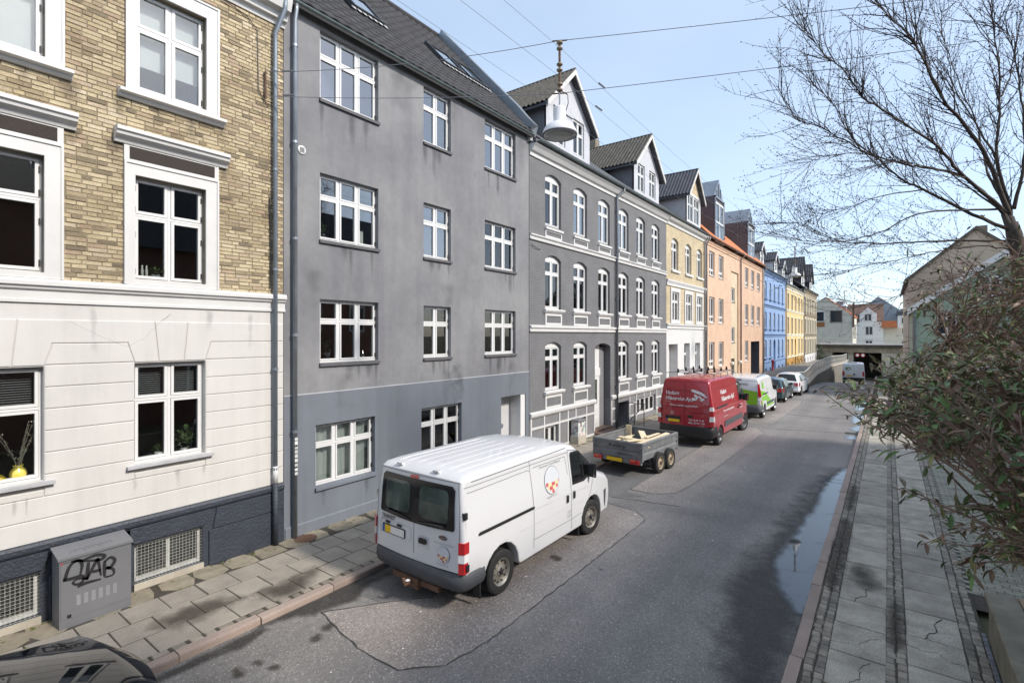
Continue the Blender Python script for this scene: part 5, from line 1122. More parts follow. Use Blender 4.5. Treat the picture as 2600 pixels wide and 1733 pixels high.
# ---------------------------------------------------------------- vehicles (local axes: y forward, x right, z up)
class Body:
    """silhouette (y, z, corner radius, bulge) swept across the width hw(y, z), edges rounded"""
    def __init__(s, out, hw, K=4, nx=10):
        s.o = out; s.hw = hw; n = len(out); s.n = n; s.nr = []
        for i in range(n):
            p, q, r_ = (Vector(out[j % n][:2]) for j in (i-1, i, i+1))
            d1 = (q-p).normalized(); d2 = (r_-q).normalized(); v = Vector((d1.y+d2.y, -d1.x-d2.x)); s.nr.append(v.normalized() if v.length > 1e-6 else Vector((d1.y, -d1.x)))
        s.K, s.nx = K, nx
    def mesh(s, name, m):
        b = MB(); n, K, nx = s.n, s.K, s.nx; idx = {}
        for sd in (1, -1):
            for k in range(K+1):
                a = math.pi/2*k/K
                for i, (y, z, r_, c) in enumerate(s.o):
                    q = Vector((y, z))-s.nr[i]*r_*(1-math.sin(a)); x = sd*(s.hw(q.x, q.y)-r_*(1-math.cos(a)))
                    idx[sd, k, i] = len(b.v); b.v.append((x, q.x, q.y))
        def F(f): b.f.append(f); b.m.append(0)
        for sd in (1, -1):
            for k in range(K):
                for i in range(n):
                    j = (i+1) % n; F([idx[sd, k, i], idx[sd, k, j], idx[sd, k+1, j], idx[sd, k+1, i]])
        cross = {}
        for i, (y, z, r_, c) in enumerate(s.o):
            xm = s.hw(y, z)-r_
            for t_ in range(nx+1):
                if t_ in (0, nx): cross[i, t_] = idx[1 if t_ == nx else -1, K, i]; continue
                f = -1+2*t_/nx; q = Vector((y, z))+s.nr[i]*c*(1-f*f); cross[i, t_] = len(b.v); b.v.append((f*xm, q.x, q.y))
        for i in range(n):
            j = (i+1) % n
            for t_ in range(nx): F([cross[i, t_], cross[i, t_+1], cross[j, t_+1], cross[j, t_]])
        me = b.mesh(name, m)
        bm = bmesh.new(); bm.from_mesh(me)
        for sd in (1, -1):
            b2 = bmesh.new(); vs = []
            for i in range(n): v = b.v[idx[sd, 0, i]]; vs.append(b2.verts.new((0, v[1], v[2])))
            b2.faces.new(vs); s._cut(b2)
            mp_ = {v: bm.verts.new((sd*s.hw(v.co.y, v.co.z), v.co.y, v.co.z)) for v in b2.verts}
            for f in b2.faces:
                try: bm.faces.new([mp_[v] for v in f.verts])
                except ValueError: pass
            b2.free()
        bmesh.ops.remove_doubles(bm, verts=bm.verts, dist=.0008); bmesh.ops.recalc_face_normals(bm, faces=bm.faces)
        for f in bm.faces: f.smooth = True
        for e in bm.edges: e.smooth = not (len(e.link_faces) == 2 and e.calc_face_angle(0) > rad(38))
        bm.to_mesh(me); bm.free(); return me
    def _cut(s, b2, step=.22):
        ys = [v.co.y for v in b2.verts]; zs = [v.co.z for v in b2.verts]
        def cuts(lo, hi, ax):
            k = lo+step*.5
            while k < hi:
                bmesh.ops.bisect_plane(b2, geom=b2.verts[:]+b2.edges[:]+b2.faces[:], plane_co=(0, k, 0) if ax == 1 else (0, 0, k), plane_no=(0, 1, 0) if ax == 1 else (0, 0, 1), dist=1e-5); k += step
        cuts(min(ys), max(ys), 1); cuts(min(zs), max(zs), 2)
    def side(s, name, poly, m, parent, sd=1, e=.005, th=.0):
        b2 = bmesh.new(); b2.faces.new([b2.verts.new((0, y, z)) for y, z in poly]); s._cut(b2, .3)
        for v in b2.verts: v.co.x = sd*(s.hw(v.co.y, v.co.z)+e)
        if th:
            ge = bmesh.ops.extrude_face_region(b2, geom=b2.faces[:])
            for v in ge['geom']:
                if isinstance(v, bmesh.types.BMVert): v.co.x += sd*th
        bmesh.ops.recalc_face_normals(b2, faces=b2.faces); me = bpy.data.meshes.new(name); b2.to_mesh(me); b2.free(); me.materials.append(m); return obj(name, me, parent)
    def yrear(s, z):
        best = 9
        for i in range(s.n):
            (y0, z0), (y1, z1) = s.o[i][:2], s.o[(i+1) % s.n][:2]
            if (z0-z)*(z1-z) <= 0 and abs(z1-z0) > 1e-6: y = y0+(y1-y0)*(z-z0)/(z1-z0); best = min(best, y)
        return best
    def back(s, x, z, e):
        c = s.rb; y = s.yrear(z); return y-c*(1-(x/s.hw(y, z))**2)-e
    rb = 0.
    def rear(s, name, poly, m, parent, e=.005, th=0.):
        b2 = bmesh.new(); b2.faces.new([b2.verts.new((x, 0, z)) for x, z in poly])
        for ax in (0, 2):
            k = -1.2
            while k < 2.8:
                bmesh.ops.bisect_plane(b2, geom=b2.verts[:]+b2.edges[:]+b2.faces[:], plane_co=(k, 0, 0) if ax == 0 else (0, 0, k), plane_no=(1, 0, 0) if ax == 0 else (0, 0, 1), dist=1e-5); k += .17
        for v in b2.verts: v.co.y = s.back(v.co.x, v.co.z, e)
        if th:
            ge = bmesh.ops.extrude_face_region(b2, geom=b2.faces[:])
            for v in ge['geom']:
                if isinstance(v, bmesh.types.BMVert): v.co.y -= th
        bmesh.ops.recalc_face_normals(b2, faces=b2.faces); me = bpy.data.meshes.new(name); b2.to_mesh(me); b2.free(); me.materials.append(m); return obj(name, me, parent)
    def strip(s, name, i0, i1, f0, f1, m, parent, e=.006, f2=None):   # panel over the top silhouette from vertex i0 to i1
        b = MB(); vs = []; k = 8; pts = []; sub = 3
        for i in range(i0, i1):
            for q in range(sub): t_ = q/sub; pts.append(tuple(s.o[i][w_]*(1-t_)+s.o[i+1][w_]*t_ for w_ in range(4))+(s.nr[i].lerp(s.nr[i+1], t_),))
        pts.append(tuple(s.o[i1])+(s.nr[i1],)); L = len(pts)-1
        for w_, (y, z, r_, c, nr) in enumerate(pts):
            xm = s.hw(y, z)-r_*.3; fa = f1 if f2 is None else f1+(f2-f1)*w_/L
            for j in range(k+1):
                f = -fa+2*fa*j/k; q = Vector((y, z))+nr*(c*(1-f*f)+e); vs.append((f*xm, q.x, q.y))
        b.add(vs, [(w_*(k+1)+j, w_*(k+1)+j+1, (w_+1)*(k+1)+j+1, (w_+1)*(k+1)+j) for w_ in range(L) for j in range(k)]); return obj(name, fixn(b.mesh(name, m, True)), parent)
    def text(s, st, size, x, z, m, parent, face='rear', shear=0., bold=0., e=.008, name='lettering', sx=1.):
        v, f = text2d(st, size, shear, bold); b = MB()
        if face == 'rear': b.add([(x+p*sx, s.back(x+p*sx, z+q, e), z+q) for p, q in v], f)
        else: b.add([(s.hw(x+p*sx, z+q)+e, x+p*sx, z+q) for p, q in v], f)
        return b.build(name, m, parent)
def rpoly(x0, x1, z0, z1, r=.04, n=4):
    out = []
    for cx_, cz_, a0 in ((x1-r, z0+r, -90), (x1-r, z1-r, 0), (x0+r, z1-r, 90), (x0+r, z0+r, 180)):
        for i in range(n+1): a = rad(a0+90*i/n); out.append((cx_+r*math.cos(a), cz_+r*math.sin(a)))
    return out
def disc(cx_, cz_, rx, rz, n=24): return [(cx_+rx*math.cos(2*math.pi*i/n), cz_+rz*math.sin(2*math.pi*i/n)) for i in range(n)]
def archpts(yc, zc, r_, z0, n=9, rr=.02):
    a0 = math.asin(max(-1, min(1, (z0-zc)/r_))); return [(yc+r_*math.cos(math.pi-a0-(math.pi-2*a0)*i/n), zc+r_*math.sin(math.pi-a0-(math.pi-2*a0)*i/n), rr, 0.) for i in range(n+1)]
WHEEL = {}
def wheel(parent, x, y, r_, wd, kind, steer=0.):
    sd = 1 if x > 0 else -1; key = (round(r_, 3), round(wd, 3), kind)
    if key not in WHEEL:
        t = MB(); h = wd/2; t.lathe([(r_*.62, -h*.9), (r_*.78, -h), (r_*.93, -h*.95), (r_, -h*.72), (r_, -h*.05), (r_*.985, 0), (r_, h*.05), (r_, h*.72), (r_*.93, h*.95), (r_*.78, h), (r_*.62, h*.9)], axis='x', n=32, caps=False)
        g = MB()
        g.lathe([(r_*.62, -h*.8), (r_*.64, h*.86), (r_*.6, h*.9), (r_*.55, h*.7), (r_*.5, h*.35), (r_*.42, h*.45), (r_*.25, h*.6), (r_*.22, h*.75), (r_*.1, h*.78), (.001, h*.78)], axis='x', n=32)
        hl = MB(); nn_ = 5 if kind == 'alloy' else 10
        for i in range(nn_):
            a = 2*math.pi*i/nn_; c_ = (h*.52, r_*.46*math.cos(a), r_*.46*math.sin(a)); hl.lathe([(r_*(.1 if kind == 'alloy' else .045), .0), (r_*(.1 if kind == 'alloy' else .045), .012), (.001, .012)], c_, 'x', 10)
        for i in range(5): a = 2*math.pi*i/5+.3; hl.lathe([(r_*.035, 0), (r_*.035, .022), (.001, .024)], (h*.66, r_*.16*math.cos(a), r_*.16*math.sin(a)), 'x', 6)
        hl.lathe([(r_*.12, 0), (r_*.1, .02), (.001, .02)], (h*.74, 0, 0), 'x', 12)
        WHEEL[key] = (smooth_by_angle(t.mesh('wheel', rubber)), smooth_by_angle(g.mesh('rim', {'steel': steel, 'grey': mat('grey_wheel', (.2, .2, .21), .4, .1, metal=.5), 'rusty': mat('worn_cream_rim', (.36, .29, .2), .7, .25, 9), 'alloy': mat('alloy_rim', (.3, .31, .32), .3, .1, metal=.7), 'dark': mat('dark_rim', (.06, .06, .065), .4)}[kind])), hl.mesh('wheel_holes', black))
    a, b_, c_ = WHEEL[key]; o = obj('wheel', a, parent, (x, y, r_)); o.rotation_euler[2] = steer+(0 if sd > 0 else math.pi); obj('rim', b_, o); obj('hub_detail', c_, o); return o
def bumper(parent, plan, z0, z1, m, inset=.1, name='bumper', crown=.02):
    b = MB(); n = len(plan); vs = []
    for (x, y) in plan: pass
    for k, (z, o) in enumerate(((z0, -.05), (z0+.05, -.01), ((z0+z1)/2, crown), (z1-.02, .008), (z1, -.012))):
        for i, (x, y) in enumerate(plan):
            p, q = Vector(plan[max(0, i-1)]), Vector(plan[min(n-1, i+1)]); d = (q-p).normalized(); nn_ = Vector((-d.y, d.x)); v = Vector((x, y))+nn_*o; vs.append((v.x, v.y, z))
    fs = [(k*n+i, k*n+i+1, (k+1)*n+i+1, (k+1)*n+i) for k in range(4) for i in range(n-1)]
    o0 = len(vs)
    for z in (z1, z0):
        for i, (x, y) in enumerate(plan):
            p, q = Vector(plan[max(0, i-1)]), Vector(plan[min(n-1, i+1)]); d = (q-p).normalized(); nn_ = Vector((-d.y, d.x)); v = Vector((x, y))-nn_*inset; vs.append((v.x, v.y, z))
    fs += [(4*n+i, 4*n+i+1, o0+i+1, o0+i) for i in range(n-1)]+[(o0+n+i, o0+n+i+1, i+1, i) for i in range(n-1)]
    b.add(vs, fs); me = fixn(b.mesh(name, m)); return obj(name, smooth_by_angle(me, 40), parent)
def seam(body, pts, parent, face='side', w_=.008, m=None, sd=1):
    b = MB(); m = m or seam_m
    for (a, c_), (d, e) in zip(pts, pts[1:]):
        p, q = Vector((a, c_)), Vector((d, e)); L = (q-p).length; k = max(1, int(L/.12)); dr_ = (q-p).normalized(); nn_ = Vector((-dr_.y, dr_.x))*w_/2
        for i in range(k):
            cs = [p.lerp(q, i/k)-nn_, p.lerp(q, (i+1)/k)-nn_, p.lerp(q, (i+1)/k)+nn_, p.lerp(q, i/k)+nn_]
            b.add([(sd*(body.hw(*v)+.0035), v.x, v.y) if face == 'side' else (v.x, body.back(v.x, v.y, .0035), v.y) for v in cs], [(0, 1, 2, 3)])
    return b.build('gap_or_crease', m, parent)
def plate(body, parent, x0, x1, z0, z1, split):
    p = body.rear('number_plate', rpoly(x0-.012, x1+.012, z0-.012, z1+.012, .012), black, parent, .008, .006); d = x1-x0
    for a, b_, m in split: body.rear('plate_field', [(x0+d*a, z0), (x0+d*b_, z0), (x0+d*b_, z1), (x0+d*a, z1)], m, p, .018)
    return p
def inner_fill(parent, x, y0, y1, z0, z1): MB().box(-x, x, y0, y1, z0, z1).build('underbody', black, parent)
def mirror(parent, x, y, z, s_=1.):
    b = MB(); b.add([(x-.02, y+.06, z-.1), (x+.2*s_, y+.02, z-.12), (x+.21*s_, y+.02, z+.16*s_), (x+.02, y+.06, z+.14*s_), (x-.02, y-.06, z-.1), (x+.2*s_, y-.03, z-.12), (x+.21*s_, y-.03, z+.16*s_), (x+.02, y-.06, z+.14*s_)], [(0, 1, 2, 3), (7, 6, 5, 4), (0, 4, 5, 1), (1, 5, 6, 2), (2, 6, 7, 3), (3, 7, 4, 0)])
    o = obj('mirror', fixn(b.mesh('mirror', black)), parent); mo = o.modifiers.new('b', 'BEVEL'); mo.width = .025; mo.segments = 3
    MB().box(x+.03, x+.18*s_, y-.036, y-.031, z-.08, z+.12*s_).build('mirror_glass', chrome, o); return o
def logo_disc(body, parent, face, cx_, cz_, r_):
    f = (lambda nm, pl, m, e: body.rear(nm, pl, m, parent, e)) if face == 'rear' else (lambda nm, pl, m, e: body.side(nm, pl, m, parent, 1, e))
    f('round_logo', disc(cx_, cz_, r_*1.04, r_*1.04), ink_g, .006); f('logo_field', disc(cx_, cz_, r_, r_), ink_lg, .008)
    # red and yellow brickwork across the lower half of the disc
    n = 3
    for j in range(n):
        z0, z1 = cz_-r_*.95+j*r_*.27, cz_-r_*.95+(j+.94)*r_*.27; k = 0; xs = -r_+(.12*r_ if j % 2 else 0)
        while xs < r_:
            x0, x1 = xs, xs+r_*.42; xs += r_*.45; k += 1; zm = (z0+z1)/2-cz_; lim = math.sqrt(max(0, r_*r_*.94-max(abs(z0-cz_), abs(z1-cz_))**2)); lx0, lx1 = max(x0, -lim), min(x1, lim)
            up_ = .22*r_*(abs((x0+x1)/2)/r_)**2
            if lx1-lx0 > .02*r_: f('logo_brick', [(cx_+lx0, z0+up_*.5), (cx_+lx1, z0+up_*.5), (cx_+lx1, z1+up_*.5), (cx_+lx0, z1+up_*.5)], ink_r if (k+j) % 2 else ink_y, .0095)
def vehicle(name, label, cat, x, y, rot=0., scale=1., z=None):
    o = thing(name, label, cat, (x, y, RZ if z is None else z), world=False); o.rotation_euler[2] = rad(rot); o.scale = (scale,)*3; return o
# ---- white van (nearest)
V = vehicle('white_van', 'white panel van parked nearest the camera with round logos', 'van', -5.9, 7.82, 0, 1.03)
WB = (-1.45, 1.48)
out = [(-2.26, .42, .03, .0), (-1.9, .38, .02, 0)]+archpts(-1.45, .35, .43, .36)+[(-.98, .30, .03, 0), (.99, .30, .03, 0)]+archpts(1.48, .35, .43, .32)+[(1.96, .30, .03, 0), (2.3, .28, .05, .04), (2.43, .42, .08, .08), (2.44, .66, .08, .09), (2.37, .92, .1, .1), (2.2, 1.06, .12, .08), (1.78, 1.19, .12, .04),
      (1.68, 1.23, .1, .06), (1.0, 1.80, .12, .06), (.86, 1.88, .13, .04), (.6, 1.935, .13, .03), (.1, 1.965, .12, .03), (-1.9, 1.965, .11, .03), (-2.2, 1.945, .1, .03), (-2.275, 1.88, .07, .03), (-2.31, 1.6, .06, .035), (-2.335, 1.1, .06, .04), (-2.35, .63, .05, .04), (-2.29, .59, .04, .0), (-2.27, .5, .04, .0)]
def hwv(y, z): return .985-.085*ss(1.0, 1.95, z)-.10*max(0, (y-1.4)/1.04)**2-.012*ss(.9, .3, z)-.02*max(0, (-y-1.9)/.45)**2-(.06*ss(-1.84, -1.95, y) if z < .60 else 0)
B = Body(out, hwv); B.rb = .04
obj('body', B.mesh('body', van_white), V)
inner_fill(V, .8, -2.2, 2.2, .3, .7)
for sx in (-1, 1):
    wheel(V, sx*.865, WB[0], .335, .2, 'steel'); wheel(V, sx*.865, WB[1], .335, .2, 'steel', -.12)
bp = [(.972, -1.88), (.975, -2.16), (.955, -2.27), (.88, -2.355), (.6, -2.40), (0, -2.42), (-.6, -2.40), (-.88, -2.355), (-.955, -2.27), (-.975, -2.16), (-.972, -1.88)]
bumper(V, bp, .34, .605, dgrey, .05)
fb = [(-.94, 1.97), (-.93, 2.15), (-.87, 2.33), (-.7, 2.45), (-.4, 2.51), (0, 2.53), (.4, 2.51), (.7, 2.45), (.87, 2.33), (.93, 2.15), (.94, 1.97)]
bumper(V, fb, .28, .76, dgrey, .04, name='front_bumper', crown=.0)
# rear doors
rg = [(-.80, 1.22), (-.78, 1.76), (-.72, 1.81), (.72, 1.81), (.78, 1.76), (.80, 1.22), (.78, 1.19), (.3, 1.165), (0, 1.16), (-.3, 1.165), (-.78, 1.19)]
wg = B.rear('rear_window', rg, mat('black_glass_surround', (.014, .014, .016), .12), V, .004, .004)
for sx in (-1, 1):
    pl = rpoly(.1, .68, 1.27, 1.74, .09); pl = [(sx*p, q) for p, q in pl]
    B.rear('window_pane', pl if sx > 0 else pl[::-1], mat('green_tinted_glass', (.07, .09, .078), .06, .5, 2.5), wg, .0115)
    MB().tube([(sx*.62, B.back(.62, 1.24, .05), 1.235), (sx*.35, B.back(.35, 1.26, .045), 1.225), (sx*.08, B.back(.08, 1.3, .03), 1.19)], [.022, .012, .008], 6).build('wiper', black, wg)
B.rear('brake_light', rpoly(-.12, .04, 1.815, 1.855, .01), red_l, V, .006, .012)
seam(B, [(0, .6), (0, 1.9)], V, 'rear'); seam(B, [(-.86, 1.87), (.86, 1.87)], V, 'rear'); seam(B, [(.9, .58), (.885, 1.5), (.83, 1.86)], V, 'rear'); seam(B, [(-.9, .58), (-.885, 1.5), (-.83, 1.86)], V, 'rear')
for sx in (-1, 1):
    for z in (1.42, .70): MB().box(sx*hwv(-2.25, z)-.03, sx*hwv(-2.25, z)+.025, -2.30, -2.24, z-.045, z+.045).build('hinge', chrome if sx < 0 else black, V)
# plate panel outlined by painted crease shade, plate, handles, lettering
seam(B, rpoly(-.80, -.06, .86, 1.07, .06), V, 'rear', .014, mat('crease_shade', (.55, .56, .58), .4)); seam(B, rpoly(.1, .3, .84, 1.0, .02), V, 'rear', .012, MATS['crease_shade'])
plate(B, V, -.72, -.2, .885, .995, ((0, .1, plate_b), (.1, .38, plate_y), (.38, 1, plate_w)))
for x in (-.6, -.32): B.rear('plate_lamp', rpoly(x-.05, x+.05, 1.03, 1.06, .01), black, V, .006, .02)
B.rear('door_handle', rpoly(.13, .28, .90, .975, .02), black, V, .006, .025)
B.text('TRANSIT', .085, -.77, 1.095, ink_k, V, shear=.1, bold=.018, sx=1.0); B.text('280S SWB', .035, -.77, 1.06, ink_g, V)
B.rear('oval_emblem', disc(.6, 1.07, .085, .036), chrome, V, .006, .006); B.rear('emblem_field', disc(.6, 1.07, .074, .028), mat('emblem_dark', (.03, .04, .06), .25), V, .014)
B.text('Ford', .045, .555, 1.057, chrome, V, shear=.4, e=.016)
B.text('Murermester Thomas Refsgaard', .028, .43, .975, ink_g, V, shear=.2); logo_disc(B, V, 'rear', .61, .83, .115); B.text('Mobil 28 70 12 12', .028, .5, .675, ink_g, V)
for sx in (-1, 1):
    for z0, z1, m_ in ((.625, .78, red_l), (.782, .90, clear_l), (.902, 1.06, red_l)):
        bb = MB(); x1 = sx*(hwv(-2.3, z0)+.012); bb.add([(sx*.9, -2.372, z0), (x1, -2.335, z0), (x1, -2.23, z0), (sx*.9, -2.2, z0), (sx*.895, -2.366, z1), (x1, -2.33, z1), (x1, -2.25+.02*(z1 > 1), z1), (sx*.9, -2.2, z1)], [(0, 1, 5, 4), (1, 2, 6, 5), (2, 3, 7, 6), (3, 0, 4, 7), (4, 5, 6, 7), (0, 3, 2, 1)]); obj('tail_light', fixn(bb.mesh('tail_light', m_)), V)
# roof ribs
for i, x in enumerate((-.62, -.42, -.2, .02, .24, .46, .64)):
    z = lambda y: 1.965+.03*(1-(x/.87)**2)
    MB().tube([(x, -2.12, z(0)-.016), (x, -1.95, z(0)-.004), (x, -.2, z(0)-.004), (x, .45, z(0)-.022)], [.002, .008, .008, .002], 6).build('roof_rib', van_white, V)
for x in (-.45, .35): MB().box(x-.06, x+.06, -2.27, -2.19, 1.945, 1.972).build('roof_bracket', van_white, V)
# side: rail, seams, glass, handles
B.side('slide_rail', [(-2.02, 1.085), (-.62, 1.085), (-.6, 1.115), (-.66, 1.125), (-2.0, 1.125), (-2.03, 1.105)], black, V, 1, .002, .018)
for pts in ([(-2.25, 1.80), (-.6, 1.80), (.62, 1.79)], [(-.60, .42), (-.61, 1.1), (-.64, 1.86)], [(.66, .36), (.64, .8), (.62, 1.2), (.60, 1.83)], [(-2.2, 1.72), (-.7, 1.73), (-.66, 1.7)], [(-.55, 1.74), (.5, 1.73), (.54, 1.4)], [(1.5, 1.15), (1.4, .9), (1.2, .6), (1.02, .45)], [(-.6, .56), (.64, .54), (1.02, .56)], [(.6, 1.83), (.9, 1.78), (1.5, 1.2)]): seam(B, pts, V)
for pts in ([(-2.1, 1.86), (.55, 1.88)],): seam(B, pts, V, w_=.012)
cre = MATS['crease_shade']  # greyer body white, painted as the shade of pressed creases and recesses
seam(B, [(-.58, 1.06), (.6, 1.04), (1.3, 1.0)], V, 'side', .02, cre); seam(B, [(-1.0, .82), (.6, .8), (1.1, .78)], V, 'side', .012, cre)
B.side('window_surround', [(.68, 1.17), (1.12, 1.15), (1.30, 1.20), (1.62, 1.22), (1.55, 1.32), (1.02, 1.745), (.95, 1.765), (.70, 1.77), (.67, 1.72)], black, V, 1, .004)
B.side('side_window', [(.71, 1.22), (1.10, 1.22), (1.06, 1.71), (.72, 1.735)], car_glass, V, 1, .009); B.side('quarter_window', [(1.15, 1.24), (1.45, 1.27), (1.1, 1.58)], car_glass, V, 1, .009); B.side('window_surround', [(.68, 1.17), (1.62, 1.22), (1.55, 1.32), (1.02, 1.745), (.70, 1.77)], black, V, -1, .004)
for y, z in ((.48, .98), (.72, 1.0)): B.side('recess_shade', rpoly(y-.045, y+.045, z-.1, z+.07, .02), cre, V, 1, .004); B.side('door_handle', rpoly(y-.028, y+.028, z-.08, z+.05, .015), black, V, 1, .006, .02)  # flat grey patch behind each handle paints the shade of its recess
ws = [i for i, p in enumerate(out) if p[:2] == (1.68, 1.23)][0]
B.strip('windscreen', ws, ws+1, 0, .93, car_glass, V, .006, .9)
MB().box(-.75, .75, -.2, 1.2, .7, 1.2).build('cab_interior', mat('cab_grey', (.12, .125, .14), .8, .3, 4), V)
for x in (-.45, .4): MB().bbox(x-.24, x+.24, .35, .55, 1.15, 1.72, .05).build('seat', mat('seat_cloth', (.10, .11, .13), .9), V)
mirror(V, .93, 1.33, 1.3, 1.05); B.text('Murermester Thomas Refsgaard', .052, -.36, 1.685, ink_g, V, 'side', .25); logo_disc(B, V, 'side', -.0, 1.42, .235); B.text('Mobil 28 70 12 12', .045, -.2, 1.135, ink_g, V, 'side', .1)
bump_ = lambda y, sx: MB().box(sx*.80, sx*.93, y-.015, y+.015, .12, .42).build('mud_flap', black, V)
for y in (-1.93, 1.0): bump_(y, 1); bump_(y, -1)
B.side('sticker', [(.5, .6), (.62, .6), (.62, .75), (.5, .74)], mat('worn_sticker', (.5, .5, .52), .7, .3, 30), V, 1, .004)
tb = MB(); tb.box(-.5, .5, -2.36, -2.28, .24, .32); tb.tube([(0, -2.36, .28), (0, -2.56, .30), (0, -2.58, .36)], .025, 8); tb.lathe([(.001, -.03), (.025, -.018), (.025, .018), (.001, .03)], (0, -2.58, .38), n=10); tb.box(-.12, .12, -2.42, -2.3, .2, .34); tb.build('tow_bar', rust, V)
MB().lathe([(.001, -.02), (.04, 0), (.001, .02)], (.0, -2.5, .34), n=8).build('tow_cover', ink_w, V)
# ---- red van
V = vehicle('red_van', 'tall red panel van with white lettering and roof rack', 'van', -5.98, 21.5, -1.0, 1.0)
out = [(-2.56, .44, .03, 0), (-2.2, .40, .02, 0)]+archpts(-1.75, .35, .42, .36)+[(-1.3, .36, .03, 0), (1.45, .36, .03, 0)]+archpts(1.93, .35, .43, .34)+[(2.4, .34, .03, 0), (2.68, .32, .06, .05), (2.76, .5, .1, .08), (2.74, .85, .1, .1), (2.6, 1.12, .12, .1), (2.3, 1.32, .12, .06), (2.2, 1.38, .1, .06), (1.35, 2.2, .14, .06), (1.15, 2.34, .15, .05), (.8, 2.44, .14, .04), (.2, 2.48, .14, .04), (-2.4, 2.48, .13, .04), (-2.55, 2.44, .12, .04), (-2.63, 2.3, .1, .04), (-2.68, 1.5, .08, .05), (-2.71, .78, .06, .05), (-2.6, .74, .04, 0), (-2.57, .6, .04, 0)]
def hwr(y, z): return 1.02-.17*ss(1.1, 2.45, z)**1.0-.12*max(0, (y-1.7)/1.06)**2-.015*ss(.9, .3, z)-(.06*ss(-2.15, -2.25, y) if z < .76 else 0)
B = Body(out, hwr); B.rb = .05; obj('body', B.mesh('body', van_red), V); inner_fill(V, .85, -2.5, 2.5, .32, .75)
for sx in (-1, 1): wheel(V, sx*.89, -1.75, .345, .215, 'grey'); wheel(V, sx*.89, 1.93, .345, .215, 'grey', -.25)
bumper(V, [(1.005, -2.18), (1.005, -2.48), (.98, -2.62), (.88, -2.71), (.5, -2.76), (0, -2.78), (-.5, -2.76), (-.88, -2.71), (-.98, -2.62), (-1.005, -2.48), (-1.005, -2.18)], .36, .77, black, .06); bumper(V, [(-.96, 2.42), (-.94, 2.6), (-.8, 2.76), (0, 2.86), (.8, 2.76), (.94, 2.6), (.96, 2.42)], .3, .8, black, name='front_bumper')
seam(B, [(0, .78), (0, 2.4)], V, 'rear', .012, mat('red_gap', (.08, .005, .01), .6)); rg_ = MATS['red_gap']
for pts in ([(-.88, .78), (-.88, 1.8), (-.8, 2.38), (.8, 2.38), (.88, 1.8), (.88, .78)], [(-.75, 1.42), (0, 1.42), (.1, 1.38), (.25, 1.25), (.86, 1.27)], [(-.7, 2.05), (.62, 2.05), (.7, 2.0), (.76, 1.7)]): seam(B, pts, V, 'rear', .012, rg_)
B.rear('plate_bracket', rpoly(-.72, -.16, .98, 1.09, .02), black, V, .004, .02); plate(B, V, -.66, -.18, .88, .985, ((0, .08, plate_b), (.08, 1, plate_y)))
B.rear('door_handle', rpoly(.1, .3, 1.08, 1.15, .03), black, V, .005, .02); B.rear('emblem_ring', disc(-.45, 1.2, .06, .06), chrome, V, .005, .004); B.rear('emblem_field', disc(-.45, 1.2, .045, .045), van_red, V, .011); B.rear('emblem_bar', [(-.51, 1.195), (-.39, 1.2), (-.39, 1.212), (-.51, 1.207)], chrome, V, .013)
B.text('Vadum', .19, -.76, 1.88, ink_w, V, shear=.35, bold=.012); B.text('Villaservice ApS', .19, -.76, 1.68, ink_w, V, shear=.35, bold=.012, sx=.86); B.text('Tømrermester', .035, -.74, 1.61, ink_w, V); B.text('Tømrer, snedker og glasarbejde', .088, -.58, 1.47, ink_w, V, shear=.35, bold=.012, sx=.93)
B.text('Telf. 98 27 17 48', .088, .15, .96, ink_w, V, shear=.15, bold=.01, sx=.9); B.text('Mob. 22 94 11 88', .088, .15, .86, ink_w, V, shear=.15, bold=.01, sx=.9); B.text('www.vadumvilla.dk', .028, .5, .80, ink_w, V)
# craftsman emblem on the doors: saw, plane and folded rule
def emblem(face, x, z, k):
    f = (lambda pl: B.rear('tool_emblem', pl, ink_w, V, .008)) if face == 'rear' else (lambda pl: B.side('tool_emblem', pl, ink_w, V, 1, .008))
    for pl in ([(0, .30), (.06, .34), (.32, .26), (.46, .18), (.44, .15), (.2, .2), (.05, .25)], [(.02, .27), (.3, .17), (.5, .08), (.52, .11), (.3, .21), (.04, .30)], [(.10, .18), (.18, .16), (.24, .05), (.18, .03), (.13, .1)], [(.2, .14), (.3, .12), (.4, .02), (.36, .0), (.26, .08)], [(.04, .0), (.1, .06), (.16, .02), (.22, .05), (.2, .0), (.1, -.04)], [(.26, .0), (.36, -.04), (.44, .02), (.42, .06), (.34, .0)]): f([(x+p*k, z+q*k) for p, q in pl])
emblem('rear', .22, 1.74, 1.1); emblem('side', .95, 1.75, 1.1)
B.text('Vadum', .24, -1.5, 1.86, ink_w, V, 'side', .35, .014, sx=1.2); B.text('Villaservice ApS', .24, -1.5, 1.60, ink_w, V, 'side', .35, .014, sx=1.15); B.text('Tømrer, snedker og glasarbejde', .11, -1.45, 1.2, ink_w, V, 'side', .35, .014, sx=1.05); B.text('www.vadumvillaservice.dk', .06, -1.4, 1.0, ink_w, V, 'side', .2); B.text('Telf. 98 27 17 48', .08, 1.02, 1.2, ink_w, V, 'side', .2, .005, sx=.8); B.text('Mob. 22 94 11 88', .08, 1.02, 1.08, ink_w, V, 'side', .2, .005, sx=.8)
B.side('slide_rail', [(-2.2, 1.4), (-.9, 1.4), (-.9, 1.46), (-2.2, 1.45)], black, V, 1, .002, .02); B.side('rub_strip', [(-1.28, .62), (1.42, .64), (1.42, .86), (-1.2, .84)], dgrey, V, 1, .002, .015)
for pts in ([(-.85, .5), (-.86, 2.2)], [(.85, .5), (.85, 2.25)], [(-2.3, 2.1), (.8, 2.1)]): seam(B, pts, V, 'side', .01, rg_)
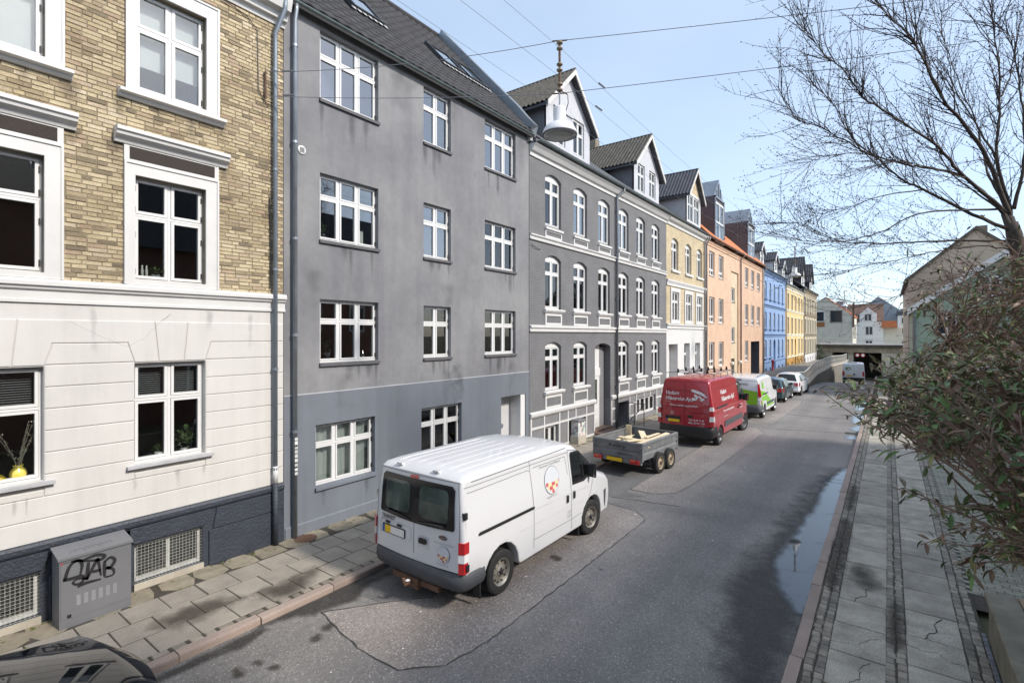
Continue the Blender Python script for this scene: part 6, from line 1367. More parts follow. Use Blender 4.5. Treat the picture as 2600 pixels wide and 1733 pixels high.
B.side('window_surround', [(.95, 1.38), (2.0, 1.4), (2.05, 1.5), (1.35, 2.15), (1.0, 2.2)], black, V, 1, .004); B.side('side_window', [(1.0, 1.43), (1.5, 1.43), (1.45, 1.95), (1.28, 2.12), (1.02, 2.14)], car_glass, V, 1, .009); mirror(V, .98, 1.62, 1.45, 1.2)
for y, z in ((.7, 1.15), (.98, 1.2)): B.side('door_handle', rpoly(y-.09, y+.09, z-.03, z+.03, .02), black, V, 1, .006, .02)
for sx in (-1, 1):
    for z0, z1, m_ in ((.80, .98, red_l), (.98, 1.16, clear_l), (1.16, 1.36, red_l), (1.36, 1.50, clear_l)):
        MB().add([(sx*.88, -2.735, z0), (sx*(hwr(-2.6, z0)+.012), -2.70, z0), (sx*(hwr(-2.5, z0)+.012), -2.55, z0), (sx*.9, -2.735, z1), (sx*(hwr(-2.6, z1)+.012), -2.70, z1), (sx*(hwr(-2.5, z1)+.012), -2.58, z1)], [(0, 1, 4, 3), (1, 2, 5, 4), (3, 4, 5), (0, 2, 1)]).build('tail_light', m_, V)
B.rear('reflector', rpoly(.8, .92, .42, .5, .01), red_l, V, .1, .01); ws = [i for i, p in enumerate(out) if p[:2] == (2.2, 1.38)][0]; B.strip('windscreen', ws, ws+1, 0, .9, car_glass, V, .006, .88)
rk = lambda pts, r_=.016: MB().tube(pts, r_, 6).build('rack_bar', mat('galvanised_bar', (.35, .36, .37), .4, .1, metal=.6), V)
for y in (-2.0, -1.1, -.2, .6): rk([(-.86, y, 2.66), (.86, y, 2.66)]); [rk([(sx*.84, y, 2.44), (sx*.84, y, 2.66)], .014) for sx in (-1, 1)]; [MB().prism([(x-.045, 2.66), (x+.045, 2.66), (x+.02, 2.8), (x-.02, 2.8)], 'y', y-.02, y+.02).build('rack_clamp', black, V) for x in (-.5, .1, .6)]
for sx in (-1, 1): rk([(sx*.84, -2.3, 2.66), (sx*.84, .75, 2.66)])
MB().tube([(-.3, -2.75, .4), (-.3, -2.9, .42)], .03, 6).build('tow_bar', steel, V)
# ---- green and white van
V = vehicle('green_white_van', 'white van with bright green wave print behind the red van', 'van', -5.88, 28.95, 0, 1.0)
out = [(-2.32, .44, .03, 0), (-2.0, .40, .02, 0)]+archpts(-1.5, .33, .42, .36)+[(-1.0, .34, .03, 0), (1.0, .34, .03, 0)]+archpts(1.48, .33, .42, .34)+[(1.98, .34, .03, 0), (2.4, .32, .05, .05), (2.5, .5, .1, .08), (2.46, .85, .1, .1), (2.2, 1.05, .12, .08), (1.75, 1.2, .1, .05), (.95, 1.88, .14, .06), (.7, 1.97, .14, .05), (.2, 2.03, .13, .04), (-2.0, 2.0, .12, .04), (-2.3, 1.97, .11, .04), (-2.38, 1.85, .08, .03), (-2.42, 1.2, .07, .04), (-2.45, .74, .05, .04), (-2.34, .7, .04, 0), (-2.33, .55, .04, 0)]
def hwg(y, z): return 1.0-.12*ss(.95, 2.0, z)-.12*max(0, (y-1.4)/1.1)**2-(.05*ss(-1.95, -2.05, y) if z < .71 else 0)
B = Body(out, hwg); B.rb = .04; obj('body', B.mesh('body', van_white), V); inner_fill(V, .8, -2.3, 2.2, .32, .7)
for sx in (-1, 1): wheel(V, sx*.87, -1.5, .33, .2, 'alloy'); wheel(V, sx*.87, 1.48, .33, .2, 'alloy')
bumper(V, [(1.0, -2.0), (1.0, -2.3), (.95, -2.43), (.85, -2.5), (0, -2.55), (-.85, -2.5), (-.95, -2.43), (-1.0, -2.3), (-1.0, -2.0)], .36, .72, dgrey); bumper(V, [(-.93, 2.0), (-.9, 2.3), (-.75, 2.48), (0, 2.58), (.75, 2.48), (.9, 2.3), (.93, 2.0)], .3, .75, dgrey, name='front_bumper')
B.rear('green_print', [(-.88, .74), (.84, .74), (.84, 1.36), (.3, 1.44), (-.88, 1.78)], van_green, V, .004); B.rear('white_swoosh', [(-.88, .74), (.5, .74), (-.1, .98), (-.88, 1.2)], ink_w, V, .007); B.text('TEKNIQ', .13, -.05, 1.66, ink_k, V, shear=.1, bold=.01); B.rear('handle', rpoly(.1, .3, .98, 1.04, .02), black, V, .006, .02)
seam(B, [(0, .72), (0, 1.9)], V, 'rear', .012); seam(B, [(-.88, .72), (-.84, 1.88), (.84, 1.88), (.88, .72)], V, 'rear', .012); B.rear('brake_light', rpoly(-.12, .12, 1.9, 1.94, .01), black, V, .006, .01)
B.side('green_print', [(-2.2, .6), (-1.95, .6), (-1.9, .9), (-1.05, .85), (-1.0, .5), (.95, .5), (.9, .56), (.2, .72), (-.6, 1.0), (-1.4, 1.3), (-2.25, 1.42)], van_green, V, 1, .004); B.side('green_print', [(-1.85, 1.45), (-1.45, 1.45), (-1.4, 1.7), (-1.62, 1.85), (-1.8, 1.7)], van_green, V, 1, .004)
B.text('tekniq', .3, -.9, 1.3, mat('pale_green_print', (.5, .6, .45), .5), V, 'side', .2, sx=.9); B.side('slide_rail', [(-1.9, 1.18), (-.7, 1.18), (-.7, 1.23), (-1.9, 1.23)], black, V, 1, .002, .015); B.side('rub_strip', [(-.9, .62), (.95, .62), (.95, .74), (-.9, .74)], dgrey, V, 1, .002, .02)
B.side('window_surround', [(.8, 1.22), (1.55, 1.24), (1.0, 1.8), (.82, 1.84)], black, V, 1, .004); B.side('side_window', [(.84, 1.26), (1.3, 1.27), (.98, 1.74), (.86, 1.78)], car_glass, V, 1, .009); mirror(V, .94, 1.25, 1.28, 1.); seam(B, [(.7, .45), (.7, 1.85)], V); seam(B, [(-.7, .45), (-.72, 1.85)], V)
for sx in (-1, 1):
    for z0, z1, m_ in ((.78, .95, red_l), (.95, 1.12, clear_l), (1.12, 1.75, red_l)): MB().add([(sx*.88, -2.46, z0), (sx*(hwg(-2.4, z0)+.01), -2.42, z0), (sx*(hwg(-2.3, z0)+.01), -2.28, z0), (sx*.86, -2.43, z1), (sx*(hwg(-2.4, z1)+.01), -2.39, z1), (sx*(hwg(-2.3, z1)+.01), -2.3, z1)], [(0, 1, 4, 3), (1, 2, 5, 4), (3, 4, 5), (0, 2, 1)]).build('tail_light', m_, V)
for x in (-.75, .75): MB().tube([(x, -2.0, 2.03), (x, -1.9, 2.1), (x, .2, 2.1), (x, .3, 2.03)], .018, 6).build('roof_rail', zinc, V)
ws = [i for i, p in enumerate(out) if p[:2] == (1.75, 1.2)][0]; B.strip('windscreen', ws, ws+1, 0, .9, car_glass, V, .006, .88)
# ---- hatchbacks
def hatch(name, label, x, y, paint, L=4.0, Hh=1.46, W=.85, rim='alloy', rot=0., estate=0., face_gl=None, dz=0., nose=0.):
    V = vehicle(name, label, 'car', x, y, rot, 1., None if dz == 0 else dz); l = L/2; wr = .31; ra, fa = -l+.72, l-.8
    out = [(-l+.04, .30, .04, 0), (ra-.42, .26, .02, 0)]+archpts(ra, wr, .37, .27)+[(ra+.42, .2, .03, 0), (fa-.42, .2, .03, 0)]+archpts(fa, wr, .37, .25)+[(fa+.42, .2, .03, 0), (l-.1, .22, .05, .06), (l, .36, .08, .1), (l-.02, .56+nose*.7, .1, .12), (l-.2-nose*.4, .74+nose, .12, .1), (fa-.15, .93+nose*.35, .12, .06), (fa-.3, .96+nose*.35, .1, .05), (fa-.98, 1.34, .16, .05), (fa-1.3, Hh-.03, .17, .04), (fa-1.7, Hh, .17, .04), (-l+.75-estate*.3, Hh-.02, .17, .04), (-l+.4-estate*.25, Hh-.08, .15, .05), (-l+.1, .98, .1, .06), (-l+.02, .90, .07, .07), (-l, .6, .06, .08), (-l, .42, .06, .08)]
    def hw(y_, z_): return W-.22*ss(.85, Hh+.05, z_)-.1*max(0, (abs(y_)-l+.8)/.8)**2-.03*ss(.6, .2, z_)
    B = Body(out, hw); B.rb = .07; obj('body', B.mesh('body', paint), V); inner_fill(V, W-.15, -l+.2, l-.2, .2, .5)
    for sx in (-1, 1): wheel(V, sx*(W-.09), ra, wr, .19, rim); wheel(V, sx*(W-.09), fa, wr, .19, rim, -.05)
    i0 = [i for i, p in enumerate(out) if p[0] == fa-.3 and p[1] > .9][0]; B.strip('windscreen', i0, i0+1, 0, .92, car_glass, V, .006, .9); i1 = [i for i, p in enumerate(out) if abs(p[1]-(Hh-.08)) < 1e-6][0]; B.strip('rear_window', i1, i1+1, 0, .82, mat('dark_car_glass', (.02, .022, .025), .06), V, .006, .9)
    for sd in (1, -1):
        B.side('side_window', [(fa-.55, .95), (fa-1.28, 1.36), (fa-1.62, 1.38), (fa-1.6, .95)], MATS['dark_car_glass'], V, sd, .004); B.side('rear_side_window', [(fa-1.68, .95), (fa-1.7, 1.38), (-l+.8, 1.34), (-l+.5, 1.0), (-l+.7, .95)], MATS['dark_car_glass'], V, sd, .004)
        for z0, z1, m_ in ((.66, .78, red_l), (.78, .9, red_l)): B.side('tail_light', [(-l+.1, z0), (-l+.32, z0+.02), (-l+.3, z1), (-l+.13, z1)], m_, V, sd, .006, .01)
        B.rear('tail_light', [(sd*(W-.36), .68), (sd*(W-.12), .66), (sd*(W-.12), .9), (sd*(W-.34), .88)][::sd], red_l, V, .004, .012)
    seam(B, [(fa-.5, .3), (fa-.5, .93)], V); seam(B, [(fa-1.64, .3), (fa-1.64, .95)], V); plate(B, V, -.26, .26, .52, .63, ((0, .1, plate_b), (.1, 1, plate_y))); bumper(V, [(W-.03, -l+.45), (W-.06, -l+.15), (W-.2, -l-.01), (0, -l-.07), (-W+.2, -l-.01), (-W+.06, -l+.15), (-W+.03, -l+.45)], .28, .5, paint)
    B.side('door_handle', rpoly(fa-1.55, fa-1.38, .80, .83, .012), black, V, 1, .004, .02); MB().bbox(W-.05, W+.12, fa-.72, fa-.55, .93, 1.06, .03).build('mirror', paint, V); MB().box(-.55, .55, -.6, .5, .5, .95).build('cabin', mat('cabin_dark', (.03, .03, .035), .9), V)
    return V, B
hatch('teal_car', 'dark teal hatchback parked between the green van and white car', -5.85, 36.0, van_teal, 4.05, 1.44, .85)
hatch('white_car', 'white hatchback with dark wheels, last in the parked row', -5.5, 40.6, van_white, 4.1, 1.47, .85, 'dark', -2)
# black car, only its bonnet in view
VB, BB = hatch('black_car', 'glossy black car cut off at the lower left corner', -6.16, -.36, car_black, 4.4, 1.5, .93, nose=.14)
for sx in (-1, 1): MB().tube([(sx*.55-.1, 1.12, .985), (sx*.3-.1, 1.0, 1.06), (sx*.2-.25, .8, 1.17)], [.016, .012, .006], 6).build('wiper', black, VB)
for sx in (-1, 1): MB().bbox(sx*.32-.02, sx*.32+.02, 1.42, 1.46, .93, .975, .008).build('washer_jet', black, VB)
BB.side('headlight', [(1.75, .62), (2.0, .58), (1.9, .72), (1.5, .8)], clear_l, VB, 1, .004, .01); BB.side('headlight', [(1.75, .62), (2.0, .58), (1.9, .72), (1.5, .8)], clear_l, VB, -1, .004, .01)
# ---- white van driving away
V = vehicle('driving_van', 'white delivery van driving away down the dipping road', 'van', -3.1, 68.4, 2., 1., zr(68))
out = [(-2.6, .45, .03, 0), (-2.1, .4, .02, 0)]+archpts(-1.6, .34, .42, .38)+[(-1.1, .36, .03, 0), (1.2, .36, .03, 0)]+archpts(1.75, .34, .42, .36)+[(2.25, .35, .03, 0), (2.6, .4, .08, .05), (2.6, .9, .1, .08), (2.2, 1.2, .1, .06), (1.3, 2.1, .12, .05), (.8, 2.3, .12, .05), (-2.4, 2.3, .1, .04), (-2.55, 2.2, .08, .03), (-2.6, 1.2, .07, .03), (-2.62, .6, .05, .03)]
B = Body(out, lambda y, z: 1.02-.1*ss(1.2, 2.3, z)); B.rb = .03; obj('body', B.mesh('body', van_white), V); bumper(V, [(1.02, -2.2), (1.0, -2.55), (.85, -2.66), (0, -2.7), (-.85, -2.66), (-1.0, -2.55), (-1.02, -2.2)], .4, .8, black)
for sx in (-1, 1): wheel(V, sx*.88, -1.6, .34, .2, 'grey'); wheel(V, sx*.88, 1.75, .34, .2, 'grey'); B.rear('tail_light', [(sx*.8, .95), (sx*.98, .95), (sx*.97, 1.45), (sx*.8, 1.45)][::sx], red_l, V, .005, .015)
seam(B, [(0, .8), (0, 2.2)], V, 'rear', .016); plate(B, V, -.6, -.1, .92, 1.04, ((0, 1, plate_y),)); B.rear('door_handle', rpoly(.02, .14, 1.05, 1.25, .02), black, V, .005, .02); B.rear('green_emblem', disc(-.45, 1.75, .28, .17), mat('leaf_green_print', (.08, .25, .04), .5), V, .005); B.rear('emblem_leaf', disc(-.4, 1.74, .16, .06), ink_w, V, .008); MB().box(-.5, .3, -2.3, -1, 2.3, 2.42).build('roof_hatch', van_white, V)
# ---- tipper trailer and its load
T = vehicle('box_trailer', 'grey galvanised twin axle trailer parked behind the white van', 'trailer', -6.33, 15.0, -5., 1.0); trm = mat('dull_galvanised', (.20, .205, .21), .55, .2, 3, metal=.3, bmp=.3); L0, L1, w0 = -1.15, 1.2, .79
MB().box(-w0, w0, L0, L1, .52, .58).build('floor', trm, T)
def dropside(nm, a, b_, ax, s_):
    q = MB(); n = [(0, .5), (.03, .5), (.03, .66), (.012, .68), (.012, .74), (.03, .76), (.03, .9), (.04, .92), (.045, .98), (.03, 1.0), (-.02, 1.0), (-.02, .95), (0, .93)]
    if ax == 'y': q.prism([(s_*w0+s_*p[0], p[1]) for p in n], 'y', a, b_)
    else: q.prism([((L0 if s_ < 0 else L1)+s_*p[0], p[1]) for p in n], 'x', a, b_)
    return obj(nm, fixn(q.mesh(nm, trm)), T)
dropside('side_board', L0, L1, 'y', 1); dropside('side_board', L0, L1, 'y', -1); tg = dropside('tailgate', -w0, w0, 'x', -1); dropside('headboard', -w0, w0, 'x', 1)
for sx in (-1, 1):
    for y in (L0, L1): MB().box(sx*w0-.035, sx*w0+.035, y-.035, y+.035, .46, .99).build('corner_post', trm, T); MB().box(sx*w0-.05, sx*w0+.055, y-.055, y-.0, .84, .9).build('latch', zinc, T)
MB().box(-w0, w0, L0-.06, L0+.03, .38, .50).build('light_bar', trm, T)
for sx in (-1, 1):
    o = MB().bbox(sx*.6-.14, sx*.6+.14, L0-.12, L0-.06, .39, .51, .01).build('tail_light', red_l, T); MB().box(sx*.6-.1, sx*.6+.02, L0-.124, L0-.119, .47, .5).build('indicator', orange_l, o); MB().prism([(sx*.6-.04, .5), (sx*.6+.04, .5), (sx*.6, .6)], 'y', L0-.075, L0-.045).build('reflector_bracket', zinc, T)
p = MB().box(-.32, .22, L0-.085, L0-.06, .385, .51).build('number_plate', black, T); MB().box(-.31, .21, L0-.09, L0-.084, .395, .50).build('plate_field', plate_y, p)
for s_, x, z, sz in (('Brenderup', -.28, .80, .13), ('BRAVO', .02, .59, .1), ('2000 T', .38, .60, .05)):
    v, f = text2d(s_, sz, .1, .012); MB().add([(x+a, L0-.034, z+b_) for a, b_ in v], f).build('lettering', ink_k, tg)
for sx in (-1, 1):
    for y in (-.3, .4): wheel(T, sx*(w0+.08), y+.05, .31, .17, 'rusty')
    MB().box(sx*(w0-.12), sx*(w0-.04), -.5, .7, .34, .5).build('axle_beam', zinc_dark, T)
MB().tube([(0, L1, .45), (0, L1+1.0, .42)], .045, 8).build('drawbar', zinc_dark, T); MB().box(-.65, .65, -.3, .45, .25, .33).build('axle', black, T)
PLANKS = ['lowest wide plank in the trailer, lying near its left middle', 'broad plank slanting across the middle of the trailer', 'long plank near the trailer right side, second from the edge', 'narrow plank leaning toward the trailer left side', 'broad short plank lying crosswise on top of the heap', 'short plank lying almost crosswise behind the trailer tailgate', 'short narrow plank lying fully crosswise in the trailer', 'thin strip of wood near the trailer headboard', 'longest plank lying along the trailer right side board', 'narrow plank lying along the trailer left side board', 'wide plank near the tailgate turned to the left', 'wide pale plank on top behind the tailgate']
pl_rows = [(-.1, -.4, .80, 1.3, 2, .16), (.25, -.1, .83, 1.6, 12, .2), (.45, .2, .88, 1.8, -6, .14), (-.35, .1, .79, 1.5, 16, .12), (.1, .3, .90, 1.3, 34, .2), (.42, -.6, .84, .9, 60, .15), (-.15, -.1, .86, .9, 78, .12), (.3, .5, .93, 1.1, 5, .1), (.55, .0, .93, 1.9, 1, .18), (-.5, -.2, .80, 1.5, 3, .1), (.0, -.5, .82, 1.0, -20, .2), (.3, -.3, .91, 1.3, -14, .22)]
for i, (x, y, z, l, a, wd) in enumerate(pl_rows):
    o = MB().bbox(-wd/2, wd/2, -l/2, l/2, -.012, .012, .003).build('plank', wood_new); ra_ = rad(-5); o.location = (-6.33+x*math.cos(ra_)-y*math.sin(ra_), 15.0+x*math.sin(ra_)+y*math.cos(ra_), RZ+z); o.rotation_euler = (rad(R.uniform(-5, 5)), rad(R.uniform(-6, 6)), ra_+rad(a)); tag(o, PLANKS[i], 'plank', 'offcut planks in the trailer')
o = MB().bbox(-.09, .09, -.012, .012, 0, .5, .004).build('plank', wood_new); o.location = (-6.93, 15.85, RZ+.62); o.rotation_euler = (rad(8), 0, .1); tag(o, 'short pine plank standing upright in the trailer corner', 'plank')
# ---------------------------------------------------------------- street furniture, wires, plants
LIMBS = [([(1.76,12.54,5.96),(1.73,12.56,6.28),(1.56,12.49,7.17),(1.6,12.58,7.79),(1.63,12.65,8.33),(1.59,12.68,9.23),(1.48,12.65,10.14),(1.42,12.65,10.61)],0.055),([(1.74,12.52,6.1),(1.42,12.14,7.06),(1.02,11.7,7.72),(0.79,11.38,7.98),(0.45,10.99,8.71),(0.3,10.73,8.94),(-0.05,10.33,9.33),(-0.26,10.03,9.59)],0.06),([(0.78,11.31,7.95),(0.61,11.28,8.43),(0.46,11.26,8.97),(0.29,11.22,9.71),(0.27,11.3,10.13)],0.03),([(1.72,12.5,6.16),(1.08,11.86,6.75),(0.82,11.5,7.07),(0.63,11.19,7.26),(0.21,10.71,7.54),(-0.26,10.2,7.85),(-0.36,9.96,7.92),(-0.58,9.63,8.24),(-0.8,9.3,8.4),(-1.03,8.96,8.74)],0.045),([(1.65,12.45,6.16),(1.09,11.97,6.79),(0.52,11.48,6.95),(0.24,11.22,6.99),(-0.19,10.83,7.12),(-0.63,10.44,7.38),(-0.94,10.15,7.58),(-1.26,9.84,7.7),(-1.49,9.62,8.17)],0.04),([(1.76,12.54,5.84),(1.08,12.14,6.26),(0.53,11.83,6.63),(0.18,11.68,6.87),(-0.2,11.5,7.31),(-0.54,11.36,7.67),(-0.83,11.24,8.37),(-1.18,11.09,8.78)],0.045),([(1.56,12.38,6.24),(0.86,11.72,6.19),(0.4,11.23,6.1),(-0.05,10.76,5.8),(-0.49,10.29,5.61),(-0.8,9.91,5.56),(-1.22,9.46,5.57),(-1.49,9.11,5.65)],0.026),([(1.76,12.54,5.67),(1.09,12.2,5.71),(0.35,11.81,5.7),(-0.29,11.5,5.71),(-0.74,11.34,5.77),(-1.29,11.09,6.1),(-1.7,10.96,6.18)],0.032),([(1.56,12.38,6.27),(0.97,12.36,6.95),(0.71,12.58,7.67),(0.66,12.96,8.27)],0.025),([(1.79,12.55,6.24),(1.9,12.49,6.92),(1.89,12.33,7.58),(1.8,12.12,8.35),(1.65,11.85,8.97),(1.45,11.56,9.17)],0.045),([(1.67,12.47,6.39),(1.47,12.52,6.87),(1.42,12.7,7.28),(1.33,12.84,8.0),(1.13,12.89,8.69),(0.85,12.89,9.89),(0.86,13.11,10.38)],0.035),([(1.79,12.55,5.5),(1.32,12.17,5.58),(0.75,11.7,5.49),(0.29,11.31,5.37),(-0.16,10.93,5.25),(-0.68,10.51,5.1),(-1.17,10.1,5.02)],0.02),([(1.79,12.55,5.24),(1.23,12.26,5.11),(0.53,11.87,4.89),(0.06,11.65,4.69),(-0.29,11.5,4.61),(-0.66,11.35,4.64)],0.018),([(1.64,12.69,8.34),(1.82,13.08,8.8),(1.98,13.45,9.75),(2.12,13.8,10.34)],0.025),([(1.61,12.67,8.05),(1.79,12.55,8.25),(1.9,12.39,8.38)],0.02),([(1.56,12.51,7.18),(1.37,12.62,7.74),(0.99,12.58,8.67),(0.91,12.77,9.41),(0.7,12.87,10.37)],0.03),([(0.55,12.13,6.7),(-0.05,11.56,6.58),(-0.52,11.08,6.35),(-0.87,10.7,6.21),(-1.16,10.36,6.04)],0.018),([(-0.19,10.83,7.12),(-0.49,10.44,7.12),(-0.86,10.0,7.0),(-1.06,9.69,6.87)],0.014),([(1.07,11.77,6.74),(0.61,11.18,6.83),(0.17,10.6,6.89),(-0.22,10.06,6.72),(-0.5,9.61,6.5)],0.016)]
TIPS = [(-0.01,4.59,3.43),(0.5,3.67,3.71),(0.39,3.25,3.56),(0.86,6.03,3.54),(0.77,5.32,4.55),(0.69,4.24,3.75),(0.3,4.77,3.82),(0.59,7.41,4.11),(0.53,4.1,3.81),(0.47,3.89,2.94),(0.73,4.9,3.85),(0.47,5.0,3.3),(0.88,5.59,3.49),(0.54,3.31,3.68),(0.2,4.78,3.34),(0.38,4.16,3.68),(0.32,2.95,3.38),(0.01,3.79,3.71),(0.79,6.1,4.22),(1.03,7.58,4.48),(0.29,3.03,3.26),(0.24,5.69,3.69),(0.59,6.0,3.37),(0.61,4.33,3.66),(-0.04,3.33,3.6),(0.03,4.24,3.52),(0.63,3.84,3.02),(0.33,4.06,3.9),(0.41,3.68,3.88),(0.64,5.13,3.83),(0.23,5.06,3.85),(0.91,5.81,3.83),(0.02,5.22,3.58),(0.52,4.39,3.83),(0.12,4.39,3.76),(0.62,3.79,3.82),(0.38,5.72,3.5),(-0.19,3.22,3.7),(0.32,5.5,3.19),(0.73,5.48,3.35),(0.88,6.28,3.74),(0.76,5.46,4.19),(0.61,4.37,2.77),(0.05,3.16,3.82),(0.06,4.85,3.89),(0.22,4.71,3.58),(0.58,3.64,3.87),(0.39,4.04,3.01),(-0.17,4.8,3.52),(0.52,5.11,3.36),(0.57,5.15,3.28),(0.51,4.28,3.52),(-0.26,4.88,3.48),(0.4,3.2,3.35),(-0.05,3.41,3.6),(0.57,3.87,2.82),(0.18,3.01,3.56),(0.31,4.62,3.65),(0.58,6.05,3.61),(0.17,6.0,4.25),(0.46,4.17,3.12),(0.66,4.24,2.9),(0.28,3.95,3.78),(0.53,4.78,3.87),(0.42,5.04,4.23),(-0.06,2.91,3.86),(1.04,6.42,4.29),(0.63,6.84,3.89),(0.55,3.36,3.56),(0.53,3.47,2.96),(0.61,3.98,3.91),(0.46,3.7,3.7),(0.48,4.34,3.38),(-0.27,4.61,3.6),(0.8,5.56,3.64),(0.09,4.08,3.88),(0.47,4.87,4.18),(0.36,3.8,3.48),(-0.21,5.09,3.57),(0.52,3.85,3.48),(0.23,3.26,3.75),(0.12,4.54,3.59),(0.58,5.04,3.73),(0.98,6.32,3.33),(0.65,5.52,4.07),(0.54,3.26,3.14),(0.08,4.48,3.65),(0.98,7.54,4.06),(0.22,3.18,3.64),(0.43,3.31,3.83),(0.96,7.35,4.24),(0.62,4.91,3.53),(0.6,4.06,2.85),(0.15,3.5,3.63),(0.32,4.41,3.79),(0.47,3.67,3.75),(0.09,5.38,3.41),(0.38,5.19,3.54),(0.73,4.54,3.29),(1.09,8.12,3.99),(0.44,3.21,3.51),(0.3,2.92,3.52),(0.9,7.54,4.51),(0.3,4.21,3.85),(1.25,8.2,4.93),(0.61,3.6,2.87),(0.68,4.27,3.65),(0.25,4.58,3.47),(0.71,4.59,2.83),(0.71,5.23,4.37),(0.35,3.4,3.64),(0.35,4.85,3.69),(0.08,3.84,3.61),(0.29,5.59,3.53),(0.21,4.24,3.33),(0.6,4.34,3.03),(0.52,4.7,3.89),(0.21,5.54,3.83),(0.91,5.92,3.38),(0.55,4.05,2.83),(0.44,3.27,3.55),(0.8,5.95,4.37),(0.32,5.0,3.7),(0.62,3.74,3.33),(-0.05,4.67,3.8),(0.25,3.72,3.51),(0.4,4.02,3.57),(0.53,5.87,3.88),(0.42,3.02,3.38),(-0.28,5.1,3.47),(0.55,5.17,3.93),(0.25,5.06,3.34),(0.18,4.8,3.43),(0.27,5.43,3.5),(0.72,5.96,3.3),(0.4,2.93,3.38),(0.37,3.61,3.24),(0.36,4.73,3.83),(-0.07,3.98,3.83),(-0.21,4.16,3.61),(0.49,3.42,3.67),(0.33,5.88,3.64),(0.03,5.39,3.44),(0.52,4.48,3.58),(0.29,3.57,3.87),(0.41,2.99,3.4),(1.28,8.37,4.44),(0.42,3.61,3.7),(0.67,6.3,4.45),(0.08,4.64,3.36),(-0.06,5.01,3.31),(0.22,3.21,3.82),(0.78,6.1,3.45),(0.28,3.44,3.46),(-0.11,3.49,3.64),(0.73,4.77,3.77),(0.58,4.06,2.84),(0.06,3.79,3.68),(0.55,4.74,3.5),(0.37,4.87,3.81),(0.29,3.61,3.46),(0.47,4.0,3.9),(0.38,4.05,3.16),(0.25,4.29,3.86),(-0.06,4.88,3.79),(0.59,3.93,3.77),(0.62,4.6,3.76),(1.28,8.26,4.24),(1.19,8.15,4.27),(0.33,4.57,3.43),(1.23,8.21,4.19),(0.82,5.75,3.92),(0.28,3.91,3.81),(0.32,5.53,3.8),(0.1,2.97,3.93),(0.32,4.4,3.63),(1.14,7.74,4.83),(0.62,5.33,3.2),(0.17,3.38,3.64),(0.24,5.05,3.8),(0.98,7.96,4.07),(0.7,6.14,3.15),(0.15,5.7,3.14),(0.48,4.95,3.64),(0.41,4.58,3.58),(-0.22,4.75,3.55),(0.67,4.2,3.72),(0.86,6.81,3.98),(0.41,6.23,3.91),(0.09,2.95,3.65),(0.6,4.55,3.41),(0.42,3.95,3.41),(0.17,5.52,3.67),(0.58,5.45,3.89),(0.68,5.13,3.86),(0.88,6.06,3.21),(0.62,5.21,3.8),(0.44,4.44,3.86),(0.58,6.11,3.38),(0.48,3.26,3.3),(0.3,4.38,3.87),(0.53,4.15,3.37),(0.57,4.4,3.66),(0.51,4.23,3.08),(0.79,5.63,3.25),(0.56,4.21,3.46),(0.93,7.36,4.41),(0.28,6.65,4.32),(-0.05,3.84,3.73),(0.58,3.98,3.64),(0.26,2.92,3.26),(0.74,5.42,3.37),(0.25,3.31,3.81),(0.01,5.66,3.55),(1.24,7.71,4.17),(0.58,3.95,3.08),(0.54,4.06,2.74),(0.87,5.54,3.99),(0.44,3.32,3.35),(-0.11,4.91,3.37),(0.09,4.74,3.33),(0.85,5.27,3.81),(0.86,5.47,3.45),(-0.05,4.16,3.54),(0.52,4.06,3.02),(0.49,4.49,3.38),(0.13,3.82,3.64),(0.65,5.61,3.25),(0.24,4.12,3.56),(0.46,2.97,3.34),(0.62,3.84,3.82),(0.62,6.05,3.88),(0.53,4.15,3.37),(0.29,5.8,3.29),(0.47,3.51,3.9),(0.54,3.78,3.77),(0.39,4.3,3.55),(0.91,6.17,3.26),(0.46,3.64,2.91),(0.32,3.98,3.66),(0.72,4.38,3.59),(-0.06,3.25,3.77),(0.25,3.67,3.9),(0.89,6.39,3.2),(1.06,7.57,4.12),(0.72,5.19,3.65),(-0.0,3.65,3.88),(0.57,3.54,3.24),(0.54,4.63,3.34),(0.37,4.15,3.23),(0.54,4.52,3.92),(0.23,4.69,3.85),(0.53,3.37,3.46),(0.33,5.48,3.69),(0.02,3.03,3.77),(0.25,3.76,3.64),(0.55,4.09,3.93),(0.27,3.99,3.83),(-0.02,3.11,3.68),(0.46,3.27,3.15),(0.41,5.64,3.21),(0.29,3.36,3.75),(0.8,5.59,3.69),(0.39,4.49,3.7),(1.03,7.72,4.72),(0.16,5.05,3.43),(1.29,8.2,4.3),(0.32,4.98,3.6),(0.5,4.68,4.05),(0.65,4.24,3.77),(0.13,4.66,3.38),(0.55,3.53,3.64),(0.31,4.81,3.44),(0.51,5.35,3.9),(0.65,4.22,2.87),(0.58,4.4,3.87),(0.33,2.96,3.36),(0.2,4.18,3.57),(0.6,5.09,3.42),(0.95,7.8,4.16),(0.57,4.28,2.92),(0.62,3.87,3.52),(0.35,3.66,3.29),(0.54,4.05,3.03),(0.65,4.91,3.29),(0.2,3.59,3.64),(-0.07,3.02,3.63),(-0.31,5.33,3.52),(0.04,5.75,3.38),(0.57,4.06,3.89),(0.37,5.76,3.17),(-0.04,3.41,3.64),(0.27,5.29,3.62),(0.6,3.62,2.88),(0.76,4.78,4.52),(0.58,3.58,3.68),(0.51,3.67,3.11),(0.08,5.34,3.44),(0.27,5.24,3.26),(0.59,4.93,3.32),(-0.4,4.19,3.62),(-0.35,4.23,3.64),(0.02,3.38,3.19),(0.08,3.42,3.18),(0.13,3.22,2.96),(0.18,3.25,2.98),(0.24,3.17,2.91),(0.28,3.2,2.92),(0.22,3.41,3.04),(-0.23,4.19,3.7)]
